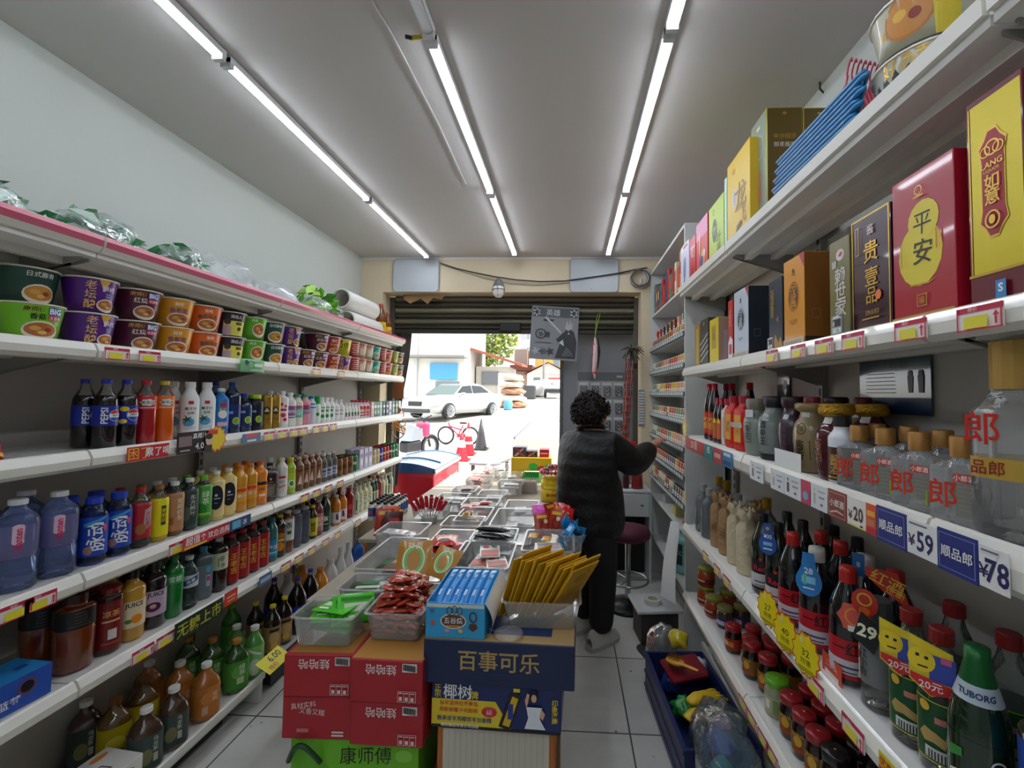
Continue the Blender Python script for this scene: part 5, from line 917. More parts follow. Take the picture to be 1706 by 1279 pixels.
shelf_box('dark purple liquor box with large gold brush characters and gold edges', 1420, 1486, X1, Q1, .295, .11, mat('3c1424', .25, coat=.6), {
    'front': lambda w_, d, h: edge(w_, h, gd, .004) + [('t', '贵', .004, h * .68, .056, gd, .01), ('t', '壹', .006, h * .47, .05, gd, .01), ('t', '品', .006, h * .31, .044, gd, .02), ('e', .03, h * .3, .01, .012, gl('e8763a')), ('t', '酱', .006, h * .86, .026, gl('d8c8c8'), .01), ('fr', -w_ * .3, h * .8, .013, .07, .0015, gd), ('t', '贵州酱香', -w_ * .3, h * .8, .0001, gd), ('t', '【贵品壹】', .012, h * .17, .012, gd), ('r', .006, h * .12, .06, .003, gd), ('r', 0, h * .05, .08, .003, gd)]})
shelf_box('olive grey liquor box with a red and white bird mark and white characters', 1382, 1417, X1, Q1, .28, .1, mat('7c7440', .3, coat=.4), {
    'front': lambda w_, d, h: [('e', .005, h * .84, .018, .016, gl('d8d4d0')), ('p', [(-.004, h * .83), (.008, h * .87), (.018, h * .85), (.01, h * .82)], REDP), ('t', '赖\n世\n家', .006, h * .47, .052, gl('dcd8d4'), .01), ('r', -.02, h * .76, .02, .02, gl('b8b8b0')), ('r', 0, h * .03, w_, .012, gl('4a3c24'))]}, .01)
notch = lambda w_, h, c: [('p', [(w_ / 2, h), (w_ / 2, h - .05), (w_ / 2 - .03, h)], gl(c))]
def seal_box(label, u0, u1, x, h, col, side, inkc, sb=0):
    shelf_box(label, u0, u1, x, Q1, h, .11, mat(col, .35, coat=.3), {'front': lambda w_, d, h: notch(w_, h, 'b82838') + [('ring', 0, h * .57, w_ * .26, h * .16, .002, gl(inkc)), ('e', 0, h * .57, w_ * .2, h * .135, gl(inkc)), ('t', '汉\n酱', 0, h * .57, .04, gl(col), .01), ('e', 0, h * .85, .005, .008, INK), ('r', 0, h * .81, .018, .003, INK), ('t', '世纪之酿', 0, h * .3, .012, gl(inkc)), ('r', 0, h * .27, .02, .002, gl(inkc)), ('r', 0, h * .055, w_, h * .11, gl('c8bca8')), ] + [('ring', -w_ * .35 + w_ * .14 * i, h * .055, .006, .01, .002, gl('6a6458')) for i in range(6)],
        'right': lambda w_, d, h: [('r', 0, h * .5, d * .98, h * .99, gl(side)), ('fr', -.02, h * .35, .024, .03, .001, gl('8a8a80')), ('r', 0, h * .055, d, h * .11, INK)], 'left': lambda w_, d, h: [('r', 0, h * .5, d * .98, h * .99, gl(side))]}, sb)
seal_box('golden orange liquor box with a brown seal and clipped red corner', 1306, 1341, X1, .3, 'e0941c', '7a4a14', '5a3414')
shelf_box('dark blue liquor box with gold vertical characters and a jagged gold base', 1281, 1304, X1, Q1, .275, .1, mat('22303e', .35), {'front': lambda w_, d, h: [('r', 0, h * .06, w_, h * .14, gl('b8863c')), ('p', [(-w_ / 2, h * .12), (-w_ * .3, h * .24), (-w_ * .15, h * .14), (0, h * .26), (w_ * .2, h * .14), (w_ * .35, h * .22), (w_ / 2, h * .12)], gl('b8863c')), ('t', '国\n酒\n酱\n香', -.022, h * .68, .03, gd, .01), ('p', star(.02, h * .45, .014, .4, 5), gl('a8605a'))]}, .025)
seal_box('white liquor box with a dark seal, clipped red corner and dark sides', 1223, 1247, X1, .3, 'c8d0dc', '20262e', '26242c')
shelf_box('slim red liquor box with white wave pattern', 1213, 1221, X1, Q1, .28, .09, mat('c42626', .35), {'front': lambda w_, d, h: [('p', [(-w_ / 2, h * .3), (0, h * .42), (w_ / 2, h * .34), (w_ / 2, h * .02), (-w_ / 2, h * .02)], gl('e4dcd8')), ('r', 0, h * .2, w_ * .6, h * .16, REDP), ('t', '红\n西\n凤', 0, h * .7, .03, gl('e8b8a8'))]})
shelf_box('yellow liquor box with a pale window on its side', 1182, 1197, X1, Q1, .235, .14, mat('d8c01e', .35), {'front': lambda w_, d, h: [('r', 0, h * .6, w_ * .5, h * .5, gl('b89a1c')), ('t', '五\n粮', 0, h * .65, .035, gl('6a5a10'))], 'right': lambda w_, d, h: [('r', 0, h * .5, d * .98, h * .98, gl('a08a78')), ('r', -.01, h * .42, d * .5, h * .6, gl('a4a0a8')), ('r', .0, h * .4, d * .28, h * .3, gl('a8622c'))]})
shelf_box('dark liquor box with silver diagonal stripes', 1167, 1180, X1, Q1, .26, .1, mat('3a3a34', .4), {'front': lambda w_, d, h: [('p', [(-w_ / 2, h * (.1 + .12 * i)), (w_ / 2, h * (.3 + .12 * i)), (w_ / 2, h * (.33 + .12 * i)), (-w_ / 2, h * (.13 + .12 * i))], gl('c8ccc8')) for i in range(4)] + [('e', 0, h * .9, .012, .014, gd)]})
shelf_box('gold liquor box at the doorway end of the row', 1158, 1166, X1, Q1, .25, .09, mat('a8842c', .35, .3), {'front': lambda w_, d, h: [('r', 0, h * .5, w_ * .4, h * .8, gl('c8a43a'))]})
# little price holders standing on the rail
def holder(label, u, w_, h, txt, col):
    m = MB().box((0, 0, h / 2), (w_, .004, h), mat('e8eef0', .12, kind='g', milkw=.25)).art([('r', 0, h * .5, w_ * .86, h * .84, gl(col)), ('r', 0, h * .62, w_ * .74, h * .4, INK), ('e', -w_ * .25, h * .6, w_ * .08, h * .16, gl('c8c4c0')), ('r', .0, h * .92, w_ * .6, h * .05, WHT), ('r', w_ * .06, h * .22, w_ * .66, h * .24, WHT), ('t', txt, w_ * .06, h * .22, h * .26, INK, .01)], flat_y(-.0022, .0003)).box((0, .012, .003), (w_, .03, .004), mat('e8eef0', .12, kind='g', milkw=.25))
    one('price_holder', 'price holder', label, m, [], (RX + .012, yat(u, RX + .01, Q1 + .05), Q1 + .0115), (0, 0, FR))
holder('clear price stand reading 118 before the olive liquor box', 1394, .05, .05, '118', 'b8bcbc')
holder('small clear price stand before the dark blue liquor box', 1283, .045, .042, '98', 'a8a4a8')

# ---- the top shelf
X0 = RX + .02
def ink(w_, h, seedn=0): return [('p', [(w_ * a, h * b_) for a, b_ in p], INK) for p in (((-.2, .12), (-.05, .2), (-.12, .26)), ((.0, .16), (.2, .22), (.05, .3)), ((-.1, .3), (.08, .34), (0, .4)))]
gf = lambda t1: (lambda w_, d, h: [('r', 0, h * .5, d * .96, h * .985, mat('6e5a28', .35, .3)), ('e', 0, h * .95, .008, .006, gd), ('t', '金沙回沙', 0, h * .76, .022, gd, .02), ('t', '醇柔酱香', 0, h * .69, .021, gl('d8d0b8'), .01), ('t', '酒\u3000业\u3000出', 0, h * .585, .009, gl('b8a888')), ('t', '贵州金沙', 0, h * .555, .013, gl('b8a888'))])
goldframe = mat('b8b040', .3, .4)
b_ = shelf_box('tall gold-brown liquor box with a green-grey front at the aisle edge of the top shelf', 1252, 1279, X0, Q0, .475, .135, goldframe, {'front': lambda w_, d, h: [('r', 0, h * .5, w_ * .92, h * .98, gl('8f9a88')), ('ring', 0, h * .74, w_ * .28, .05, .004, gl('c8ccb0')), ('r', 0, h * .91, .03, .014, gl('e0dcb0')), ('t', '金\n沙\n酒', .005, h * .4, .05, gl('c87a80'), .02)], 'right': gf(0)}, .035)
one('liquor_box', 'box', 'tall gold-brown liquor box standing by the wall behind the aisle-edge one', carton(.12, .15, .47, {'front': gf(0)(.12, .12, .47)}, goldframe, .0015), [], (X0 + .035 + .135 + .003 + .06, b_.location.y, Q0 + .0015))
shelf_box('tall yellow liquor box with a dragon print and pale oval', 1212, 1250, X0, Q0, .405, .13, mat('dcb82a', .4), {'front': lambda w_, d, h: [('e', -.04, h * .55, .03, .045, gl('d8c8a8')), ('e', -.04, h * .55, .012, .035, gl('a8a0a8')), ('t', '龙', .03, h * .52, .13, gl('8a6a1c'), .02), ('t', '飞', .04, h * .3, .1, gl('a87a24'), .01), ('p', [(-.02, h * .16), (.05, h * .2), (.03, h * .25), (-.01, h * .22)], gl('6a5a3a')), ('e', -.05, h * .86, .02, .01, gl('c89a3a'))]})
shelf_box('mint cap strip box squeezed between the yellow and lime boxes', 1207, 1211, X0, Q0, .37, .1, mat('bfe0cc', .4), {})
shelf_box('lime-green liquor box with a dark oval seal', 1181, 1206, X0, Q0, .32, .12, mat('b4cc3c', .4), {'front': lambda w_, d, h: [('e', -.02, h * .56, .035, .06, gl('4a4a24')), ('t', '竹', -.02, h * .56, .05, gl('b4cc3c'), .01), ('t', '叶\n青', .045, h * .3, .07, gl('5a6a20'), .0), ('ring', -.03, h * .86, .012, .014, .003, INK), ('r', 0, h * .06, .1, .008, gl('4a4a24'))]})
shelf_box('pink and red liquor box with a figure print', 1160, 1179, X0, Q0, .325, .12, mat('d03a3a', .4), {'front': lambda w_, d, h: [('r', 0, h * .84, w_, h * .3, gl('e08ab0')), ('e', .02, h * .32, .04, .05, gl('d8a06a')), ('e', .0, h * .28, .03, .03, gl('4a3a7a')), ('e', .05, h * .38, .02, .02, gl('e8c8a0')), ('r', -.03, h * .6, .014, .12, gd)]})
shelf_box('bright red liquor box with white brush mark', 1149, 1159, X0, Q0, .29, .12, mat('c81c28', .35), {'front': lambda w_, d, h: [('r', 0, h * .78, w_ * .6, .008, WHT), ('t', '红', 0, h * .66, .05, WHT), ('r', 0, h * .3, w_ * .4, .05, gl('a81420'))]})
shelf_box('white and lilac liquor box at the doorway end of the top shelf', 1134, 1148, X0, Q0, .31, .12, mat('d0d2e4', .4), {'front': lambda w_, d, h: [('r', 0, h * .93, w_ * .9, h * .1, gl('e8e4e4')), ('r', .02, h * .93, w_ * .5, h * .05, gl('a82a3a')), ('e', 0, h * .5, .03, .07, gl('8a8eb0')), ('r', 0, h * .2, .02, .1, gl('6a70a0'))]})
# bundles of clothes hangers
def hanger_mesh(m, s=1.):
    pts = []
    A = Vector((-.2, 0, 0)) * s; B_ = Vector((.2, 0, 0)) * s; C_ = Vector((0, 0, .1)) * s
    for a, b2 in ((A, B_), (B_, C_), (C_, A)): pts += [a + (b2 - a) * t for t in (.05, .1, .3, .5, .7, .9, .95)]
    b = MB().tube(pts, .0054 * s, m, 8, closed=True)
    hk = [C_ + Vector((0, 0, -.004))] + [C_ + Vector((.025 * s * math.cos(a) - .0 * s, 0, .05 * s + .025 * s * math.sin(a))) for a in [-PI / 2 + i * .42 for i in range(11)]]
    return b, MB().tube(hk, .003 * s, m, 6)
for nm, c in (('hb', '1f7fb8'), ('hr', 'c03050')):
    m = mat(c, .3, coat=.4); b, hk = hanger_mesh(m); KINDS[nm] = Kind('clothes_hanger', 'clothes hanger', b, [('hook', hk)])
for i in range(8):
    KINDS['hb'].put('blue plastic clothes hanger lying in the nested bundle on the top shelf', (RX + .008, 1.335 - .006 * i + .02 * (i % 2), Q0 + .058 + .0138 * i), (math.radians(74), 0, math.radians(91)), 1.15, 'blue clothes hangers in the bundle')
for i in range(7):
    KINDS['hr'].put('crimson plastic clothes hanger in the bundle standing beside the noodle tubs', (RX + .13 + .016 * i, 1.385 + .004 * i, Q0 + .22), (math.radians(8), math.radians(-22), math.radians(70)), .9, 'crimson clothes hangers in the bundle')
for i in range(3):
    KINDS['hr'].put('crimson clothes hanger under the blue bundle, its tip towards the gold box', (RX + .012, 1.36 - .004 * i, Q0 + .011 + .0145 * i), (math.radians(74), 0, math.radians(91)), 1.18, 'crimson hangers under the blue bundle')
for i in range(4):
    KINDS['hb'].put('blue plastic clothes hanger in the small pile at the camera end of the top shelf', (RX + .23, .80 - .006 * i, Q0 + .03 + .016 * i), (math.radians(82), 0, math.radians(60 + 4 * i)), .8, 'blue hangers at the shelf end')
# two tub noodles stacked
TUBN = lambda top: [('e', .0, .07, .05, .042, gl('b8702c')), ('e', .0, .07, .045, .036, gl('c8863c')), ('e', -.015, .075, .014, .01, gl('e0b04a')), ('e', .014, .066, .012, .01, gl('8a2e1c')), ('r', .07, .06, .05, .1, gl('d8c034')), ('t', '香', -.055, .06, .02, gd)] if top else [('r', 0, .088, .24, .06, gl('26282e')), ('t', '好汤面', -.004, .094, .034, gd, .01), ('e', .0, .02, .07, .034, gl('a8502c')), ('r', .068, .09, .016, .036, gl('d8d8d0')), ('r', .095, .06, .03, .12, gl('d8c034'))]
for i, (z, lb) in enumerate(((0, 'shiny black noodle tub with gold characters, lower of the two by the hangers'), (.134, 'shiny tub of noodles with a soup picture, on top of the black and gold one'))):
    cup_kind('tubn%d' % i, lb, 'b8b49a' if i else 'a8a89c', TUBN(i), .13, .104, .082)
    KINDS['tubn%d' % i].put(lb, (RX + .13, 1.05, Q0 + .0015 + z), -1.0)

# ---- jar and bottle kinds of the liquor rack
def jar(key, desc, H, prof_, m, art=(), seg=24, parts=(), name='liquor_jar', arc=None):
    b = MB().lathe(prof_, m, seg)
    def R(z):
        for (r0, a), (r1, b2) in zip(prof_, prof_[1:]):
            if a <= z <= b2 and b2 > a: return r0 + (r1 - r0) * (z - a) / (b2 - a)
        return prof_[-2][0]
    if art: b.art(art, wrap(lambda z: R(z) + .001), .006)
    KINDS[key] = Kind(name, 'liquor bottle', b, parts, desc); RAD[key] = max(p[0] for p in prof_) + .002
cer = lambda c, r=.28: mat(c, r, coat=.4)
LBL = gl('d8d8d4')
jp = lambda R, H, n, b_=.8: [(0, .002), (R * b_ * .95, 0), (R * b_, .006), (R * .93, H * .22), (R, H * .42), (R * .99, H * .55), (R * .9, H * .66), (R * .68, H * .74), (n, H * .8), (n * .96, H * .86)]
def capm(c, r0, r1, z0, z1, rough=.4, metal=0): return MB().lathe([(r0, z0), (r1, z0 + (z1 - z0) * .35), (r1, z1 - .006), (r1 * .9, z1), (0, z1)], mat(c, rough, metal), 22)
jar('jgrey', 'stout grey ceramic liquor jar with black characters', .23, jp(.062, .23, .034), cer('7e8884', .25), vtext('酒中王', -.012, .1, .03, INK, .01) + [('fr', .02, .1, .03, .09, .0015, gl('6a7470')), ('r', 0, .012, .3, .022, gl('1c1c20'))], parts=[('cap', capm('24242a', .036, .04, .193, .235))])
jar('jtall', 'grey-green ceramic liquor jar with paper tag', .225, jp(.052, .225, .034, .85), cer('8a948a'), vtext('青花', -.01, .09, .03, INK, .0) + [('fr', -.01, .09, .034, .08, .0015, INK)], parts=[('cap', capm('8a8478', .038, .042, .18, .225)), ('paper_tag', MB().box((0, -.05, .165), (.035, .002, .03), gl('d8d4d8')).box((-.03, -.052, .14), (.05, .002, .02), gl('e0dcd4'), T=Matrix.Rotation(.3, 4, 'X')))])
jar('jpurple', 'dark purple ceramic liquor jar', .23, jp(.05, .23, .03), cer('352030'), [('r', 0, .165, .02, .014, LBL)] + vtext('国窖酱香', .0, .09, .022, gl('6a5060')), parts=[('cap', capm('3a2028', .032, .038, .195, .235))])
jar('jtan', 'tan ceramic liquor jar with dark seal print', .225, jp(.056, .225, .034), cer('93805a'), [('ring', -.006, .135, .016, .018, .003, gl('4a3c20')), ('t', '福', -.006, .135, .018, gl('4a3c20')), ('r', 0, .18, .024, .018, LBL)] + [('t', '酱\n香', -.012, .07, .034, gl('3a2c18'), .02), ('r', .02, .07, .003, .06, gl('5a4a28'))], parts=[('cap', capm('a08858', .036, .05, .186, .215)), ('stopper', capm('7a1a28', .024, .024, .215, .235))])
jar('jmaroon', 'glossy maroon ceramic liquor jar with gold crown cap', .215, jp(.056, .215, .03), cer('4a141e', .12), vtext('酱酒', -.018, .085, .034, gl('8a5a3a')) + [('r', 0, .168, .026, .018, LBL)], parts=[('cap', MB().lathe([(.03, .178), (.045, .186), (.046, .2), (.042, .208), (.046, .212), (.03, .216), (0, .216)], mat('c8982c', .3, .7, bump=.6, scale=160), 24))])
B('tallred', 'dark wine bottle with tall red label', .3, .032, liq('14080a'), None, (.03, .15, 'b81c1c', [('r', 0, .09, .03, .1, gl('c84a2a')), ('t', '葡\n萄', 0, .09, .034, GLD, .02)]), zs=.55, rn=.014, extra=[('capsule', MB().lathe([(.0155, .24), (.0155, .298), (0, .3)], mat('b81e38', .35), 16)), ('medal', MB().lathe([(.016, .2), (.02, .18), (.017, .17)], mat('d8cc2a', .4), 12))], name='wine_bottle')
B('smallred', 'small dark wine bottle with yellow medal and red label', .225, .024, liq('14080a'), None, (.02, .12, 'a8342c', [('r', 0, .07, .024, .09, gl('c86a3a')), ('p', [(-.01, .1), (.01, .1), (0, .13)], YLW)]), zs=.55, rn=.011, extra=[('capsule', MB().lathe([(.0125, .175), (.0125, .223), (0, .225)], mat('b81e38', .35), 14)), ('medal', MB().lathe([(.013, .15), (.018, .13), (.015, .122)], mat('d8cc2a', .4), 12))], name='wine_bottle')
B('redjug', 'square red liquor bottle with an orange panel and red ribbon', .235, .045, gl('d8221c'), 'b8243a', (.04, .15, 'd8221c', [('r', -.004, .095, .05, .12, gl('e09a1c')), ('fr', -.004, .095, .05, .12, .002, gl('a86a14')), ('t', '泸\n州', -.004, .095, .03, gl('8a4a10'))]), zs=.72, rn=.022, sq=2.5, sy=.7, caph=.03, name='liquor_bottle')
B('whitejar', 'white and red liquor bottle with side print', .22, .034, gl('e0dcd4'), 'b8243a', (.03, .14, 'e4e0d8', [('r', -.02, .085, .004, .1, gl('3a7a5a')), ('r', .01, .085, .02, .1, gl('c8c4bc'))]), zs=.72, rn=.018, caph=.03, name='liquor_bottle')
B('whitebrown', 'white liquor bottle with a brown label and black cap', .185, .034, gl('d8dce0'), '201c1c', (.012, .1, '4a2c14', [('t', '酱\n酒', 0, .055, .03, gl('c8a05a'), .01), ('r', 0, .02, .05, .004, gd)]), zs=.66, rn=.02, caph=.03, name='liquor_bottle')
GLS = mat('ffffff', .04, kind='g', milkw=.13, milk='f0f2f2')
def lang(w_, d, h, hn, r=.017):
    m = MB(); rr = lambda q, z, e=0: [(a * (w_ / 2 * q - e), b_ * (d / 2 * q - e), z) for a, b_ in ((1, 1), (-1, 1), (-1, -1), (1, -1))]
    rs = [rr(.9, 0), rr(1, .006), rr(1, h * .93), rr(.97, h)]
    m.add(rs[0], [(3, 2, 1, 0)], GLS)
    for a, b_ in zip(rs, rs[1:]): m.add(a + b_, [(i, (i + 1) % 4, 4 + (i + 1) % 4, 4 + i) for i in range(4)], GLS)
    n = 16; sqr = [(math.cos(2 * PI * i / n + .01), math.sin(2 * PI * i / n + .01)) for i in range(n)]
    def blend(t, z): return [((1 - t) * a * w_ / 2 * .97 / max(abs(a), abs(b_)) * 1. + t * a * r, (1 - t) * b_ * d / 2 * .97 / max(abs(a), abs(b_)) + t * b_ * r, z) for a, b_ in sqr]
    q = [blend(0, h), blend(.6, h + (hn - h) * .35), blend(1, h + (hn - h) * .6), blend(1, hn)]
    for a, b_ in zip(q, q[1:]): m.add(a + b_, [(i, (i + 1) % n, n + (i + 1) % n, n + i) for i in range(n)], GLS, True)
    m.box((0, 0, h * .47), (w_ * .9, d * .86, h * .88), mat('fcfeff', .04, kind='g', milkw=.1, milk='f0f2f4', gl=.3))   # the spirit inside
    RL = gl('d2381e')
    lb = MB().art([('r', .02, h * .42, w_ * .42, h * .55, mat('dcd8cc', .5, kind='g', milkw=.3, milk='c8c8bc')), ('t', '郎', -w_ * .24, h * .52, h * .52, RL, .015), ('r', .016, h * .83, w_ * .4, h * .13, RL), ('t', '小郎酒', .016, h * .83, h * .11, WHT, .01)] + [('r', .02, h * (.68 - .08 * i), w_ * (.36 - .04 * (i % 3)), .0016, gl('8a8a7c')) for i in range(6)] + [('r', .03, h * .3, .003, h * .3, gl('9ab83a'))], flat_y(-d / 2 - .0003, .0002))
    c = MB().lathe([(r + .003, hn - .006), (r + .003, hn + .03), (r + .001, hn + .033), (0, hn + .033)], mat('a8783a', .4, .3), 20)
    return m, [('label', lb), ('cap', c)]
m, ps = lang(.085, .05, .105, .13); KINDS['lang'] = Kind('liquor_bottle', 'liquor bottle', m, ps, 'clear square bottle with red character and brown cap'); RAD['lang'] = .045
def put_at(k, u, x, z, label, rz=None, y=None, sc_=None, group=None):
    yy = y if y is not None else yat(u, x, z + .06)
    return KINDS[k].put(label, (x, yy, z + .0015), rz if rz is not None else -math.atan2(abs(x), yy) * .6 - .63, sc_, group)
D = lambda k: KINDS[k].desc
for u, x, w_ in ((1432, .745, 'first from the white bottle'), (1476, .745, 'second from the white bottle'), (1533, .745, 'third from the white bottle'), (1606, .745, 'last at the camera end')):
    put_at('lang', u, x, Q2, f'{D("lang")}, {w_}, front row', -1.25)
for u, x, w_ in ((1462, .845, 'behind the first'), (1515, .86, 'behind the second'), (1572, .85, 'behind the third'), (1640, .86, 'behind the last')):
    put_at('lang', u, x, Q2, f'{D("lang")}, {w_} front one', -1.3)
put_at('whitebrown', 1404, .742, Q2, D('whitebrown') + ' before the maroon jars', -1.1)
put_at('jmaroon', 1374, .765, Q2, D('jmaroon') + ' at the front', -1.2, y=1.312)
put_at('jmaroon', 1452, .9, Q2, D('jmaroon') + ' behind the clear bottles', -1.0)
put_at('jtan', 1322, .77, Q2, D('jtan') + ' between the purple and maroon jars', -1.0, y=1.448)
put_at('jtan', 1412, .93, Q2, D('jtan') + ' at the back behind the maroon jar', -1.2, y=1.455)
put_at('jpurple', 1300, .775, Q2, D('jpurple') + ' beside the grey jar', -1.1, y=1.578)
put_at('jpurple', 1300, .92, Q2, D('jpurple') + ' behind the tan jar', -1.1, y=1.58)
put_at('jgrey', 1268, .775, Q2, D('jgrey') + ' in the front row', -1.0, y=1.715)
put_at('jtall', 1243, .765, Q2, D('jtall') + ' beside the red square bottles', -1.0, y=1.85)
put_at('redjug', 1232, .76, Q2, D('redjug') + ', first from the grey jars', -1.35, y=1.965)
put_at('redjug', 1218, .76, Q2, D('redjug') + ', second from the grey jars', -1.35, y=2.082)
put_at('whitejar', 1206, .765, Q2, D('whitejar') + ' beside the red square ones', -1.3, y=2.17)
for i, y in enumerate((2.235, 2.295)): put_at('smallred', 0, .755, Q2, D('smallred') + f', {nth(2 - i)} from doorway, jar shelf', -1.1, y=y)
for i, y in enumerate((2.375, 2.455)): put_at('tallred', 0, .765, Q2, D('tallred') + f', {nth(2 - i)} from doorway, front of jar shelf', -1.1, y=y)
for i, (x, y) in enumerate(((.85, 2.36), (.86, 2.16), (.85, 2.45))): put_at('tallred', 0, x, Q2, D('tallred') + ' in the back row, ' + ('behind the front pair', 'behind the white bottle', 'nearest the cabinet')[i].replace('nearest', 'next to'), -1.1, y=y)
for i, (x, y) in enumerate(((.87, 1.99), (.88, 1.83), (.89, 1.72))): put_at('redjug', 0, x, Q2, 'red liquor bottle in the back row behind the ' + ('front red square ones', 'grey-green jar', 'stout grey jar')[i], -1.35, y=y)
B('bigclear', '', .335, .052, mat('fcfcfc', .04, kind='g', milkw=.16, milk='e8eaea'), mat('b8924a', .4, .3), (.1, .135, 'b8963c', [('t', '品郎', -.012, .118, .026, gl('8a2a1c'), .01)]), zs=.62, rn=.03, sq=2.5, caph=.085, cr=.034, name='liquor_bottle', extra=[('character', MB().art([('t', '郎', -.02, .185, .06, gl('c8281e'), .02)], flat_y(-.053)))])
put_at('bigclear', 1700, .765, Q2, 'large clear liquor bottle with tall gold cap at the camera end of the jar shelf', -1.3)
# plastic-sleeved notice on the back panel
nt_ = MB().box((0, 0, 0), (.3, .004, .17), mat('5c7078', .15, coat=.6)); nt_.art([('r', 0, -.06, .3, .05, gl('26406a')), ('t', '警示通告', .03, .065, .02, INK), ('p', [(.07, -.02), (.085, -.02), (.088, .03), (.066, .03)], gl('5a3a34')), ('e', .077, .036, .008, .01, gl('2a3a5a')), ('p', [(.11, -.02), (.125, -.02), (.128, .03), (.106, .03)], gl('3a3a44')), ('e', .117, .036, .008, .01, gl('2a3a5a'))] + [('r', -.05, .04 - .012 * i, .12, .0022, gl('3a4650')) for i in range(6)], flat_y(-.002))
a = atx(1480, 650, 1.0); one('notice', 'notice', 'plastic-sleeved blue notice with two small figures hung on the rack back panel', nt_, [], (.998, a.y - .02, a.z + .012), (0, 0, FR))
nb = MB().box((0, 0, 0), (.12, .004, .17), mat('4a4c50', .12, coat=.6)); nb.art([('p', [(.0, -.01), (.03, .0), (.04, .03), (.01, .04)], gl('a8c4d8'))], flat_y(-.002))
one('notice', 'notice', 'dark shiny plastic sleeve hung on the back panel behind the ceramic jars', nb, [], (.998, 2.12, 1.62), (0, 0, FR))

# ---- cards in the rail of the jar shelf (camera end first)
def rcard(label, u0, u1, col, art, h=.066, z=Q2 - .034, out=.027, name='price_card'):
    return card(name, label, RX, u0, u1, z, h, col, art, out, 0, 'price card')
bluec = lambda w_, h: [('fr', 0, 0, w_ * .9, h * .82, .0012, gl('8a9ad0')), ('t', '顺品郎', 0, 0, w_ * .27, WHT, .03)]
price = lambda s: (lambda w_, h: [('t', '¥', -w_ * .34, -.006, h * .45, gl('2a2a5a'), .02), ('t', s, w_ * .12, -.004, h * .78, gl('2a2a5a'), .02, 0, .8), ('r', -w_ * .1, h * .4, w_ * .6, .003, gl('6a6a80'))])
rcard('white price card reading 78 at the camera end of the rail', 1660, 1712, 'e8e8e8', price('78'))
rcard('blue card with white outlined characters beside the card reading 78', 1588, 1658, '26347e', bluec, .074)
rcard('white price card reading 59 between the two blue cards', 1535, 1587, 'e8e8e8', price('59'))
rcard('blue card with white outlined characters before the clear bottles', 1482, 1534, '26347e', bluec, .074)
rcard('orange and red picture card in the jar shelf rail', 1464, 1481, 'd8542c', lambda w_, h: [('r', 0, .012, w_ * .8, .012, gl('f0b03a')), ('r', 0, -.008, w_ * .7, .014, gl('c87a5a')), ('r', 0, -.026, w_, .014, gl('c8243a'))])
rcard('white price card reading 20 beside the brown-red card', 1431, 1463, 'e8e4dc', lambda w_, h: [('t', '¥', -w_ * .32, -.008, h * .42, gl('4a3a3a'), .02), ('t', '20', w_ * .12, -.002, h * .66, gl('5a3c34'), .03, 0, .8), ('r', 0, -h * .47, w_, h * .05, gl('d8cc3a')), ('r', w_ * .3, -h * .4, w_ * .15, .004, INK)])
rcard('brown-red card with white outlined characters in the jar shelf rail', 1398, 1430, '8a3a34', lambda w_, h: [('fr', 0, 0, w_ * .88, h * .84, .0012, gl('d8b8a8')), ('t', '小郎酒', 0, .004, w_ * .26, WHT, .01), ('p', [(-w_ * .36, -.02), (0, -.012), (w_ * .36, -.016), (w_ * .36, -.02), (0, -.017), (-w_ * .36, -.025)], gl('d8b8a8'))], .07)
bott = lambda c: (lambda w_, h: [('r', -w_ * .26, -.006, w_ * .16, h * .44, gl(c)), ('r', -w_ * .26, h * .27, w_ * .07, h * .16, gl(c)), ('r', w_ * .18, h * .25, w_ * .44, .004, gl('a8b0b8')), ('r', w_ * .2, h * .02, w_ * .34, .005, gl('8a8aa0')), ('e', w_ * .2, -h * .26, w_ * .08, .004, gl('6a6a8a'))])
for u0, u1, c, lb in ((1368, 1396, 'b8c0b8', 'beside the brown-red card'), (1322, 1350, '4a5058', 'under the maroon jar'), (1298, 1321, 'b8bcc0', 'under the tan jar'), (1262, 1285, '9a8a8a', 'under the grey jar')):
    rcard(f'white card with a bottle picture {lb}', u0, u1, 'dee2e4', bott(c))
rcard('red and blue strip between two white picture cards', 1351, 1366, 'c83858', lambda w_, h: [('e', .0, -.01, w_ * .3, .012, gl('6ab0d8'))])
rcard('blank white rounded card standing behind the picture cards', 1296, 1340, 'e4e6e4', lambda w_, h: [], .06, Q2 + .034, .01)
rcard('blue picture card in the jar shelf rail near the doorway end', 1214, 1231, '4a82b0', lambda w_, h: [('r', 0, .02, w_ * .7, .014, gl('c8dce8')), ('r', 0, -.016, w_ * .8, .02, gl('2a5a84'))])
rcard('pink-red strip with white characters at the doorway end of the jar shelf rail', 1150, 1182, 'c8504e', lambda w_, h: [('t', '20 超', 0, .006, .05, gl('f0dcd0'), .02), ('r', 0, -.022, w_, .012, gl('a8605a'))])
rcard('teal strip in the jar shelf rail', 1183, 1197, '3a8a8a', lambda w_, h: [('t', '1瓶', 0, .01, .036, WHT, .02)])
rcard('red strip beside the teal one in the jar shelf rail', 1198, 1213, 'c44a4e', lambda w_, h: [('r', 0, 0, w_ * .7, .02, gl('e8b8a8'))])
fm = MB().prism(star(0, 0, .05, .7, 11, 1.3), .0015, gl('e8c84a')); fm.art([('p', star(0, -.01, .034, .7, 9, 1.3), gl('f0dc7a'))], flat_y(0))
one('promotion_sign', 'shelf sign', 'pale yellow flame-shaped sign at the doorway end of the jar shelf', fm, [], (RX - .03, 2.62, Q2 + .05), (0, 0, FR))

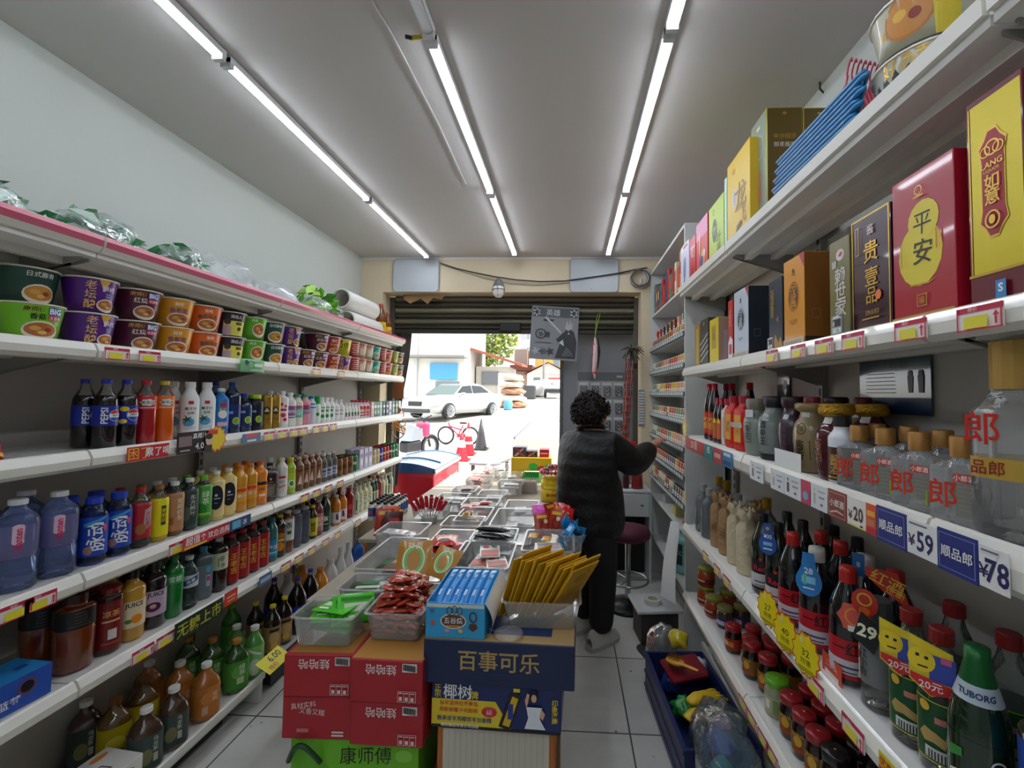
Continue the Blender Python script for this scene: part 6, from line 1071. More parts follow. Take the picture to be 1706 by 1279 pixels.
# ---- wine shelf
B('winegreen', 'dark green wine bottle with red and white label', .3, .043, mat('0c1e14', .08, coat=.8), None, (.02, .13, '1a1a1c', [('r', 0, .055, .2, .05, gl('c8c4c8')), ('t', 'Red', -.004, .1, .03, gl('c82a3a'), .02), ('r', 0, .05, .05, .004, INK), ('r', 0, .036, .05, .003, INK), ('p', star(.0, .135, .01, .4, 5), gl('c83a2a'))]), zs=.6, rn=.016, extra=[('cap', MB().lathe([(.018, .245), (.018, .295), (.016, .3), (0, .3)], gl('121614'), 16))], name='wine_bottle')
B('winered', 'dark liquor bottle with ribbed red cap and red-white label', .3, .046, mat('101418', .08, coat=.8), None, (.02, .12, 'b81c2a', [('r', 0, .05, .3, .036, gl('d0ccd4')), ('t', '一红', 0, .098, .034, INK, .01), ('r', 0, .05, .06, .005, gl('4a3a6a')), ('r', 0, .038, .05, .003, INK)]), zs=.6, rn=.017, extra=[('cap', MB().lathe([(.02, .225)] + [p for i in range(8) for p in ((.0215, .228 + i * .008), (.0205, .232 + i * .008))] + [(.02, .298), (0, .3)], mat('c42a26', .35), 18))], name='liquor_bottle')
B('winewhite', 'dark liquor bottle with ribbed white cap and red-white label', .3, .05, mat('14161a', .08, coat=.8), None, (.02, .12, 'b81c2a', [('r', 0, .05, .3, .036, gl('c8ccd4')), ('t', '一红', 0, .098, .034, INK, .01), ('r', 0, .05, .06, .005, gl('3a3a4a')), ('r', 0, .038, .05, .003, INK)]), zs=.6, rn=.019, extra=[('cap', MB().lathe([(.022, .225)] + [p for i in range(8) for p in ((.0235, .228 + i * .008), (.0225, .232 + i * .008))] + [(.022, .298), (0, .3)], mat('d4d0c8', .4), 18))], name='liquor_bottle')
B('plainclear', 'clear spirit bottle with grey screw cap', .26, .045, mat('c4cacc', .06, kind='g', milkw=.35, milk='a8b0b2'), 'a8aaa8', None, zs=.66, rn=.018, caph=.04, name='liquor_bottle')
B('goldclear', 'clear spirit bottle with gold ribbed cap', .3, .045, mat('c4cacc', .06, kind='g', milkw=.3, milk='a8b0b2'), mat('b8922c', .3, .6), None, zs=.62, rn=.018, caph=.05, name='liquor_bottle')
def wrapped(key, c, c2, H, r, art=()):
    p = [(0, .002), (r * .95, 0), (r, .01), (r * 1.02, H * .5), (r, H * .66), (r * .8, H * .74), (r * .62, H * .8), (r * .72, H * .86), (r * .9, H * .92), (r * .7, H), (r * .5, H * .94), (0, H * .93)]
    m = MB().lathe(p, mat(c, .7, bump=.6, scale=34, dist=.02), 22); rr = random.Random(3)
    for i, v in enumerate(m.v):
        if v[2] > H * .72: q = 1 + rr.uniform(-.22, .22); m.v[i] = (v[0] * q, v[1] * q, v[2] + rr.uniform(-.01, .01))
    if art: m.art(art, wrap(r * 1.03), .008)
    KINDS[key] = Kind('wrapped_bottle', 'liquor bottle', m, [('bottle_top', MB().lathe([(r * .4, H * .93), (r * .4, H * .97), (0, H * .975)], gl(c2), 12))]); RAD[key] = r
wrapped('kraft', 'a8855c', '8a6a4a', .27, .043, [('fr', 0, .1, .03, .05, .002, gl('7a5a34')), ('t', '酒', 0, .1, .03, gl('7a5a34'))]); wrapped('paper', 'd0c2a2', 'a89a9a', .27, .045)
X3 = RX + .075
for i, (x, y, k, lb) in enumerate(((.765, 2.58, 'plainclear', ', first from the doorway'), (.765, 2.47, 'plainclear', ', second from the doorway'), (.86, 2.6, 'goldclear', ' behind the first grey-capped one'), (.86, 2.48, 'goldclear', ' behind the second grey-capped one'), (.87, 2.34, 'plainclear', ' in the back row behind the wrapped bottles'), (.88, 2.22, 'plainclear', ' in the back row beside another'), (.9, 2.08, 'goldclear', ' alone in the back row'))):
    KINDS[k].put(D(k) + lb, (x, y, Q3 + .0015), -1.1)
for x, y, k, lb in ((.77, 2.33, 'kraft', 'brown paper-wrapped bottle with a printed seal beside the clear spirit bottles'), (.775, 2.22, 'kraft', 'brown paper-wrapped bottle beside the white-wrapped one'), (.775, 2.10, 'paper', 'cream paper-wrapped bottle in the middle of the wrapped group'), (.775, 1.985, 'paper', 'cream paper-wrapped bottle next to the green wine bottles'), (.875, 2.12, 'kraft', 'brown paper-wrapped bottle in the second row')):
    KINDS[k].put(lb, (x, y, Q3 + .0015), -1.0)
W3 = [('winegreen', 1272, .765, ', first from the paper-wrapped ones'), ('winegreen', 1297, .765, ', second from the paper-wrapped ones'), ('winered', 1322, .765, ', first of the front row'), ('winewhite', 1362, .765, ', carrying a blue hang tag'), ('winered', 1414, .765, ', last of the front row')]
ly = 9
for k, u, x, lb in W3:
    y = min(yat(u, x, Q3 + .1), ly - .1); ly = y; KINDS[k].put(D(k) + lb, (x, y, Q3 + .0015), -math.atan2(.76, y) * .7 - .35)
W3Y = [yat(u, .765, Q3 + .1) for k, u, x, lb in W3]
for i, (k, y, lb) in enumerate((('winegreen', 1.84, 'behind the first green one'), ('winegreen', 1.72, 'behind the second green one'), ('winered', 1.6, 'behind the front red-capped one'), ('winered', 1.49, 'behind the wide one'), ('winewhite', 1.37, 'in the second row'), ('winered', 1.25, 'beside the second white-capped one'))):
    KINDS[k].put(f'{D(k)}, {lb}', (.875, y, Q3 + .0015), -1.1)
for i, y in enumerate((1.66, 1.53)): KINDS['winegreen'].put(f'{D("winegreen")}, back row, {("first", "second")[i]} from the doorway', (.952, y, Q3 + .0015), -1.1)
# four large clear bottles at the camera end, beer bottles, blue-labelled jars
CGL = mat('eef4f0', .05, kind='g', milkw=.13, milk='b8c0bc')
B('steel29', '', .26, .042, CGL, mat('5a5c60', .35, .5), (.06, .16, mat('c8ccc8', .4, kind='g', milkw=.5, milk='a0a4a4'), [('r', -.05, .1, .03, .08, gl('d8d0a0')), ('r', -.05, .12, .03, .02, gl('a83a2a'))] + vtext('江小白', -.022, .11, .022, INK)), zs=.72, rn=.024, caph=.06, cr=.028, name='liquor_bottle')
B('niu', 'clear spirit bottle with green ox label and dark red cap', .285, .042, CGL, '8a1c20', (.03, .15, '14502c', [('fr', 0, .09, .084, .118, .002, gl('d8cc3a')), ('e', -.02, .135, .01, .01, GLD), ('r', .016, .115, .036, .012, gl('c87a6a')), ('p', [(-.03, .078), (-.02, .094), (.0, .09), (.026, .076), (.03, .066), (.02, .062), (-.004, .07), (-.02, .066)], gl('b89a5a')), ('r', .006, .048, .05, .022, gl('c8ccc8'))] + [('r', -.012 + i * .005, .046, .0022, .016, INK) for i in range(8)]), zs=.6, rn=.018, caph=.03, cr=.021, name='liquor_bottle')
B('tuborg', '', .30, .046, mat('0e2a16', .07, coat=.8), None, (.03, .145, mat('0e2a16', .1, coat=.8), [('p', [(-.045, .05), (.045, .09), (.045, .115), (-.045, .075)], WHT), ('t', 'TUBORG', 0, .082, .022, gl('1a3468'), .03, .4), ('ring', .03, .112, .012, .012, .003, gl('d8d8e0')), ('p', [(-.045, .1), (-.02, .11), (-.02, .125), (-.045, .12)], gl('3a8a3c'))]), zs=.5, rn=.017, extra=[('neck_label', MB().lathe([(.0362, .206), (.0275, .236)], gl('c8d4e0'), 18).art([('t', 'TUBORG', 0, .221, .014, gl('1a3468'), .03)], wrap(lambda z: .0366 - (z - .206) * .29), .004)), ('foil', MB().lathe([(.0272, .2365), (.0195, .27), (.0192, .298), (0, .3)], mat('1e6a34', .35, .3), 18))], name='beer_bottle')
B('jarblue', '', .25, .05, mat('3c3c28', .07, coat=.7), '3a2a6a', (.12, .2, '2a50a8', [('t', '金\n标', 0, .165, .03, WHT, .01), ('r', 0, .13, .06, .016, gl('4a9ac8'))]), zs=.84, rn=.038, caph=.03, name='liquor_bottle')
put_at('steel29', 1466, .775, Q3, 'clear spirit bottle with a dark grey cap and vertical black characters', -.95)
put_at('niu', 1521, .775, Q3, D('niu') + ', first of the front pair', -.95); put_at('niu', 1572, .775, Q3, D('niu') + ', second of the front pair', -.95)
put_at('niu', 1530, .90, Q3, D('niu') + ', behind the front pair', -1, y=1.10); put_at('niu', 1570, .90, Q3, D('niu') + ', behind the beer bottle', -1, y=.97); put_at('niu', 1650, .90, Q3, D('niu') + ', last of the back row', -1, y=.84)
put_at('tuborg', 1632, .765, Q3, 'dark green beer bottle with a white neck label and slanted lettering', -.8)
put_at('jarblue', 1695, .80, Q3, 'olive glass jar bottle with a blue label and violet cap at the camera end', -.9, y=.78)
# hang tags and signs on the wine shelf
def hang(label, u, v, x, w_, h, art, col, rz=-1.0, shape=None, name='hang_tag'):
    p = atx(u, v, x); m = MB().prism(shape, .0012, gl(col)) if shape else MB().box((0, 0, 0), (w_, .0012, h), gl(col)); m.art(art, flat_y(-.0002 if shape else -.0006, .0003))
    return one(name, 'tag', label, m, [], p, (0, 0, rz))
tagsh = lambda s: ell(0, -.012 * s, .028 * s, .034 * s, 14, 0)[:8][:0] + [(-.012 * s, .055 * s), (.012 * s, .055 * s), (.016 * s, .02 * s)] + [(.028 * s * math.cos(a), -.012 * s + .034 * s * math.sin(a)) for a in [.5 - i * .35 for i in range(12)]] + [(-.016 * s, .02 * s)]
hang('round blue hang tag reading 35 on a green wine bottle neck', 1279, 900, .715, 0, 0, [('t', '¥35', 0, .014, .018, WHT, .02), ('r', 0, -.012, .03, .012, gl('8ac8e8')), ('r', 0, -.03, .03, .005, WHT), ('e', 0, .042, .006, .006, GLD)], '2a5ab0', -.7, tagsh(1.1))
hang('blue wavy hang tag reading 28 on the wide white-capped bottle', 1347, 960, .715, 0, 0, [('t', '28', 0, .016, .024, WHT, .02), ('r', 0, -.01, .036, .02, gl('8ad0f0')), ('r', -.01, -.01, .008, .03, gl('5ac89a')), ('r', 0, -.034, .03, .004, WHT)], '2a80c8', -.7, tagsh(1.25))
hang('narrow blue hang tag on the red-capped bottle behind', 1430, 940, .80, .03, .06, [('t', '8', 0, .0, .02, WHT)], '2a6aa8', -.9)
hang('red banner tag with yellow brush characters above the wine shelf', 1478, 972, .79, 0, 0, [('t', '红酒', .0, .004, .036, GLD, .02, -.35), ('t', '迎新', .016, -.018, .02, GLD, .01, -.35)], 'b82a1e', -.75, [(-.045, .03), (.02, .03), (.045, -.05), (-.01, -.02), (-.045, .01)])
hang('red gourd-shaped tag with a gold ring before the dark grey cap', 1440, 1004, .735, 0, 0, [('ring', 0, .008, .016, .016, .004, GLD), ('e', 0, -.02, .012, .01, gl('e86a2a'))], 'c83222', -.75, ell(0, 0, .028, .034, 12))
hang('salmon-red splash-shaped tag with a gold outline', 1424, 1030, .725, 0, 0, [('ring', 0, .002, .022, .022, .004, gl('e8963a')), ('r', 0, -.028, .03, .014, gl('e8e0dc'))], 'd85a4a', -.75, star(0, 0, .04, .84, 7))
hang('black diamond price tag reading 29 beside the salmon-red tag', 1444, 1052, .72, 0, 0, [('t', '29', 0, 0, .04, gl('f0f0d0'), .03, -.1)], '14161a', -.7, [(-.03, -.02), (-.01, .045), (.032, .01), (.014, -.05)])
for u, v, lb in ((1497, 1075, 'first clear ox-label bottle'), (1550, 1106, 'second clear ox-label bottle')):
    hang(f'yellow smiling-face promotion tag reading 20 yuan hung on the {lb}', u, v, .728, 0, 0, [('p', [(-.03, .048), (.03, .03), (.03, .014), (-.03, .032)], YLW), ('r', .018, -.006, .04, .05, gl('3a50b0')), ('e', -.014, .004, .022, .024, YLW), ('r', -.02, .012, .006, .006, INK), ('r', -.006, .01, .006, .006, INK), ('r', -.012, -.008, .016, .003, INK), ('r', .024, .014, .016, .012, gl('d85a9a')), ('p', [(-.032, -.024), (.036, -.034), (.036, -.05), (-.0, -.06), (-.032, -.036)], REDP), ('t', '20元', .0, -.042, .019, WHT, .02)], 'd8c83a', -.75, [(-.034, .05), (.034, .03), (.04, -.04), (0, -.064), (-.034, -.04)])
for u, v, x, lb in ((1516, 1060, .775, 'first'), (1570, 1092, .775, 'second')):
    p = atx(u, v, x); m = MB().tube([(.043 * math.cos(a), .043 * math.sin(a), 0) for a in [2 * PI * i / 24 for i in range(24)]], .0028, gl('e0d428'), 6, closed=True)
    one('tag_ring', 'ring', f'yellow plastic ring round the neck of the {lb} ox-label bottle', m, [], (x, p.y, Q3 + .195), (.1, .12, 0))
def burst(label, u, v, txt):
    p = atx(u, v, RX - .035); m = MB().prism(star(0, 0, .05, .84, 12, 1.25), .0015, gl('d85a24')); m.art([('p', star(0, 0, .046, .84, 12, 1.25), gl('ecd81c')), ('t', txt, 0, .004, .028, gl('3a3a1c')), ('t', '特惠', .0, -.02, .018, gl('6a6a1c')), ('r', 0, -.042, .05, .012, gl('b8a41c')), ('e', -.012, .036, .007, .009, gl('e8d88a'))], flat_y(0, .0003))
    one('promotion_sign', 'shelf sign', label, m, [], p, (0, 0, -1.25))
burst('yellow starburst sign on the wine shelf rail, farthest from the price card', 1279, 1014, '27'); burst('yellow starburst sign reading 40 in the middle of the wine shelf rail', 1308, 1054, '40'); burst('yellow starburst sign beside the red price card on the wine shelf rail', 1342, 1090, '32')
card('price_sign', 'red and white price card standing on the wine shelf rail beside a starburst', RX, 1358, 1389, Q3 + .01, .085, 'd84a2a', lambda w_, h: [('r', 0, -.014, w_ * .7, h * .4, gl('ece4d8')), ('t', '二锅头', 0, .022, .018, gl('f0d8c0'), .01)], -.02)
card('price_sign', 'yellow and red tag on the wine shelf rail at the camera end', RX, 1488, 1514, Q3 - .02, .06, 'd8c82a', lambda w_, h: [('r', 0, -.01, w_, .02, gl('d83a4a')), ('t', '优惠', 0, .014, .02, REDP, .02)])

# ---- sauce jar shelf
def sjar(key, H, r, body, lid, lab, art):
    m = MB().lathe([(0, .002), (r * .92, 0), (r, .008), (r, H * .66), (r * .86, H * .78), (r * .8, H * .82)], mat(body, .1, coat=.7), 20)
    l = MB().lathe([(r + .0008, H * .14), (r + .0008, H * .56)], gl(lab), 20); l.art(art, wrap(r + .0012), .006)
    c = MB().lathe([(r * .86, H * .8), (r * .95, H * .815), (r * .96, H * .95), (r * .9, H), (0, H)], mat(lid, .3, coat=.3), 22); c.art([('e', 0, 0, r * .1, r * .1, gl('d8a08a'))], flat_z(H))
    KINDS[key] = Kind('sauce_jar', 'sauce jar', m, [('label', l), ('lid', c)]); RAD[key] = r
sjar('sred', .115, .036, '2a0c0a', 'b01c24', 'a8341c', [('r', 0, .04, .05, .02, gl('d8863c')), ('e', -.01, .042, .01, .012, gl('e8c8a0'))])
sjar('sdark', .135, .037, '1a0a08', 'a41a22', '8a5a1c', [('e', 0, .055, .014, .016, gl('d8a83c')), ('r', 0, .03, .06, .006, gl('c83a24')), ('t', '油辣椒', 0, .075, .013, GLD)])
sjar('sgreen', .125, .042, 'a8a88a', '6cb81e', 'b8b894', [('r', -.01, .045, .02, .03, gl('e8e8dc')), ('r', .02, .04, .02, .05, gl('8a9a5a'))])
sjar('spaste', .1, .045, 'a03c14', '8a8a2c', 'a8461c', [('r', 0, .03, .3, .03, gl('6a1c10')), ('r', 0, .034, .05, .01, gl('e0b08a'))])
sjar('sviolet', .1, .04, '4a3a2a', '7a7434', '34285a', [('r', 0, .03, .05, .02, gl('c8c0d0'))])
sjar('sblack', .15, .036, '0c0a0c', '141416', '1c1a1c', [('r', 0, .06, .04, .01, gl('3a3638'))])
z4 = Q4 + .0015
def sj(k, x, y, lb, z=z4): KINDS[k].put(lb, (x, y, z), -1.0)
sj('spaste', .77, 2.55, 'orange chilli paste tub at the bottom of the first stack by the doorway'); sj('spaste', .77, 2.55, 'orange chilli paste tub on top of the first stack by the doorway', z4 + .102)
sj('spaste', .77, 2.42, 'orange chilli paste tub with a clear lid beside the stack'); sj('spaste', .87, 2.5, 'orange chilli paste tub behind the stack'); sj('sviolet', .79, 2.31, 'violet labelled jar in front of the paste tubs'); sj('sviolet', .88, 2.33, 'violet labelled jar in the second row')
ra = [('sred', .755, 2.1), ('sred', .84, 2.09), ('sred', .79, 2.0), ('sred', .875, 2.0), ('sdark', .765, 1.92), ('sdark', .85, 1.92), ('sdark', .79, 1.83), ('sdark', .88, 1.83)]
for i, (k, x, y) in enumerate(ra): sj(k, x, y, ('short' if k == 'sred' else 'tall') + f' red-lidded sauce jar of the group before the green-lidded jar, {("aisle side", "wall side")[i % 2]}, {("first", "second")[(i // 2) % 2]} row')
sj('sgreen', .768, 1.705, 'pale sauce jar with a bright green lid')
for i in range(3):
    sj('sdark', .768, 1.6 - .082 * i, f'red-lidded chilli jar of the group after the green-lidded jar, aisle side, {nth(i + 1)} of three'); sj('sdark', .85, 1.64 - .082 * i, f'red-lidded chilli jar of the group after the green-lidded jar, wall side, {nth(i + 1)} of three')
sj('sblack', .765, 1.345, 'black sauce bottle with a black lid at the aisle edge'); sj('sblack', .85, 1.37, 'black sauce bottle behind the aisle-edge one'); sj('sblack', .85, 1.28, 'black sauce bottle last in the second row'); sj('sred', .765, 1.24, 'red-lidded jar beside the black sauce bottles, last of the shelf')
sj('sred', .93, 1.45, 'red-lidded jar by the back panel behind the chilli jars')
# small objects
hand = MB().lathe([(0, 0), (.012, .004), (.012, .012), (0, .016)], YLW, 12)
KINDS['candyc'] = Kind('bottle_cap', 'cap', hand)
# ------------------------------------------------------------------ cigarette cabinet beyond the liquor rack
CX, CB, CY0, CY1 = .74, 1.0, 2.875, 4.10
wm = mat('d4d6d4', .45); slate = mat('4a5c60', .4)
CZs = [2.30, 1.975, 1.77, 1.585, 1.405, 1.225, 1.045, .86]
cab = link('cigarette_cabinet', MB().box((CB - CX - .006, (CY1 - CY0) / 2, 1.35), (.012, CY1 - CY0, 2.7), mat('bcbab4', .6)).mesh('cigarette_cabinet'), None, (CX, CY0, 0))
tag(cab, 'tall white open cabinet of cigarette packs between the liquor rack and the doorway pier', 'cabinet')
for y in (.009, CY1 - CY0 - .009): link('side_panel', MB().box(((CB - CX) / 2, y, 1.35), (CB - CX, .018, 2.7), wm).mesh('side_panel'), cab)
link('top_panel', MB().box(((CB - CX) / 2, (CY1 - CY0) / 2, 2.69), (CB - CX, CY1 - CY0 - .04, .02), wm).mesh('top_panel'), cab)
for i, z in enumerate(CZs + [.70, .34]):
    sh = link('shelf', MB().box(((CB - CX) / 2, (CY1 - CY0) / 2, z - .008), (CB - CX - .02, CY1 - CY0 - .04, .016), wm).mesh('shelf'), cab)
    if 1 <= i <= 7:
        m = MB().box((-.004, (CY1 - CY0) / 2, z + .006), (.006, CY1 - CY0 - .02, .034), slate)
        for k in range(17): m.box((-.0078, .06 + k * .069, z + .008), (.0012, .05, .022), mat('c4d0d0', .4))
        link('front_rail', m.mesh('front_rail'), sh)
pcs = [('b8262c', 'red'), ('e4dcd0', 'white'), ('d8b43a', 'gold'), ('2a3c6a', 'navy'), ('8a3028', 'brick red'), ('d89a8a', 'salmon'), ('4a8a7c', 'teal'), ('6a4a34', 'brown')]
for c, n in pcs:
    m = MB().box((0, 0, .044), (.056, .023, .088), gl(c), .001).art([('r', 0, .03, .05, .03, gl('e8e4dc' if c != 'e4dcd0' else '3a6a4a')), ('e', 0, .064, .012, .012, GLD), ('r', 0, .03, .03, .006, gl(c)), ('r', 0, .082, .05, .006, gl('e4dccc'))], flat_y(-.0115))
    KINDS['cig' + n] = Kind('cigarette_pack', 'cigarette pack', m)
r = random.Random(12)
for i, z in enumerate(CZs):
    if i == 0: continue
    run = 0
    for k in range(18):
        if run == 0: c, n = r.choice(pcs if i < 6 else pcs[:5]); run = r.randint(1, 3)
        run -= 1
        y = CY0 + .055 + k * .0655
        KINDS['cig' + n].put(f'{n} cigarette pack in the {nth(i + 1)} cabinet row from the top', (CX + .022, y, z + .003), (-.12, 0, FR), 1, f'{n} cigarette packs, cabinet row {nth(i + 1)}')
        if i in (1,) and k % 2: KINDS['cig' + n].put(f'{n} cigarette pack stacked upon another in the second cabinet row', (CX + .06, y, z + .092), (0, 0, FR), 1, f'{n} packs stacked in the second row')
cc = ['b82830', 'd8882a', 'e0d4b4', '3a7a5a', '8a2a24', 'e4c03a', '2a4a7a', 'c84a3a']
for i in range(15):
    h, w_ = r.uniform(.16, .3), r.uniform(.04, .075); y = CY0 + .06 + i * .077
    m = carton(w_, .09, h, {'front': [('r', 0, h * .6, w_ * .8, h * .3, gl(r.choice(cc))), ('r', 0, h * .2, w_ * .6, .008, GLD)]}, gl(r.choice(cc)))
    KINDS['cc%d' % i] = Kind('cigarette_carton', 'cigarette carton', m); KINDS['cc%d' % i].put(f'upright cigarette carton on the top cabinet shelf, {nth(15 - i)} from the doorway', (CX + .07, y, CZs[0] + .001), FR)
shelf_ = lambda y, z, lb, w_, d, h, c, a=(): one('small_box', 'box', lb, carton(w_, d, h, {'front': list(a)}, gl(c)), [], (CX + .09, y, z + .001), FR)
shelf_(3.0, .70, 'white box with a red lid at the near end of the cabinet counter', .13, .12, .045, 'e0dcd4', [('r', 0, .035, .13, .02, REDP)])
shelf_(3.35, .70, 'yellow-green box on the cabinet counter', .1, .1, .07, 'b8b06a'); shelf_(3.75, .70, 'small silver box far along the cabinet counter', .08, .08, .05, 'b4b4b8')
one('electric_kettle', 'appliance', 'mint-green appliance with a dark handle panel under the cabinet counter', MB().box((0, 0, .13), (.2, .17, .26), mat('8cc8c0', .4), .03, seg=3), [('handle', MB().tube([(-.05, -.09, .22), (-.06, -.12, .2), (-.06, -.12, .08), (-.05, -.09, .06)], .012, mat('78b4ac', .4), 8)), ('control_panel', MB().box((-.03, -.086, .14), (.05, .006, .14), gl('2a3436')).art([('t', 'KC', -.03, .15, .04, gl('9ab0b0'), .02)], flat_y(-.0892)))], (.86, 3.2, .341), (0, 0, -.9))
# loose sheet hanging off the end of the wine shelf
sh = MB().grid(lambda u, v: (-.03 * math.sin(v * 2.6) - .04 * v * v + .02 * math.sin(u * 3 + v), (u - .5) * .26 - .05 * v, -.46 * v - .06 * u), 10, 16, mat('d0d6d8', .45)); 
g = sh.v[:]; n_ = len(g); sh.v += [(p[0] + .0012, p[1], p[2]) for p in g]; f0 = sh.f[:]; sh.f += [tuple(n_ + i for i in f[::-1]) for f in f0]; sh.m += sh.m[:]; sh.s += sh.s[:]
one('paper_sheet', 'paper', 'large curling white paper sheet hanging from the end of the wine shelf', sh, [], (RX - .03, 2.85, .82))
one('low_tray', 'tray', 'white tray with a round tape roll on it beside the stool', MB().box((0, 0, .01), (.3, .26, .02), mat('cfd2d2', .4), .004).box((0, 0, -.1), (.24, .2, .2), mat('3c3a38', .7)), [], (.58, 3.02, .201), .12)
one('tape_roll', 'tape roll', 'round roll of tape with yellow middle lying on the white tray', MB().lathe([(.03, 0), (.055, 0), (.055, .03), (.03, .03), (.03, 0)], gl('c8c8c0'), 20, smooth=False), [('core', MB().lathe([(.0, .012), (.029, .012)], gl('b8a43c'), 16))], (.56, 3.0, .222))
one('plastic_bag', 'plastic bag', 'grey crumpled plastic bag on the floor below the white tray', lump(.1, .1, .13, mat('c8c8c4', .3, kind='c', milkw=.45, milk='9a9a96', bump=.6), 71, .25), [], (.58, 2.76, .002))
# ---- crate of odds and ends on the floor under the sauce shelf
p0 = (.60, 2.16); cr = MB()
cm = mat('1c2a5a', .4)
for c, d_ in (((0, 0, .006), (.3, .66, .012)), ((-.15, 0, .1), (.012, .66, .2)), ((.15, 0, .1), (.012, .66, .2)), ((0, -.33, .1), (.3, .012, .2)), ((0, .33, .1), (.3, .012, .2)), ((-.158, 0, .19), (.014, .68, .02)), ((-.157, 0, .1), (.006, .68, .014)), ((-.157, 0, .03), (.006, .68, .014))): cr.box(c, d_, cm, .002)
one('plastic_crate', 'crate', 'long dark blue plastic crate of odds and ends on the floor under the sauce shelf', cr, [], (p0[0], p0[1], .001), .06)
hb = mat('d8982c', .35); m = MB().lathe([(0, -.05), (.02, -.045), (.032, -.02), (.034, .01), (.028, .035), (.012, .05), (.011, .1), (.008, .13), (0, .132)], hb, 14, sy=.45)
br_ = MB(); 
for i in range(6):
    for j in range(9): br_.tube([((i - 2.5) * .008, -.012, -.032 + j * .008), ((i - 2.5) * .008, -.03, -.032 + j * .008)], .0012, mat('8a5a14', .5), 4, caps=False)
one('hair_brush', 'brush', 'yellow hair brush lying on the odds and ends in the blue crate', m, [('bristles', br_)], (.55, 2.34, .235), (-PI / 2 + .12, 0, -2.4), 1.5)
one('red_tray', 'tray', 'dark red tray under the hair brush in the blue crate', MB().box((0, 0, .0), (.2, .16, .03), mat('7a1420', .35), .01), [], (.60, 2.36, .19), (.1, -.1, .2))
gm = mat('d8b41e', .45)
for i, (x, y, rz) in enumerate(((.61, 2.10, .5), (.575, 1.99, .35))):
    m = lump(.08, .036, .026, gm, 90 + i, .15)
    one('yellow_glove', 'glove', f'yellow rubber glove lying in the blue crate, {("nearer the hair brush", "nearer the plastic bag")[i].replace("nearer", "beside")}', m, [('finger', MB().tube([(.06, (j - 1.5) * .018, .016), (.1, (j - 1.5) * .022, .014), (.125, (j - 1.5) * .024, .008)], [.009, .008, .006], gm, 8)) for j in range(4)], (x, y, .2), (0, .1, rz))
for i, (x, y, z, c, k, lb) in enumerate(((.57, 2.22, .06, '2a8a3a', 1, 'green crumpled pack in the blue crate'), (.68, 2.22, .06, '3a2428', 1, 'dark crumpled pack in the blue crate'), (.62, 2.56, .2, 'c8b42a', .8, 'yellow crumpled pack at the far end of the blue crate'), (.69, 2.43, .13, 'c8ccd4', .9, 'silver crumpled pack at the far end of the blue crate'), (.56, 2.45, .03, '24408a', .8, 'blue crumpled pack at the far end of the crate'))):
    one('crumpled_pack', 'pack', lb, lump(.06, .05, .05, mat(c, .25, coat=.4), 40 + i, .3), [], (x, y, z), i, k)
one('plastic_bag', 'plastic bag', 'big clear plastic bag with blue and red things inside, over the crate end', lump(.11, .17, .15, mat('e4ecf0', .18, kind='c', milkw=.2, milk='9ab4c0', bump=.5, gl=.6), 33, .22), [('contents', MB().box((0, .03, .09), (.1, .12, .07), gl('3a4a9a'), .03).box((-.02, -.05, .06), (.08, .1, .06), gl('3a8a8a'), .03).box((.02, .06, .14), (.07, .06, .04), gl('7a3a5a'), .02))], (.6, 1.78, .15))
one('plastic_bag', 'plastic bag', 'flat grey plastic bag on the floor by the near end of the crate', lump(.08, .12, .1, mat('d8dadc', .25, kind='c', milkw=.3, milk='9aa0a4', bump=.5, gl=.6), 36, .22), [], (.46, 1.62, .002))
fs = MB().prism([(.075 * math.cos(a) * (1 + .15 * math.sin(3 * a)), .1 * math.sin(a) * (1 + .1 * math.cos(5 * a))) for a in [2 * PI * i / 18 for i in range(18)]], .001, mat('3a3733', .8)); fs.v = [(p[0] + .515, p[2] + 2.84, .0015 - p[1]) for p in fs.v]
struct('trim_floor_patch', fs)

# ---- side cabinet, red thermos, stool
wd = mat('cdd0d0', .45)
one('side_cabinet', 'cabinet', 'white cabinet with a drawer and dark open base behind the woman', MB().box((0, 0, .76), (.30, .26, .02), wd, .003).box((-.142, 0, .375), (.016, .25, .75), wd).box((.142, 0, .375), (.016, .25, .75), wd).box((0, .12, .375), (.27, .01, .75), mat('1e1e20', .6)), [('drawer', MB().box((0, -.125, .65), (.262, .02, .19), wd, .003), [('handle', MB().box((.07, -.138, .65), (.02, .01, .008), mat('3a3a3a', .4)))])], (.555, 3.96, 0))
one('thermos', 'thermos', 'red thermos jug on the white cabinet behind the woman', MB().lathe([(0, .002), (.05, 0), (.05, .02), (.044, .12), (.04, .17), (.03, .19), (.03, .205), (0, .21)], mat('8a1c1e', .3, coat=.4), 20), [('handle', MB().tube([(-.04, 0, .17), (-.075, 0, .15), (-.07, 0, .07), (-.043, 0, .05)], .006, gl('c8c4bc'), 7))], (.6, 3.94, .771))
one('drink_can', 'can', 'dark red can beside the thermos on the white cabinet', KINDS['darkcan'].root, [], (.50, 3.93, .7725))
chr_ = mat('b8bcc0', .2, .95)
m = MB().lathe([(0, .5), (.13, .5), (.165, .52), (.17, .55), (.155, .58), (.1, .595), (0, .6)], mat('5c1a34', .6), 26)
parts = [('column', MB().tube([(0, 0, .06), (0, 0, .5)], .022, chr_, 12)), ('foot_ring', MB().tube([(.15 * math.cos(a), .15 * math.sin(a), .2) for a in [2 * PI * i / 24 for i in range(24)]], .009, chr_, 8, closed=True)), ('base', MB().lathe([(0, .06), (.03, .055), (.16, .02), (.17, .0), (0, 0)], mat('26282a', .3, .6), 26))]
parts += [('spoke', MB().tube([(0, 0, .2), (.15 * math.cos(a), .15 * math.sin(a), .2)], .006, chr_, 6)) for a in (0, 2.1, 4.2)]
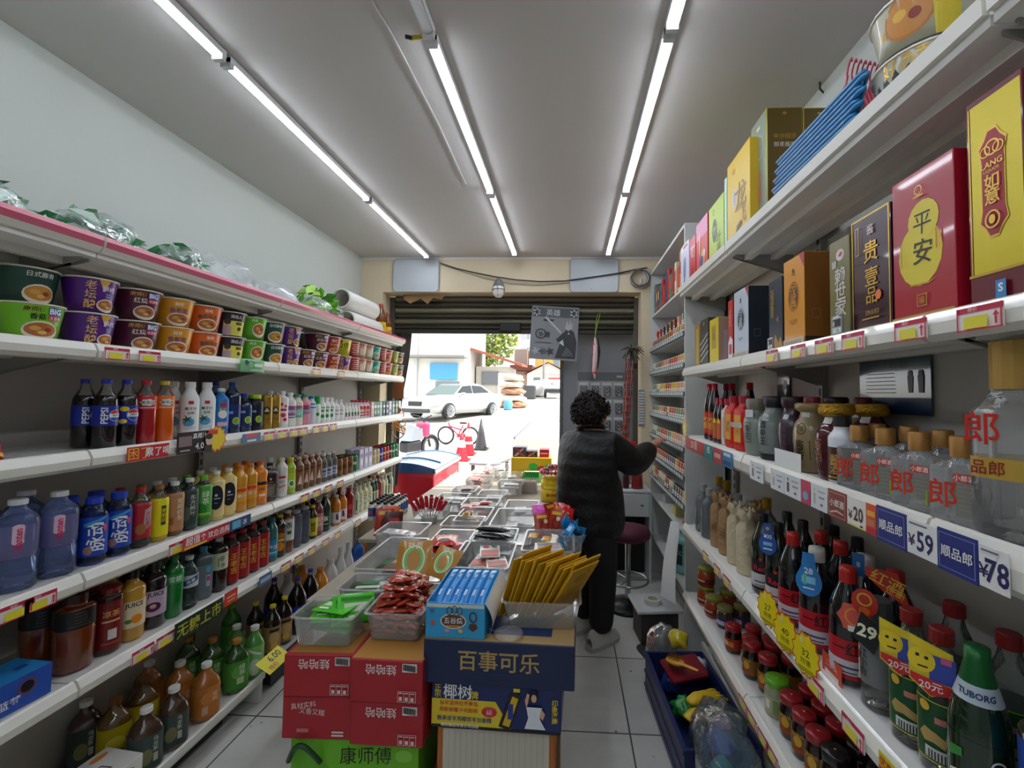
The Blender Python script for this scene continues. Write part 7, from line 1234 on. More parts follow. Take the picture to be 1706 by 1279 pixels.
one('bar_stool', 'stool', 'round stool with a maroon cushion and chrome foot ring behind the woman', m, parts, (.455, 3.42, 0))

# ------------------------------------------------------------------ lintel boards, lamp, cables, shutter and hangings
def rrect(w_, h, r, n=5): return [(sx * (w_ / 2 - r) + r * math.cos(a), sz * (h / 2 - r) + r * math.sin(a)) for sx, sz, a0 in ((1, 1, 0), (-1, 1, PI / 2), (-1, -1, PI), (1, -1, 1.5 * PI)) for a in [a0 + PI / 2 * i / n for i in range(n + 1)]]
for x, w_, lb in ((-1.465, .44, 'pale grey rounded board high on the lintel above the red freezer side'), (.222, .45, 'pale grey rounded board high on the lintel above the grey partition')):
    one('wall_board', 'board', lb, MB().prism(rrect(w_, .315, .04), .014, mat('c3c9cd', .5)).art([('r', -w_ * .05, -.13, .006, .006, BLK)], flat_y(0)), [('edge', MB().tube([(p[0], -.001, p[1]) for p in rrect(w_, .315, .04)], .004, mat('9aa2a8', .5), 6, closed=True))], (x, WY1 - .016, 2.69))
one('cage_lamp', 'lamp', 'white oval caged lamp hanging from the cable over the doorway', MB().lathe([(0, -.105), (.03, -.098), (.05, -.07), (.054, -.03), (.046, 0), (0, .002)], mat('e8e6e0', .3, coat=.3), 20), [('lamp_holder', MB().lathe([(.046, 0), (.05, .02), (.036, .05), (.014, .075), (0, .08)], mat('6a6a66', .5), 18)), ('cage', MB().tube([(.056 * math.cos(a), .056 * math.sin(a), -.03) for a in [2 * PI * i / 20 for i in range(20)]], .003, mat('5a5a58', .4, .6), 5, closed=True))] + [('cage_wire', MB().tube([(.05 * math.cos(a), .05 * math.sin(a), .02), (.058 * math.cos(a), .058 * math.sin(a), -.03), (.034 * math.cos(a), .034 * math.sin(a), -.1)], .0025, mat('5a5a58', .4, .6), 5)) for a in (0, 1.57, 3.14, 4.71)], (-.66, WY1 - .09, 2.565))
wire = mat('2a2a2c', .5)
def cable(label, us, r=.006, y=WY1 - .03, m=wire): 
    pts = [aty(u, v, y) for u, v in us]; o = pts[0]
    return one('cable', 'cable', label, MB().tube([p - o for p in pts], r, m, 6), [], o)
cable('dark cable sagging along the lintel from one grey board to the coiled cable', [(733, 438), (760, 447), (790, 454), (825, 461), (860, 466), (900, 469), (940, 468), (990, 461), (1030, 455), (1058, 449), (1078, 446)], .006)
cable('thin second cable under the sagging one on the lintel', [(733, 440), (770, 452), (810, 464), (850, 472), (890, 475), (940, 472), (1000, 463), (1050, 452)], .003, WY1 - .012, mat('8a8a84', .5))
m = MB()
for i in range(5): m.tube([((.075 + .006 * (i % 3)) * math.cos(a) + .004 * i, -.01 * i, (.075 + .005 * (i % 2)) * math.sin(a)) for a in [2 * PI * k / 26 for k in range(26)]], .006, mat(('c8c8c8', '4a4a4c', 'b0b0b0')[i % 3], .5), 6, closed=True)
one('cable_coil', 'cable coil', 'coil of grey and black cable hung on the lintel beside the cigarette cabinet', m, [('plug', MB().box((.02, -.055, -.04), (.03, .03, .05), gl('b4b4b0'), .006))], (.63, WY1 - .02, 2.655))
# roller shutter, raised
sm_ = [mat(c, .5, .3, var=.12, scale=6) for c in ('7a7464', '4a4638', '8a8470', '3c3a2e', '6e6a56', '34322a')]
m = MB(); z = 2.535; i = 0; SY = WY1 + .2
while z > 2.225:
    h = .056; pr = [(0, 0), (.012, -.008), (.022, -h * .35), (.022, -h * .65), (.012, -h + .008), (0, -h)]
    m.add([(DX0 + .05, SY - p, z + q) for p, q in pr] + [(DX1 - .03, SY - p, z + q) for p, q in pr], [(j, j + 1, 7 + j, 6 + j) for j in range(5)], sm_[i % 6], False); z -= h; i += 1
one('roller_shutter', 'shutter', 'raised dark metal roller shutter hanging in the top of the doorway', m, [('bottom_bar', MB().box(((DX0 + DX1) / 2, SY - .005, z - .014), (DX1 - DX0 - .09, .04, .04), mat('33322a', .5, .3), .004)), ('lock_box', MB().box((-.58, SY - .04, z + .03), (.2, .03, .08), mat('1c1d1c', .5), .004)), ('guide_rail', MB().box((DX0 + .03, SY, 1.26), (.05, .06, 2.52), mat('4a4a44', .5, .3))), ('guide_rail', MB().box((DX1 - .02, SY, 1.26), (.04, .06, 2.52), mat('55554e', .5, .3)))], (0, 0, 0))
one('cardboard_flap', 'cardboard', 'torn brown cardboard flap stuffed above the shutter', MB().prism([(-.22, .05), (.2, .05), (.16, -.0), (.08, .02), (.03, -.045), (-.04, .01), (-.14, -.04), (-.2, .0)], .006, mat('a8845c', .8)), [], (-1.4, WY1 + .06, 2.475), (-.12, 0, 0))
one('side_curtain', 'curtain', 'dark grey hanging sheet at the drinks rack end of the doorway', MB().grid(lambda u, v: (-1.80 + .21 * u * (1 - .55 * math.sin(v * PI * .5) * 1) + .01 * math.sin(v * 9), WY1 + .26 + .012 * math.sin(u * 9), 2.2 - 1.55 * v), 10, 16, mat('58524e', .7)), [], (0, 0, 0))
# grey printed poster, generic figure in armour-like shapes
PG = [gl(c) for c in ('8e9296', 'b8bcc0', '5a5e62', '34373a', 'c8ccd0')]
pa = [('r', 0, .2, .44, .09, PG[2]), ('t', '英雄', -.02, .2, .07, PG[4], .03)] + [('p', star(-.18 + .36 * i, .2, .045, .5, 6), PG[4]) for i in range(2)] + [('p', star(-.18 + .36 * i, .2, .03, .5, 5), PG[3]) for i in range(2)]
pa += [('ring', -.13, -.01, .055, .05, .012, PG[3]), ('t', '争霸', -.1, -.015, .06, PG[3], .03), ('p', [(-.1, .15), (.06, .0), (.07, .015), (-.085, .16)], PG[4]), ('r', -.06, .125, .1, .018, PG[3])]
pa += [('p', [(.02, -.24), (.06, -.1), (.02, -.06), (.1, .02), (.13, .06), (.19, .02), (.22, -.08), (.215, -.24)], PG[3]), ('p', [(.1, .05), (.12, .13), (.135, .08), (.15, .14), (.16, .08), (.18, .12), (.17, .04)], PG[1]), ('e', .135, .055, .02, .026, PG[1]), ('p', [(.05, -.09), (.12, -.03), (.14, .02), (.16, -.03), (.2, -.12), (.14, -.07), (.1, -.12)], PG[4]), ('p', [(.08, -.22), (.14, -.1), (.2, -.22)], PG[2])]
pa += [('p', star(-.17 + .07 * i, -.18, .045, .45, 5), PG[1 + (i % 3)]) for i in range(3)] + [('r', -.1, -.095, .16, .008, PG[2])]
o = one('poster', 'poster', 'grey printed paper poster hanging before the shutter in the doorway', MB().grid(lambda u, v: ((u - .5) * .46, .012 * math.sin(v * 3) - .006, (.5 - v) * .52), 6, 8, PG[0]).art(pa, lambda x, z, k: (x, .012 * math.sin((.5 - z / .52) * 3) - .006 - .0012 - .0003 * k, z)), [], (-.15, WY1 + .163, 2.17), (.0, .05, 0))
pk = MB().tube([(0, 0, 0), (.005, -.01, -.08), (.004, -.012, -.2), (-.004, -.01, -.32), (.002, 0, -.4)], [.006, .022, .024, .02, .004], gl('e0c4c8'), 8)
for i in range(7): pk.lathe([(.026, -.06 - i * .045), (.026, -.08 - i * .045)], gl('c8304a'), 8)
one('hanging_wand', 'toy', 'pink and white striped toy hanging by a green cord in the doorway', pk, [('cord', MB().tube([(0, 0, 0), (.02, 0, .12), (.05, 0, .24), (.04, 0, .255), (.015, 0, .2), (0, 0, .01)], .004, gl('8aa83a'), 6)), ('dark_strip', MB().tube([(.03, 0, 0), (.04, .0, -.14), (.03, 0, -.3)], [.004, .014, .004], gl('2a2224'), 6))], (.245, WY1 + .155, 2.13))
m = MB(); r = random.Random(2)
for i in range(46):
    d = Vector((r.uniform(-1, 1), r.uniform(-.8, .3), r.uniform(-1.1, .3))).normalized() * r.uniform(.07, .12); m.tube([(0, 0, 0), d * .5 + Vector((0, 0, .015)), d + Vector((0, 0, -.01))], [.003, .008, .003], mat(('3a342c', '5a5044', '8a8070')[i % 3], .5), 5)
one('charm_bunch', 'trinkets', 'dark bunch of small dangling charms hung on the doorway pier', m, [('black_clip', MB().box((.03, -.02, -.15), (.04, .03, .05), BLK, .004))], (.56, WY1 - .1, 1.99))
for i in range(4):
    m = MB(); 
    for k in range(36): m.lathe([(0, -.012), (.008, -.006), (.008, .006), (0, .012)], mat(('9a2a1c', 'b8442a', '7a1c18')[k % 3], .35, coat=.4), 6, c=(-.0012 * k + .004 * math.sin(k), 0, -.021 * k))
    one('bead_strand', 'bead strand', 'long rust-red bead strand hanging beside the blister packs', m, [], (.52 + .022 * i, WY1 - .04 - .018 * (i % 2), 1.90), (0, .012 * (i - 1.5), 0), group='rust-red bead strands')
one('red_tassel', 'tassel', 'bright red bunch at the foot of the rust-red bead strands', lump(.07, .05, .05, mat('d01c24', .4), 61, .3), [], (.55, WY1 - .05, 1.09))
m = MB()
for k in range(12): m.box((.0, -.004, -.02 - .025 * k), (.05, .01, .017), gl('e0e0e4'), .003)
one('hanging_strip', 'strip', 'white strip of small blisters hanging on the doorway pier', MB().box((0, .004, -.16), (.055, .002, .34), gl('9aa0a4')), [('blisters', m)], (.665, WY1 - .012, 1.62))
pb = MB().box((0, 0, 0), (.5, .012, .62), mat('a4a8ac', .5)).art([('r', 0, .26, .49, .09, gl('6a6e72')), ('r', .17, .26, .06, .02, gl('b8bcc0'))], flat_y(-.006))
one('display_board', 'board', 'pale display board on the grey partition with cards of small goods hung on it', pb, [], (.33, WY1 + .31, 1.50))
m = MB().box((0, 0, 0), (.095, .003, .15), gl('b4b8bc')).art([('r', 0, .06, .09, .02, gl('d8dadc')), ('r', 0, -.01, .07, .1, gl('5a5e66')), ('ring', 0, .01, .022, .02, .006, gl('d0d4d8')), ('ring', 0, -.03, .022, .02, .006, gl('c0c4c8')), ('r', .01, -.045, .024, .02, gl('e4e4e0'))], flat_y(-.0015))
bl = MB().box((0, -.012, -.012), (.075, .02, .105), mat('e8ecee', .1, kind='g', milkw=.1), .008)
KINDS['blister'] = Kind('blister_pack', 'blister pack', m, [('blister', bl)])
for j in range(3):
    for i in range(4): KINDS['blister'].put(f'grey card of small goods under a clear blister, {("top", "middle", "lowest")[j]} row, {nth(i + 1)} from the street', (.145 + .115 * i, WY1 + .30, 1.625 - .17 * j), 0, 1, None)
# odds hanging at the doorway end of the drinks rack
one('brown_card', 'card', 'brown paper card hanging at the doorway end of the drinks rack', MB().box((0, 0, 0), (.1, .004, .16), mat('a8683c', .7)), [], (-1.6, 4.10, 1.60), .1)
m = MB(); r = random.Random(6)
for k in range(5): m.tube([(.06 * math.cos(a + k), .03 * math.sin(2 * a), .05 * math.sin(a) + .035 * k - .08) for a in [2 * PI * i / 20 for i in range(20)]], .005, gl(('e8a82a', 'e07a2a', 'f0c83a')[k % 3]), 6, closed=True)
one('ribbon_toy', 'toy', 'orange and yellow curly ribbon toy hung at the doorway end of the drinks rack', m, [], (-1.59, 4.10, 1.28))
one('pink_pouch', 'pouch', 'dusty pink pouch hung above the curly ribbon toy', lump(.05, .03, .05, gl('b86a6a'), 21, .2), [], (-1.62, 4.09, 1.38))

# ------------------------------------------------------------------ the woman
def skin_mesh(nodes, edges, m, sub=2, root=0):
    me = bpy.data.meshes.new('b'); me.from_pydata([n[0] for n in nodes], edges, []); o = bpy.data.objects.new('b', me); COL.objects.link(o)
    md = o.modifiers.new('s', 'SKIN'); md.use_smooth_shade = True
    for i, n in enumerate(nodes):
        v = me.skin_vertices[0].data[i]; q = n[1]; v.radius = q if isinstance(q, tuple) else (q, q); v.use_root = (i == root)
    sd = o.modifiers.new('u', 'SUBSURF'); sd.levels = sub; sd.render_levels = sub
    bpy.context.view_layer.update(); out = bpy.data.meshes.new_from_object(o.evaluated_get(bpy.context.evaluated_depsgraph_get()))
    COL.objects.unlink(o); bpy.data.objects.remove(o); out.materials.clear(); out.materials.append(m); out.polygons.foreach_set('use_smooth', [True] * len(out.polygons)); return out
fwd = Vector((.74, .67, 0)).normalized(); rt = Vector((fwd.y, -fwd.x, 0)); UP = Vector((0, 0, 1)); C0 = Vector((.15, 2.97, -.025))
P = lambda r_, f_, z_: C0 + rt * r_ + fwd * f_ + UP * (z_ + (.025 if z_ < .5 else 0))
skinm = mat('c08a6c', .5, spec=.3)
# body: pelvis, spine, neck, head, arms with fingers, legs
rsh, rel = P(.16, .02, 1.30), Vector((.43, 2.97, 1.12)); rwr = Vector((.60, 3.19, 1.225)); ad = (rwr - rel).normalized(); hs = ad.cross(UP).normalized(); hu = hs.cross(ad)
N = [(P(0, 0, .86), .12), (P(0, .0, 1.02), .11), (P(0, 0, 1.2), .12), (P(0, .0, 1.32), .08), (P(0, .02, 1.39), .05), (P(0, .035, 1.43), .068), (P(0, .03, 1.485), .086), (P(0, .02, 1.535), .07),
     (rsh, .06), (rel, .045), (rwr, .027), (P(-.16, .02, 1.30), .06), (P(-.19, .02, 1.06), .045), (P(-.1, .2, 1.0), .028),
     (P(.09, 0, .8), .085), (P(.095, .02, .45), .058), (P(.10, -.01, .09), .036), (P(-.09, 0, .8), .085), (P(-.10, .05, .45), .058), (P(-.10, .04, .09), .036), (P(0, .125, 1.455), .014), (P(-.08, .25, 1.0), .02)]
E = [(0, 1), (1, 2), (2, 3), (3, 4), (4, 5), (5, 6), (6, 7), (3, 8), (8, 9), (9, 10), (3, 11), (11, 12), (12, 13), (0, 14), (14, 15), (15, 16), (0, 17), (17, 18), (18, 19), (6, 20), (13, 21)]
pal = len(N); N.append((rwr + ad * .045, (.034, .018))); E.append((10, pal)); kn = len(N); N.append((rwr + ad * .085, (.036, .014))); E.append((pal, kn))
for q, L_ in ((-.028, .055), (-.01, .065), (.009, .06), (.026, .048)):
    i = len(N); b0 = rwr + ad * .095 + hs * q; N += [(b0 + ad * .02, .0085), (b0 + ad * L_ * .7 - hu * .012, .008), (b0 + ad * L_ * .95 - hu * .03, .007)]; E += [(kn, i), (i, i + 1), (i + 1, i + 2)]
i = len(N); N += [(rwr + ad * .055 - hs * .035, .010), (rwr + ad * .09 - hs * .045 - hu * .012, .008)]; E += [(pal, i), (i, i + 1)]
body = skin_mesh(N, E, skinm)
per = link('person', body); tag(per, 'woman with short curly hair in a black jacket reaching towards the cigarette cabinet', 'person')
JM = mat('060607', .58, bump=.5, scale=26, dist=.02)
nt = JM.node_tree; wv = nt.nodes.new('ShaderNodeTexWave'); wv.wave_type = 'BANDS'; wv.bands_direction = 'Z'; wv.inputs['Scale'].default_value = 3.2; wv.inputs['Distortion'].default_value = 2.5; wv.inputs['Detail'].default_value = 2
b2 = nt.nodes.new('ShaderNodeBump'); b2.inputs['Strength'].default_value = .3; b2.inputs['Distance'].default_value = .02; tcn = [n for n in nt.nodes if n.type == 'TEX_COORD'][0]; b1 = [n for n in nt.nodes if n.type == 'BUMP'][0]
nt.links.new(tcn.outputs['Object'], wv.inputs['Vector']); nt.links.new(wv.outputs[0], b2.inputs['Height']); nt.links.new(b1.outputs[0], b2.inputs['Normal']); nt.links.new(b2.outputs[0], nt.nodes['Principled BSDF'].inputs['Normal'])
jn = [(P(0, -.0, .64), (.25, .2)), (P(0, -.0, .80), (.25, .2)), (P(0, -.015, 1.05), (.235, .185)), (P(0, -.02, 1.27), (.205, .145)), (P(0, -.005, 1.36), (.125, .105)), (P(0, .005, 1.43), (.096, .096)),
      (P(.165, -.0, 1.28), .118), ((rsh + rel) / 2 + Vector((.0, -.01, -.005)), .108), (rel, .104), ((rel + rwr) / 2, .088), (rwr - ad * .012, .058), (P(-.165, 0, 1.28), .105), (P(-.215, .0, 1.12), .09), (P(-.2, .03, 1.0), .085), (P(-.11, .18, .985), .06)]
link('jacket', skin_mesh(jn, [(0, 1), (1, 2), (2, 3), (3, 4), (4, 5), (3, 6), (6, 7), (7, 8), (8, 9), (9, 10), (3, 11), (11, 12), (12, 13), (13, 14)], JM), per)
TM = mat('0e0e11', .8)
link('trousers', skin_mesh([(P(0, 0, .95), .15), (P(0, 0, .80), .17), (P(.09, 0, .66), .12), (P(.1, .015, .42), .095), (P(.105, -.01, .07), .078), (P(-.09, .01, .66), .12), (P(-.1, .04, .42), .095), (P(-.1, .035, .07), .078)], [(0, 1), (1, 2), (2, 3), (3, 4), (1, 5), (5, 6), (6, 7)], TM), per)
for s, f0 in ((.105, -.01), (-.10, .035)):
    T = Matrix.Translation(P(s, f0, 0)) @ Matrix.Rotation(math.atan2(fwd.y, fwd.x), 4, 'Z')
    def shoe(u, v):
        x = -.10 + .25 * u; a = PI * v; w_ = .042 * (1 - .55 * max(0, u - .72) ** 1.2 * 3) * (.82 + .5 * u if u < .55 else 1.09) * (math.sin(PI * min(1, .12 + u * 1.05 if u < .85 else 1.0)) ** .2 if u < .9 else .95)
        h = (.098 if u < .35 else .098 - .058 * ((u - .35) / .65) ** .8) * (.55 if u < .03 or u > .985 else 1)
        return (x, w_ * math.cos(a), .02 + h * math.sin(a) ** .8)
    m = MB().grid(shoe, 18, 12, mat('cbc8bf', .6), True, T)
    so = MB().prism([(-.105 + .26 * i / 20, .0) for i in range(21)], .01, mat('d8d4ca', .6)) if False else MB().add([tuple(T @ Vector((x, y * w_, z))) for z in (.001, .026) for x, w_ in ((-.108, .03), (-.06, .044), (.0, .046), (.07, .052), (.12, .046), (.152, .028)) for y in (-1, 1)], [(2 * i, 2 * i + 2, 12 + 2 * i + 2, 12 + 2 * i) for i in range(5)] + [(2 * i + 3, 2 * i + 1, 12 + 2 * i + 1, 12 + 2 * i + 3) for i in range(5)] + [(0, 12, 13, 1), (10, 11, 23, 22)] + [tuple([2 * i for i in range(6)] + [2 * i + 1 for i in range(5, -1, -1)]), tuple([13 + 2 * i for i in range(6)] + [12 + 2 * i for i in range(5, -1, -1)])], mat('b4b0a4', .7))
    sh = link('shoe', m.mesh('shoe'), per); link('sole', so.mesh('sole'), sh)
    la = MB()
    for k in range(4): la.tube([tuple(T @ Vector((.02 + .022 * k, y, .112 - .012 * k + (.004 if y == 0 else -.006)))) for y in (-.024, 0, .024)], .0035, mat('e4e2da', .7), 5)
    link('laces', la.mesh('laces'), sh)
hm = MB(); r = random.Random(1); hc = P(0, .0, 1.497); HM = [mat(c, .7) for c in ('17100e', '211612', '2c1d17')]
hm.lathe([(0, -.1), (.07, -.085), (.1, -.04), (.112, .01), (.1, .06), (.06, .095), (0, .106)], HM[0], 20, c=tuple(hc - fwd * .012))
for i in range(420):
    a, e = r.uniform(-2.35, 2.35) + PI, r.uniform(-.75, 1.5); d = fwd * (math.cos(a) * math.cos(e)) + rt * (math.sin(a) * math.cos(e)) + UP * math.sin(e)
    if e < -.3 and abs(a - PI) > 1.4: continue
    c = hc - fwd * .012 + d * (.106 + r.uniform(-.012, .016)); q = r.uniform(.012, .02); ax = Vector((r.uniform(-1, 1), r.uniform(-1, 1), r.uniform(-1, 1))).normalized(); t1 = ax.orthogonal().normalized(); t2 = ax.cross(t1)
    hm.tube([c + t1 * (q * math.cos(t)) + t2 * (q * math.sin(t)) + ax * (t * .003) for t in [k * .8 for k in range(9)]], .0048, r.choice(HM), 5, caps=False)
link('hair', hm.mesh('hair'), per)
for s in (-1, 1):
    ey = MB().lathe([(0, -.012), (.01, -.006), (.012, 0), (.01, .006), (0, .012)], gl('e8e4dc'), 10, c=tuple(P(.033 * s, .105, 1.478))); ey.lathe([(0, -.005), (.0055, 0), (0, .005)], BLK, 8, c=tuple(P(.034 * s, .116, 1.478))); link('eye', ey.mesh('eye'), per)
    ea = MB().lathe([(0, -.028), (.01, -.02), (.012, 0), (.011, .016), (0, .026)], skinm, 10, c=tuple(P(.092 * s, .02, 1.455)), sy=1.4); link('ear', ea.mesh('ear'), per)
link('mouth', MB().tube([P(-.022, .098, 1.418), P(0, .106, 1.42), P(.022, .098, 1.418)], .006, mat('8a4a44', .5), 6).mesh('mouth'), per)
# ------------------------------------------------------------------ the street outside
zg = lambda y: max(0, .065 * (y - 11))
road = mat('b9b6ae', .85, var=.08, scale=1.2)
m = MB(); yy = [4.45, 8, 11, 14, 18, 22, 30, 45, 70]
m.add([(x, y, zg(y) - .005) for y in yy for x in (-40, 30)], [(2 * i, 2 * i + 1, 2 * i + 3, 2 * i + 2) for i in range(len(yy) - 1)], road); struct('street_ground', m)
def G(u, y): return aty(u, 700, y).x
# red chest freezer
fr = mat('b3122c', .35, coat=.3); fz = MB().box((0, 0, .40), (.66, 1.05, .72), fr, .008)
fz.art([('t', '60 冰淇淋', .06, .2, .1, gl('d8b0b4'), .02), ('t', '60 冰淇淋', .06, .2, .088, gl('8a1020'), .0)], flat_y(-.525, .0004)); fz.art([('e', .1 + .14 * i, .45, .06, .18, gl('e89a5a')) for i in (-2, 0, 2)] + [('e', .1 + .14 * i, .5, .03, .14, gl('f0c8a0')) for i in (-2, 0, 2)], lambda a, z, k: (.33 + .0006 * k, a, z))
lid = MB(); bl = mat('1d4a86', .3, coat=.5)
lid.grid(lambda u, v: (-.34 + .68 * u, -.53 + 1.06 * v, .765 + .085 * math.sin(PI * (.1 + .8 * u)) ), 12, 6, mat('a9c8dc', .06, .0, coat=1.))
fp = MB()
for y in (-.53, .50): fp.add([(-.34 + .68 * i / 12, y + d, z_) for d in (0, .035) for i in range(13) for z_ in (.755, .772 + .085 * math.sin(PI * (.1 + .8 * i / 12)))], [(2 * i, 2 * i + 2, 2 * i + 3, 2 * i + 1) for i in range(12)] + [(26 + 2 * i + 2, 26 + 2 * i, 26 + 2 * i + 1, 26 + 2 * i + 3) for i in range(12)] + [(2 * i + 1, 2 * i + 3, 26 + 2 * i + 3, 26 + 2 * i + 1) for i in range(12)], bl)
fp.tube([(-.3 + .6 * i / 10, -.18, .776 + .085 * math.sin(PI * (.14 + .72 * i / 10))) for i in range(11)], .01, gl('2a4a6a'), 6); fp.box((-.34, 0, .765), (.02, 1.06, .03), bl).box((.34, 0, .765), (.02, 1.06, .03), mat('b8bcc0', .4))
one('chest_freezer', 'freezer', 'red chest freezer with a curved blue-framed glass lid just outside the doorway', fz, [('glass_lid', lid), ('lid_frame', fp)] + [('foot', MB().box((x, y, .02), (.05, .05, .04), BLK)) for x in (-.28, .28) for y in (-.47, .47)], (-1.70, 5.04, 0))
one('low_table', 'table', 'grey low board table beside the red freezer', MB().box((0, 0, .60), (.4, .6, .03), mat('a8a6a4', .5)), [('leg', MB().box((x, y, .295), (.04, .04, .59), gl('5a4a44'))) for x in (-.16, .16) for y in (-.25, .25)], (-1.12, 6.4, 0), -.2)
one('white_counter', 'counter', 'long white covered counter outside behind the yellow candy box', MB().box((0, 0, .5), (.66, 3.4, 1.0), mat('ebebe8', .6), .02), [('edge_strip', MB().box((-.335, 0, .99), (.012, 3.4, .03), gl('6a6a6a')))], (-.42, 7.6, 0), .02)
# cones
def cone(label, u, y, h, c1, c2, bands):
    R = lambda z: .14 * (1 - z / h) + .02; ks = [0] + [q * h for b_ in bands for q in b_] + [h]; prof_ = [(R(z), z + .03) for z in ks]
    ms = [mat(c2 if i % 2 else c1, .5) for i in range(len(ks) - 1)]
    b_ = MB().lathe(prof_ + [(0, h + .03)], ms[0], 20, ms=ms + [ms[-1]]); one('traffic_cone', 'traffic cone', label, b_, [('cone_base', MB().box((0, 0, .016), (.36, .36, .03), mat(c1, .5), .006))], (G(u, y), y, zg(y)))
cone('red traffic cone with a white band beside the red freezer, shorter-looking of two', 770, 10.4, .62, 'd81e2c', 'e8e4e0', [(.45, .72)])
cone('red traffic cone with white bands behind another red cone', 781, 11.3, .78, 'd81e2c', 'e8e4e0', [(.3, .38), (.55, .8)])
cone('plain dark grey traffic cone on the street', 802, 12.0, .78, '3a3c40', '3a3c40', [(.4, .5)])
# child's pink bicycle
tyre = mat('232326', .6); pinkm = mat('c42050', .4)
def wheel(r, t, m2='c8ccd0', n=10, seg=26):
    m = MB().tube([(r * math.cos(a), 0, r * math.sin(a)) for a in [2 * PI * i / seg for i in range(seg)]], t, tyre, 8, closed=True)
    s = MB().tube([((r - t * 1.4) * math.cos(a), 0, (r - t * 1.4) * math.sin(a)) for a in [2 * PI * i / seg for i in range(seg)]], t * .5, mat(m2, .3, .8), 6, closed=True)
    for i in range(n): s.tube([(0, 0, 0), ((r - t) * math.cos(2 * PI * i / n), 0, (r - t) * math.sin(2 * PI * i / n))], t * .12, mat(m2, .3, .8), 4, caps=False)
    return m, s
def sub(mb, dx, dz, dy=0): mb.v = [(p[0] + dx, p[1] + dy, p[2] + dz) for p in mb.v]; return mb
wa, wb = wheel(.24, .024), wheel(.24, .024)
fr_ = MB().tube([(-.30, 0, .62), (-.26, 0, .5), (.0, 0, .27), (.36, 0, .25)], .02, pinkm, 8).tube([(.0, 0, .27), (.14, 0, .56)], .016, pinkm, 8).tube([(-.27, 0, .52), (.1, 0, .42)], .02, pinkm, 8).tube([(.12, 0, .5), (.36, 0, .25)], .012, pinkm, 8)
one('bicycle', 'bicycle', 'small pink bicycle standing in the street behind the red cones', fr_, [('wheel', sub(wa[0], -.38, .26), [('spokes', sub(wa[1], -.38, .26))]), ('wheel', sub(wb[0], .36, .26), [('spokes', sub(wb[1], .36, .26))]), ('fork', MB().tube([(-.29, 0, .6), (-.38, 0, .26)], .014, gl('c8ccd0'), 7)), ('handlebar', MB().tube([(-.2, -.24, .78), (-.28, -.12, .8), (-.3, 0, .68), (-.28, .12, .8), (-.2, .24, .78)], .013, gl('1c1c1e'), 7)), ('saddle', MB().box((.15, 0, .62), (.22, .1, .05), gl('202022'), .02)), ('seat_post', MB().tube([(.12, 0, .5), (.15, 0, .61)], .012, gl('c8ccd0'), 7)), ('chain_guard', MB().box((.12, -.03, .26), (.3, .015, .1), pinkm, .01))], (G(764, 12.6), 12.6, zg(12.6)), -.15, 1.25)
# motor scooter
sil = mat('9aa4ae', .3, .4)
wa, wb = wheel(.25, .042, '8a8e94', 8), wheel(.25, .042, '8a8e94', 8)
bd = MB().add([(x, y * w_, z) for x, w_, z in ((-.7, .1, .75), (-.4, .17, .9), (.0, .16, .82), (.3, .1, .74), (.3, .12, .5), (-.1, .15, .48), (-.6, .14, .55)) for y in (-1, 1)], [(0, 2, 3, 1), (2, 4, 5, 3), (4, 6, 7, 5), (6, 8, 9, 7), (8, 10, 11, 9), (10, 12, 13, 11), (12, 0, 1, 13), (0, 12, 10, 4, 2), (1, 3, 5, 11, 13), (4, 10, 8, 6), (5, 7, 9, 11)], sil)
one('motorcycle', 'motorcycle', 'silver and pink motorcycle parked behind the red freezer', bd, [('wheel', sub(wa[0], -.62, .3), [('spokes', sub(wa[1], -.62, .3))]), ('wheel', sub(wb[0], .62, .3), [('spokes', sub(wb[1], .62, .3))]), ('seat', MB().box((-.25, 0, .95), (.62, .26, .08), gl('26262a'), .03)), ('front_fairing', MB().box((.38, 0, .72), (.2, .34, .34), mat('c83a68', .35, coat=.4), .05)), ('handlebar', MB().tube([(.3, -.34, 1.05), (.4, -.18, 1.02), (.42, 0, .95), (.4, .18, 1.02), (.3, .34, 1.05)], .018, gl('1c1c1e'), 7)), ('tail_lamp', MB().box((-.74, 0, .72), (.06, .2, .1), mat('d01c28', .3), .02)), ('fork', MB().tube([(.4, 0, .95), (.62, 0, .3)], .03, gl('3a3c40'), 8)), ('engine', MB().box((.02, 0, .36), (.5, .26, .26), gl('2c2e32'), .05))], (G(684, 10.0), 10.0, zg(10.0)), math.radians(62), 1.08)
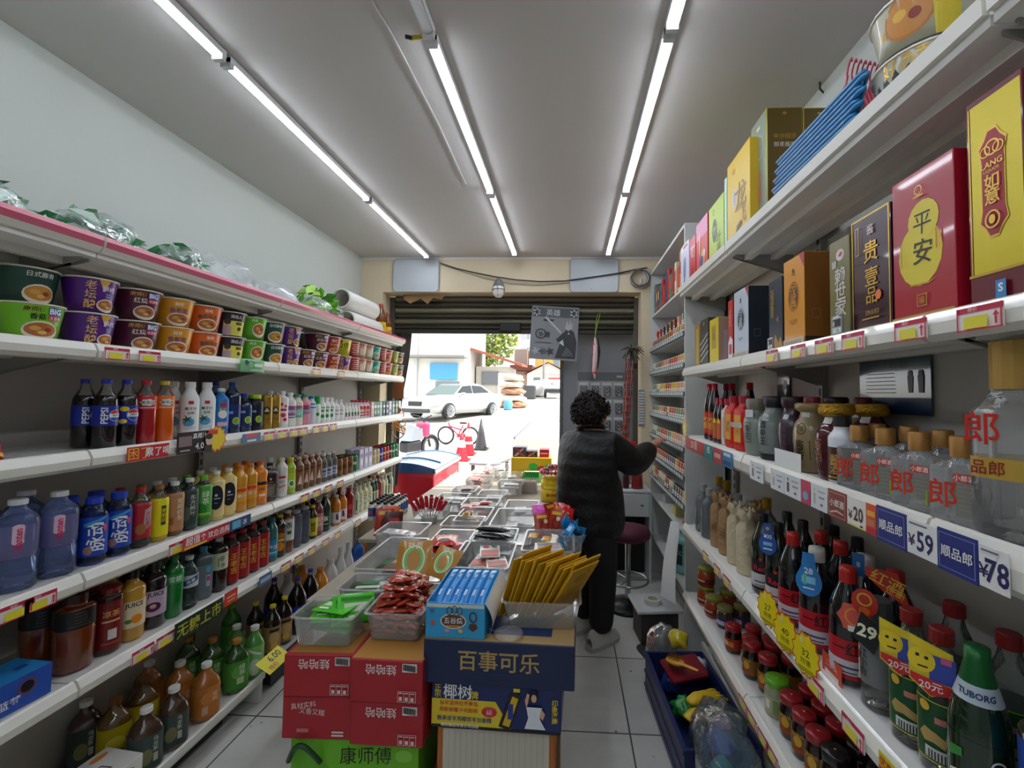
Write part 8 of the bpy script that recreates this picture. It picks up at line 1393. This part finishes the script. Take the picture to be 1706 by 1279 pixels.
# silver saloon car
def car():
    L_ = mat('aeb0b2', .28, .5, coat=.8); gls = mat('22282a', .25)
    st = [(-2.42, .45, .62, .70), (-2.36, .25, .74, .82), (-1.9, .22, .86, .88), (-1.1, .22, .98, .91), (-.9, .22, 1.0, .92), (0, .22, 1.02, .92), (1.0, .22, 1.04, .92), (1.7, .22, 1.06, .90), (2.2, .26, 1.04, .86), (2.4, .4, .98, .78)]
    m = MB(); n = 10
    def ring(x, z0, z1, w_): return [(x, w_ * .86, z0), (x, w_ * .98, z0 + (z1 - z0) * .25), (x, w_, z0 + (z1 - z0) * .55), (x, w_ * .95, z1 - .06), (x, w_ * .86, z1), (x, -w_ * .86, z1), (x, -w_ * .95, z1 - .06), (x, -w_, z0 + (z1 - z0) * .55), (x, -w_ * .98, z0 + (z1 - z0) * .25), (x, -w_ * .86, z0)]
    rs = [ring(*s) for s in st]; b0 = [p for r_ in rs for p in r_]
    m.add(b0, [(i * n + j, i * n + (j + 1) % n, (i + 1) * n + (j + 1) % n, (i + 1) * n + j) for i in range(len(st) - 1) for j in range(n)] + [tuple(range(n))[::-1], tuple((len(st) - 1) * n + j for j in range(n))], L_, True)
    cab = [(-1.05, .99, .78), (-.45, 1.38, .64), (-.2, 1.45, .62), (.5, 1.48, .62), (1.0, 1.42, .62), (1.75, 1.06, .74)]
    m.add([(x, y * w_, z) for x, z, w_ in cab[1:5] for y in (-1, 1)], [(2 * i, 2 * i + 1, 2 * i + 3, 2 * i + 2) for i in range(3)], L_, True)
    g = MB().add([(-1.05, -.78, .99), (-1.05, .78, .99), (-.45, .62, 1.38), (-.45, -.62, 1.38)], [(0, 1, 2, 3)], mat('4a5e5a', .2)); rw = MB().add([(1.0, -.62, 1.42), (1.0, .62, 1.42), (1.75, .74, 1.06), (1.75, -.74, 1.06)], [(0, 1, 2, 3)], gls)
    parts = [('windscreen', g), ('rear_window', rw)]
    for s in (-1, 1):
        sd = MB().add([(x, s * w_, z) for x, z, w_ in cab], [tuple(range(6))[::s]], L_); parts.append(('window_frame', sd))
        for q in ([(-.82, 1.06), (-.4, 1.34), (.18, 1.39), (.18, 1.06)], [(.25, 1.06), (.25, 1.39), (.9, 1.37), (1.4, 1.1)]):
            parts.append(('side_window', MB().add([(x, s * (.78 - .16 * (z - 1) / .45 + .006), z) for x, z in q], [tuple(range(4))[::s]], gls)))
        parts.append(('headlamp', MB().box((-2.22, s * .6, .68), (.3, .3, .13), mat('c8d4dc', .1, coat=1.), .04))); parts.append(('mirror', MB().box((-.72, s * 1.0, 1.02), (.12, .2, .12), L_, .03)))
        for x in (-1.45, 1.42):
            t = MB().lathe([(.0, -.1), (.29, -.1), (.33, -.08), (.33, .08), (.29, .1), (0, .1)], mat('1c1c1e', .7), 26); t.v = [(p[0] + x, s * .86 + p[2], p[1] + .33) for p in t.v]
            rm = MB().lathe([(0, .0), (.24, .0), (.25, .02)], mat('c4c8cc', .25, .8), 24)
            for k in range(5): rm.box((.13 * math.cos(1.257 * k), .13 * math.sin(1.257 * k), -.004), (.22, .05, .012), mat('4a4c50', .4), T=None) if False else rm.box((0, 0, 0), (.4, .05, .02), mat('8a8e92', .3, .7), T=Matrix.Rotation(1.257 * k / 2 * 2, 4, 'Z') @ Matrix.Translation((0, 0, .006)))
            rm.v = [(p[0] + x, s * (.962 + p[2]), p[1] + .33) for p in rm.v]; parts.append(('wheel', t, [('rim', rm)]))
    parts.append(('grille', MB().box((-2.42, 0, .62), (.06, .7, .18), gl('1c1e20'), .02))); parts.append(('bumper', MB().box((-2.36, 0, .36), (.14, 1.5, .16), gl('3a3c40'), .04)))
    return m, parts
cm_, cp = car(); cx, cy = -4.95, 19.3
one('car', 'car', 'silver saloon car parked in the street beyond the pink bicycle', cm_, cp, (cx, cy, zg(cy) - .02), (0, 0, math.radians(64)), .96)
# buildings, shed, tree, tarpaulins, truck
def blockb(name, label, x0, x1, y0, y1, z0, z1, col, parts=()): return one(name, 'building', label, MB().box(((x0 + x1) / 2, (y0 + y1) / 2, (z0 + z1) / 2), (x1 - x0, y1 - y0, z1 - z0), col if not isinstance(col, str) else mat(col, .8, var=.04, scale=.6)), parts)
xL = G(772, 24)
win = lambda x, y, z, w_, h, c='6a7a84': MB().box((x, y, z), (w_, .08, h), mat(c, .2, coat=.5))
blockb('house', 'white plastered house with a blue shop sign behind the silver car', xL - 7, xL, 24, 30, 0, 7.5, 'dedcd6', [('sign_panel', win(G(738, 24), 23.92, 2.75, 1.5, .9, '3a9ad0')), ('window', win(G(745, 24), 23.9, 1.6, 1.3, 1.2)), ('awning', MB().box((G(725, 24), 23.4, 3.5), (3.6, 1.1, .1), mat('8a8680', .7))), ('base_course', MB().box((xL - 3.5, 23.95, 1.25), (7, .1, .1), mat('b4b0a8', .7))), ('drainpipe', MB().box((G(692, 24), 23.9, 4), (.14, .14, 7), gl('c8c8c8')))])
xs = G(848, 27); xq = G(758, 24.5)
xq = xL + .05
rf = MB().add([(xq, 25.2, 4.2), (xs + .8, 26.4, 3.35), (xs + .8, 30, 3.5), (xq, 29, 4.3), (xq, 25.2, 4.05), (xs + .8, 26.4, 3.2), (xs + .8, 30, 3.35), (xq, 29, 4.15)], [(0, 1, 2, 3), (7, 6, 5, 4), (0, 4, 5, 1), (1, 5, 6, 2), (2, 6, 7, 3), (3, 7, 4, 0)], mat('8a4a38', .8, var=.1, scale=3))
blockb('shed', 'low grey shed with a sloping reddish roof beside the white house', xL + .1, xs, 26.6, 30, .8, 3.2, 'b8b4ac', [('roof', rf), ('window', win(G(815, 26.6), 26.55, 2.5, 1.0, .8, '5a5e62')), ('door', MB().box((G(838, 26.6), 26.56, 1.9), (.7, .08, 1.8), gl('cfcbc4')))])
blockb('house', 'tall pale yellow building far down the street', G(890, 42), G(945, 42) + 2, 42, 48, 0, 7.0, 'd8a860', [('window', win(G(926, 42), 41.95, 4.6, .5, .9))])
blockb('house', 'tall white apartment block far behind the tree', G(858, 58), G(905, 58), 58, 64, 0, 16, 'dcdad8', [('window', win(G(872 + 12 * (i % 2), 58), 57.95, 7 + 2.4 * (i // 2), 1.0, 1.3, '9a9ea4')) for i in range(6)])
xg = G(912, 36); gw = 1.7
gr = MB().add([(xg - gw - .3, 35.6, 3.2), (xg, 35.6, 4.15), (xg + gw + .3, 35.6, 3.2), (xg - gw - .3, 39, 3.2), (xg, 39, 4.15), (xg + gw + .3, 39, 3.2)], [(0, 1, 4, 3), (1, 2, 5, 4)], mat('7a3a30', .8)); gab = MB().add([(xg - gw, 35.95, 3.2), (xg + gw, 35.95, 3.2), (xg, 35.95, 4.1)], [(0, 1, 2)], mat('e0ddd8', .8))
blockb('house', 'small white gabled house in front of the yellow building', xg - gw, xg + gw, 36, 39, 1, 3.2, 'e0ddd8', [('roof', gr), ('gable', gab), ('window', win(xg - .9, 35.94, 2.5, .5, .8)), ('canopy', MB().box((xg + .9, 35.4, 2.7), (1.6, 1.0, .3), mat('b0484a', .7)))])
blockb('house', 'dark roofed old house between the tree and the gabled house', G(858, 40), G(880, 40), 40, 44, 1, 3.6, 'a08a7c', [('roof', MB().box((G(868, 40), 41.5, 3.9), (2.0, 4.2, .5), mat('6a3a30', .8))), ('upper_storey', MB().box((G(864, 40), 42, 4.9), (1.2, 2, 1.6), mat('8a7a70', .8)))])
# tree behind the shed
r = random.Random(21); lf = MB(); tc_ = Vector((G(806, 33), 33, 5.9)); lm = [mat(c, .6) for c in ('6a7a24', '8a9434', '4e6a20', 'a0a44a')]
for i in range(2600):
    while 1:
        p = Vector((r.uniform(-1, 1), r.uniform(-1, 1), r.uniform(-1, 1)))
        if p.length < 1 and (p.length > .45 or r.random() < .3): break
    d = Vector((r.uniform(-1, 1), r.uniform(-1, 1), r.uniform(-1, 1))).normalized(); e = d.orthogonal().normalized(); s = r.uniform(.13, .24); c = Vector((p.x * 2.5, p.y * 1.8, p.z * 2.5))
    lf.add([c - d * s, c + e * s * .5, c + d * s, c - e * s * .5], [(0, 1, 2, 3)], r.choice(lm))
one('tree', 'tree', 'leafy yellow-green tree rising behind the shed roof', MB().tube([(0, 0, -5.2), (.1, 0, -3), (-.1, 0, -1), (.2, 0, .8)], [.22, .18, .13, .05], mat('5a4a3a', .9), 8), [('foliage', lf), ('branch', MB().tube([(0, 0, -2), (.9, .2, -.3), (1.4, 0, 1)], [.1, .07, .03], mat('5a4a3a', .9), 7)), ('branch', MB().tube([(0, 0, -2), (-.8, -.2, -.4), (-1.4, 0, .8)], [.1, .07, .03], mat('5a4a3a', .9), 7))], tc_)
xp, yp = G(852, 24), 24
gp = [('bundle', lump(.8 - .06 * i + .05 * (i % 2), .75, .24, mat(('a8765a', 'dcd2c4', 'b08468', 'd8ccc0', 'c4b4a4')[i], .8), 77 + i, .2)) for i in range(5)]
for i, (n_, b_) in enumerate(gp): sub(b_, .05 * (-1) ** i, .36 * i)
one('goods_pile', 'pile of goods', 'pile of brown and white wrapped bundles by the shed', gp[0][1], gp[1:], (xp, yp, zg(yp) - .02))
one('plastic_drum', 'drum', 'blue plastic drum before the tarpaulin pile', MB().lathe([(0, 0), (.2, 0), (.22, .1), (.22, .45), (.15, .5), (0, .5)], mat('5aa8d8', .4), 16), [], (G(846, 22.5), 22.5, zg(22.5)))
one('rubbish_bin', 'bin', 'dark grey bin standing by the street beyond the tarpaulin pile', MB().box((0, 0, .45), (.8, .7, .9), gl('4a4e52'), .05), [], (G(882, 30), 30, zg(30)))
one('covered_car', 'car', 'white covered car far down the street beside the grey bin', lump(.9, 1.6, .75, mat('dcdad6', .7), 79, .1), [], (G(895, 33), 33, zg(33)))
xt, yt = G(921, 31), 31
wa = [MB().lathe([(0, -.08), (.26, -.08), (.3, 0), (.26, .08), (0, .08)], tyre, 16) for _ in range(2)]
for s, w_ in zip((-1, 1), wa): w_.v = [(s * .55 + p[2], p[0], p[1] + .3) for p in w_.v]
one('small_truck', 'truck', 'small pale truck seen from behind at the end of the street', MB().box((0, 0, .95), (1.4, 1.6, .65), mat('c4ccd4', .5), .05), [('wheel', wa[0]), ('wheel', wa[1]), ('tailgate', MB().box((0, -.83, .95), (1.2, .05, .45), mat('d8dee4', .5), .02).art([('t', '421', 0, .98, .22, gl('5a5e64'), .02)], flat_y(-.86)), ), ('chassis', MB().box((0, -.2, .48), (1.1, 1.2, .25), gl('2c2e32')))], (xt, yt, zg(yt)))
one('utility_pole', 'pole', 'thin grey utility pole in front of the gabled house', MB().tube([(0, 0, 0), (0, 0, 7)], .09, mat('8a8680', .8), 8), [], (G(905, 35.3), 35.3, zg(35.3)))
one('house_wall', 'wall', 'pinkish wall strip along the street beside the grey partition', MB().box((0, 0, 1.5), (.3, 8, 3.0), mat('c8b4b4', .8), .02), [], (G(943, 14) + .25, 14.5, .02))
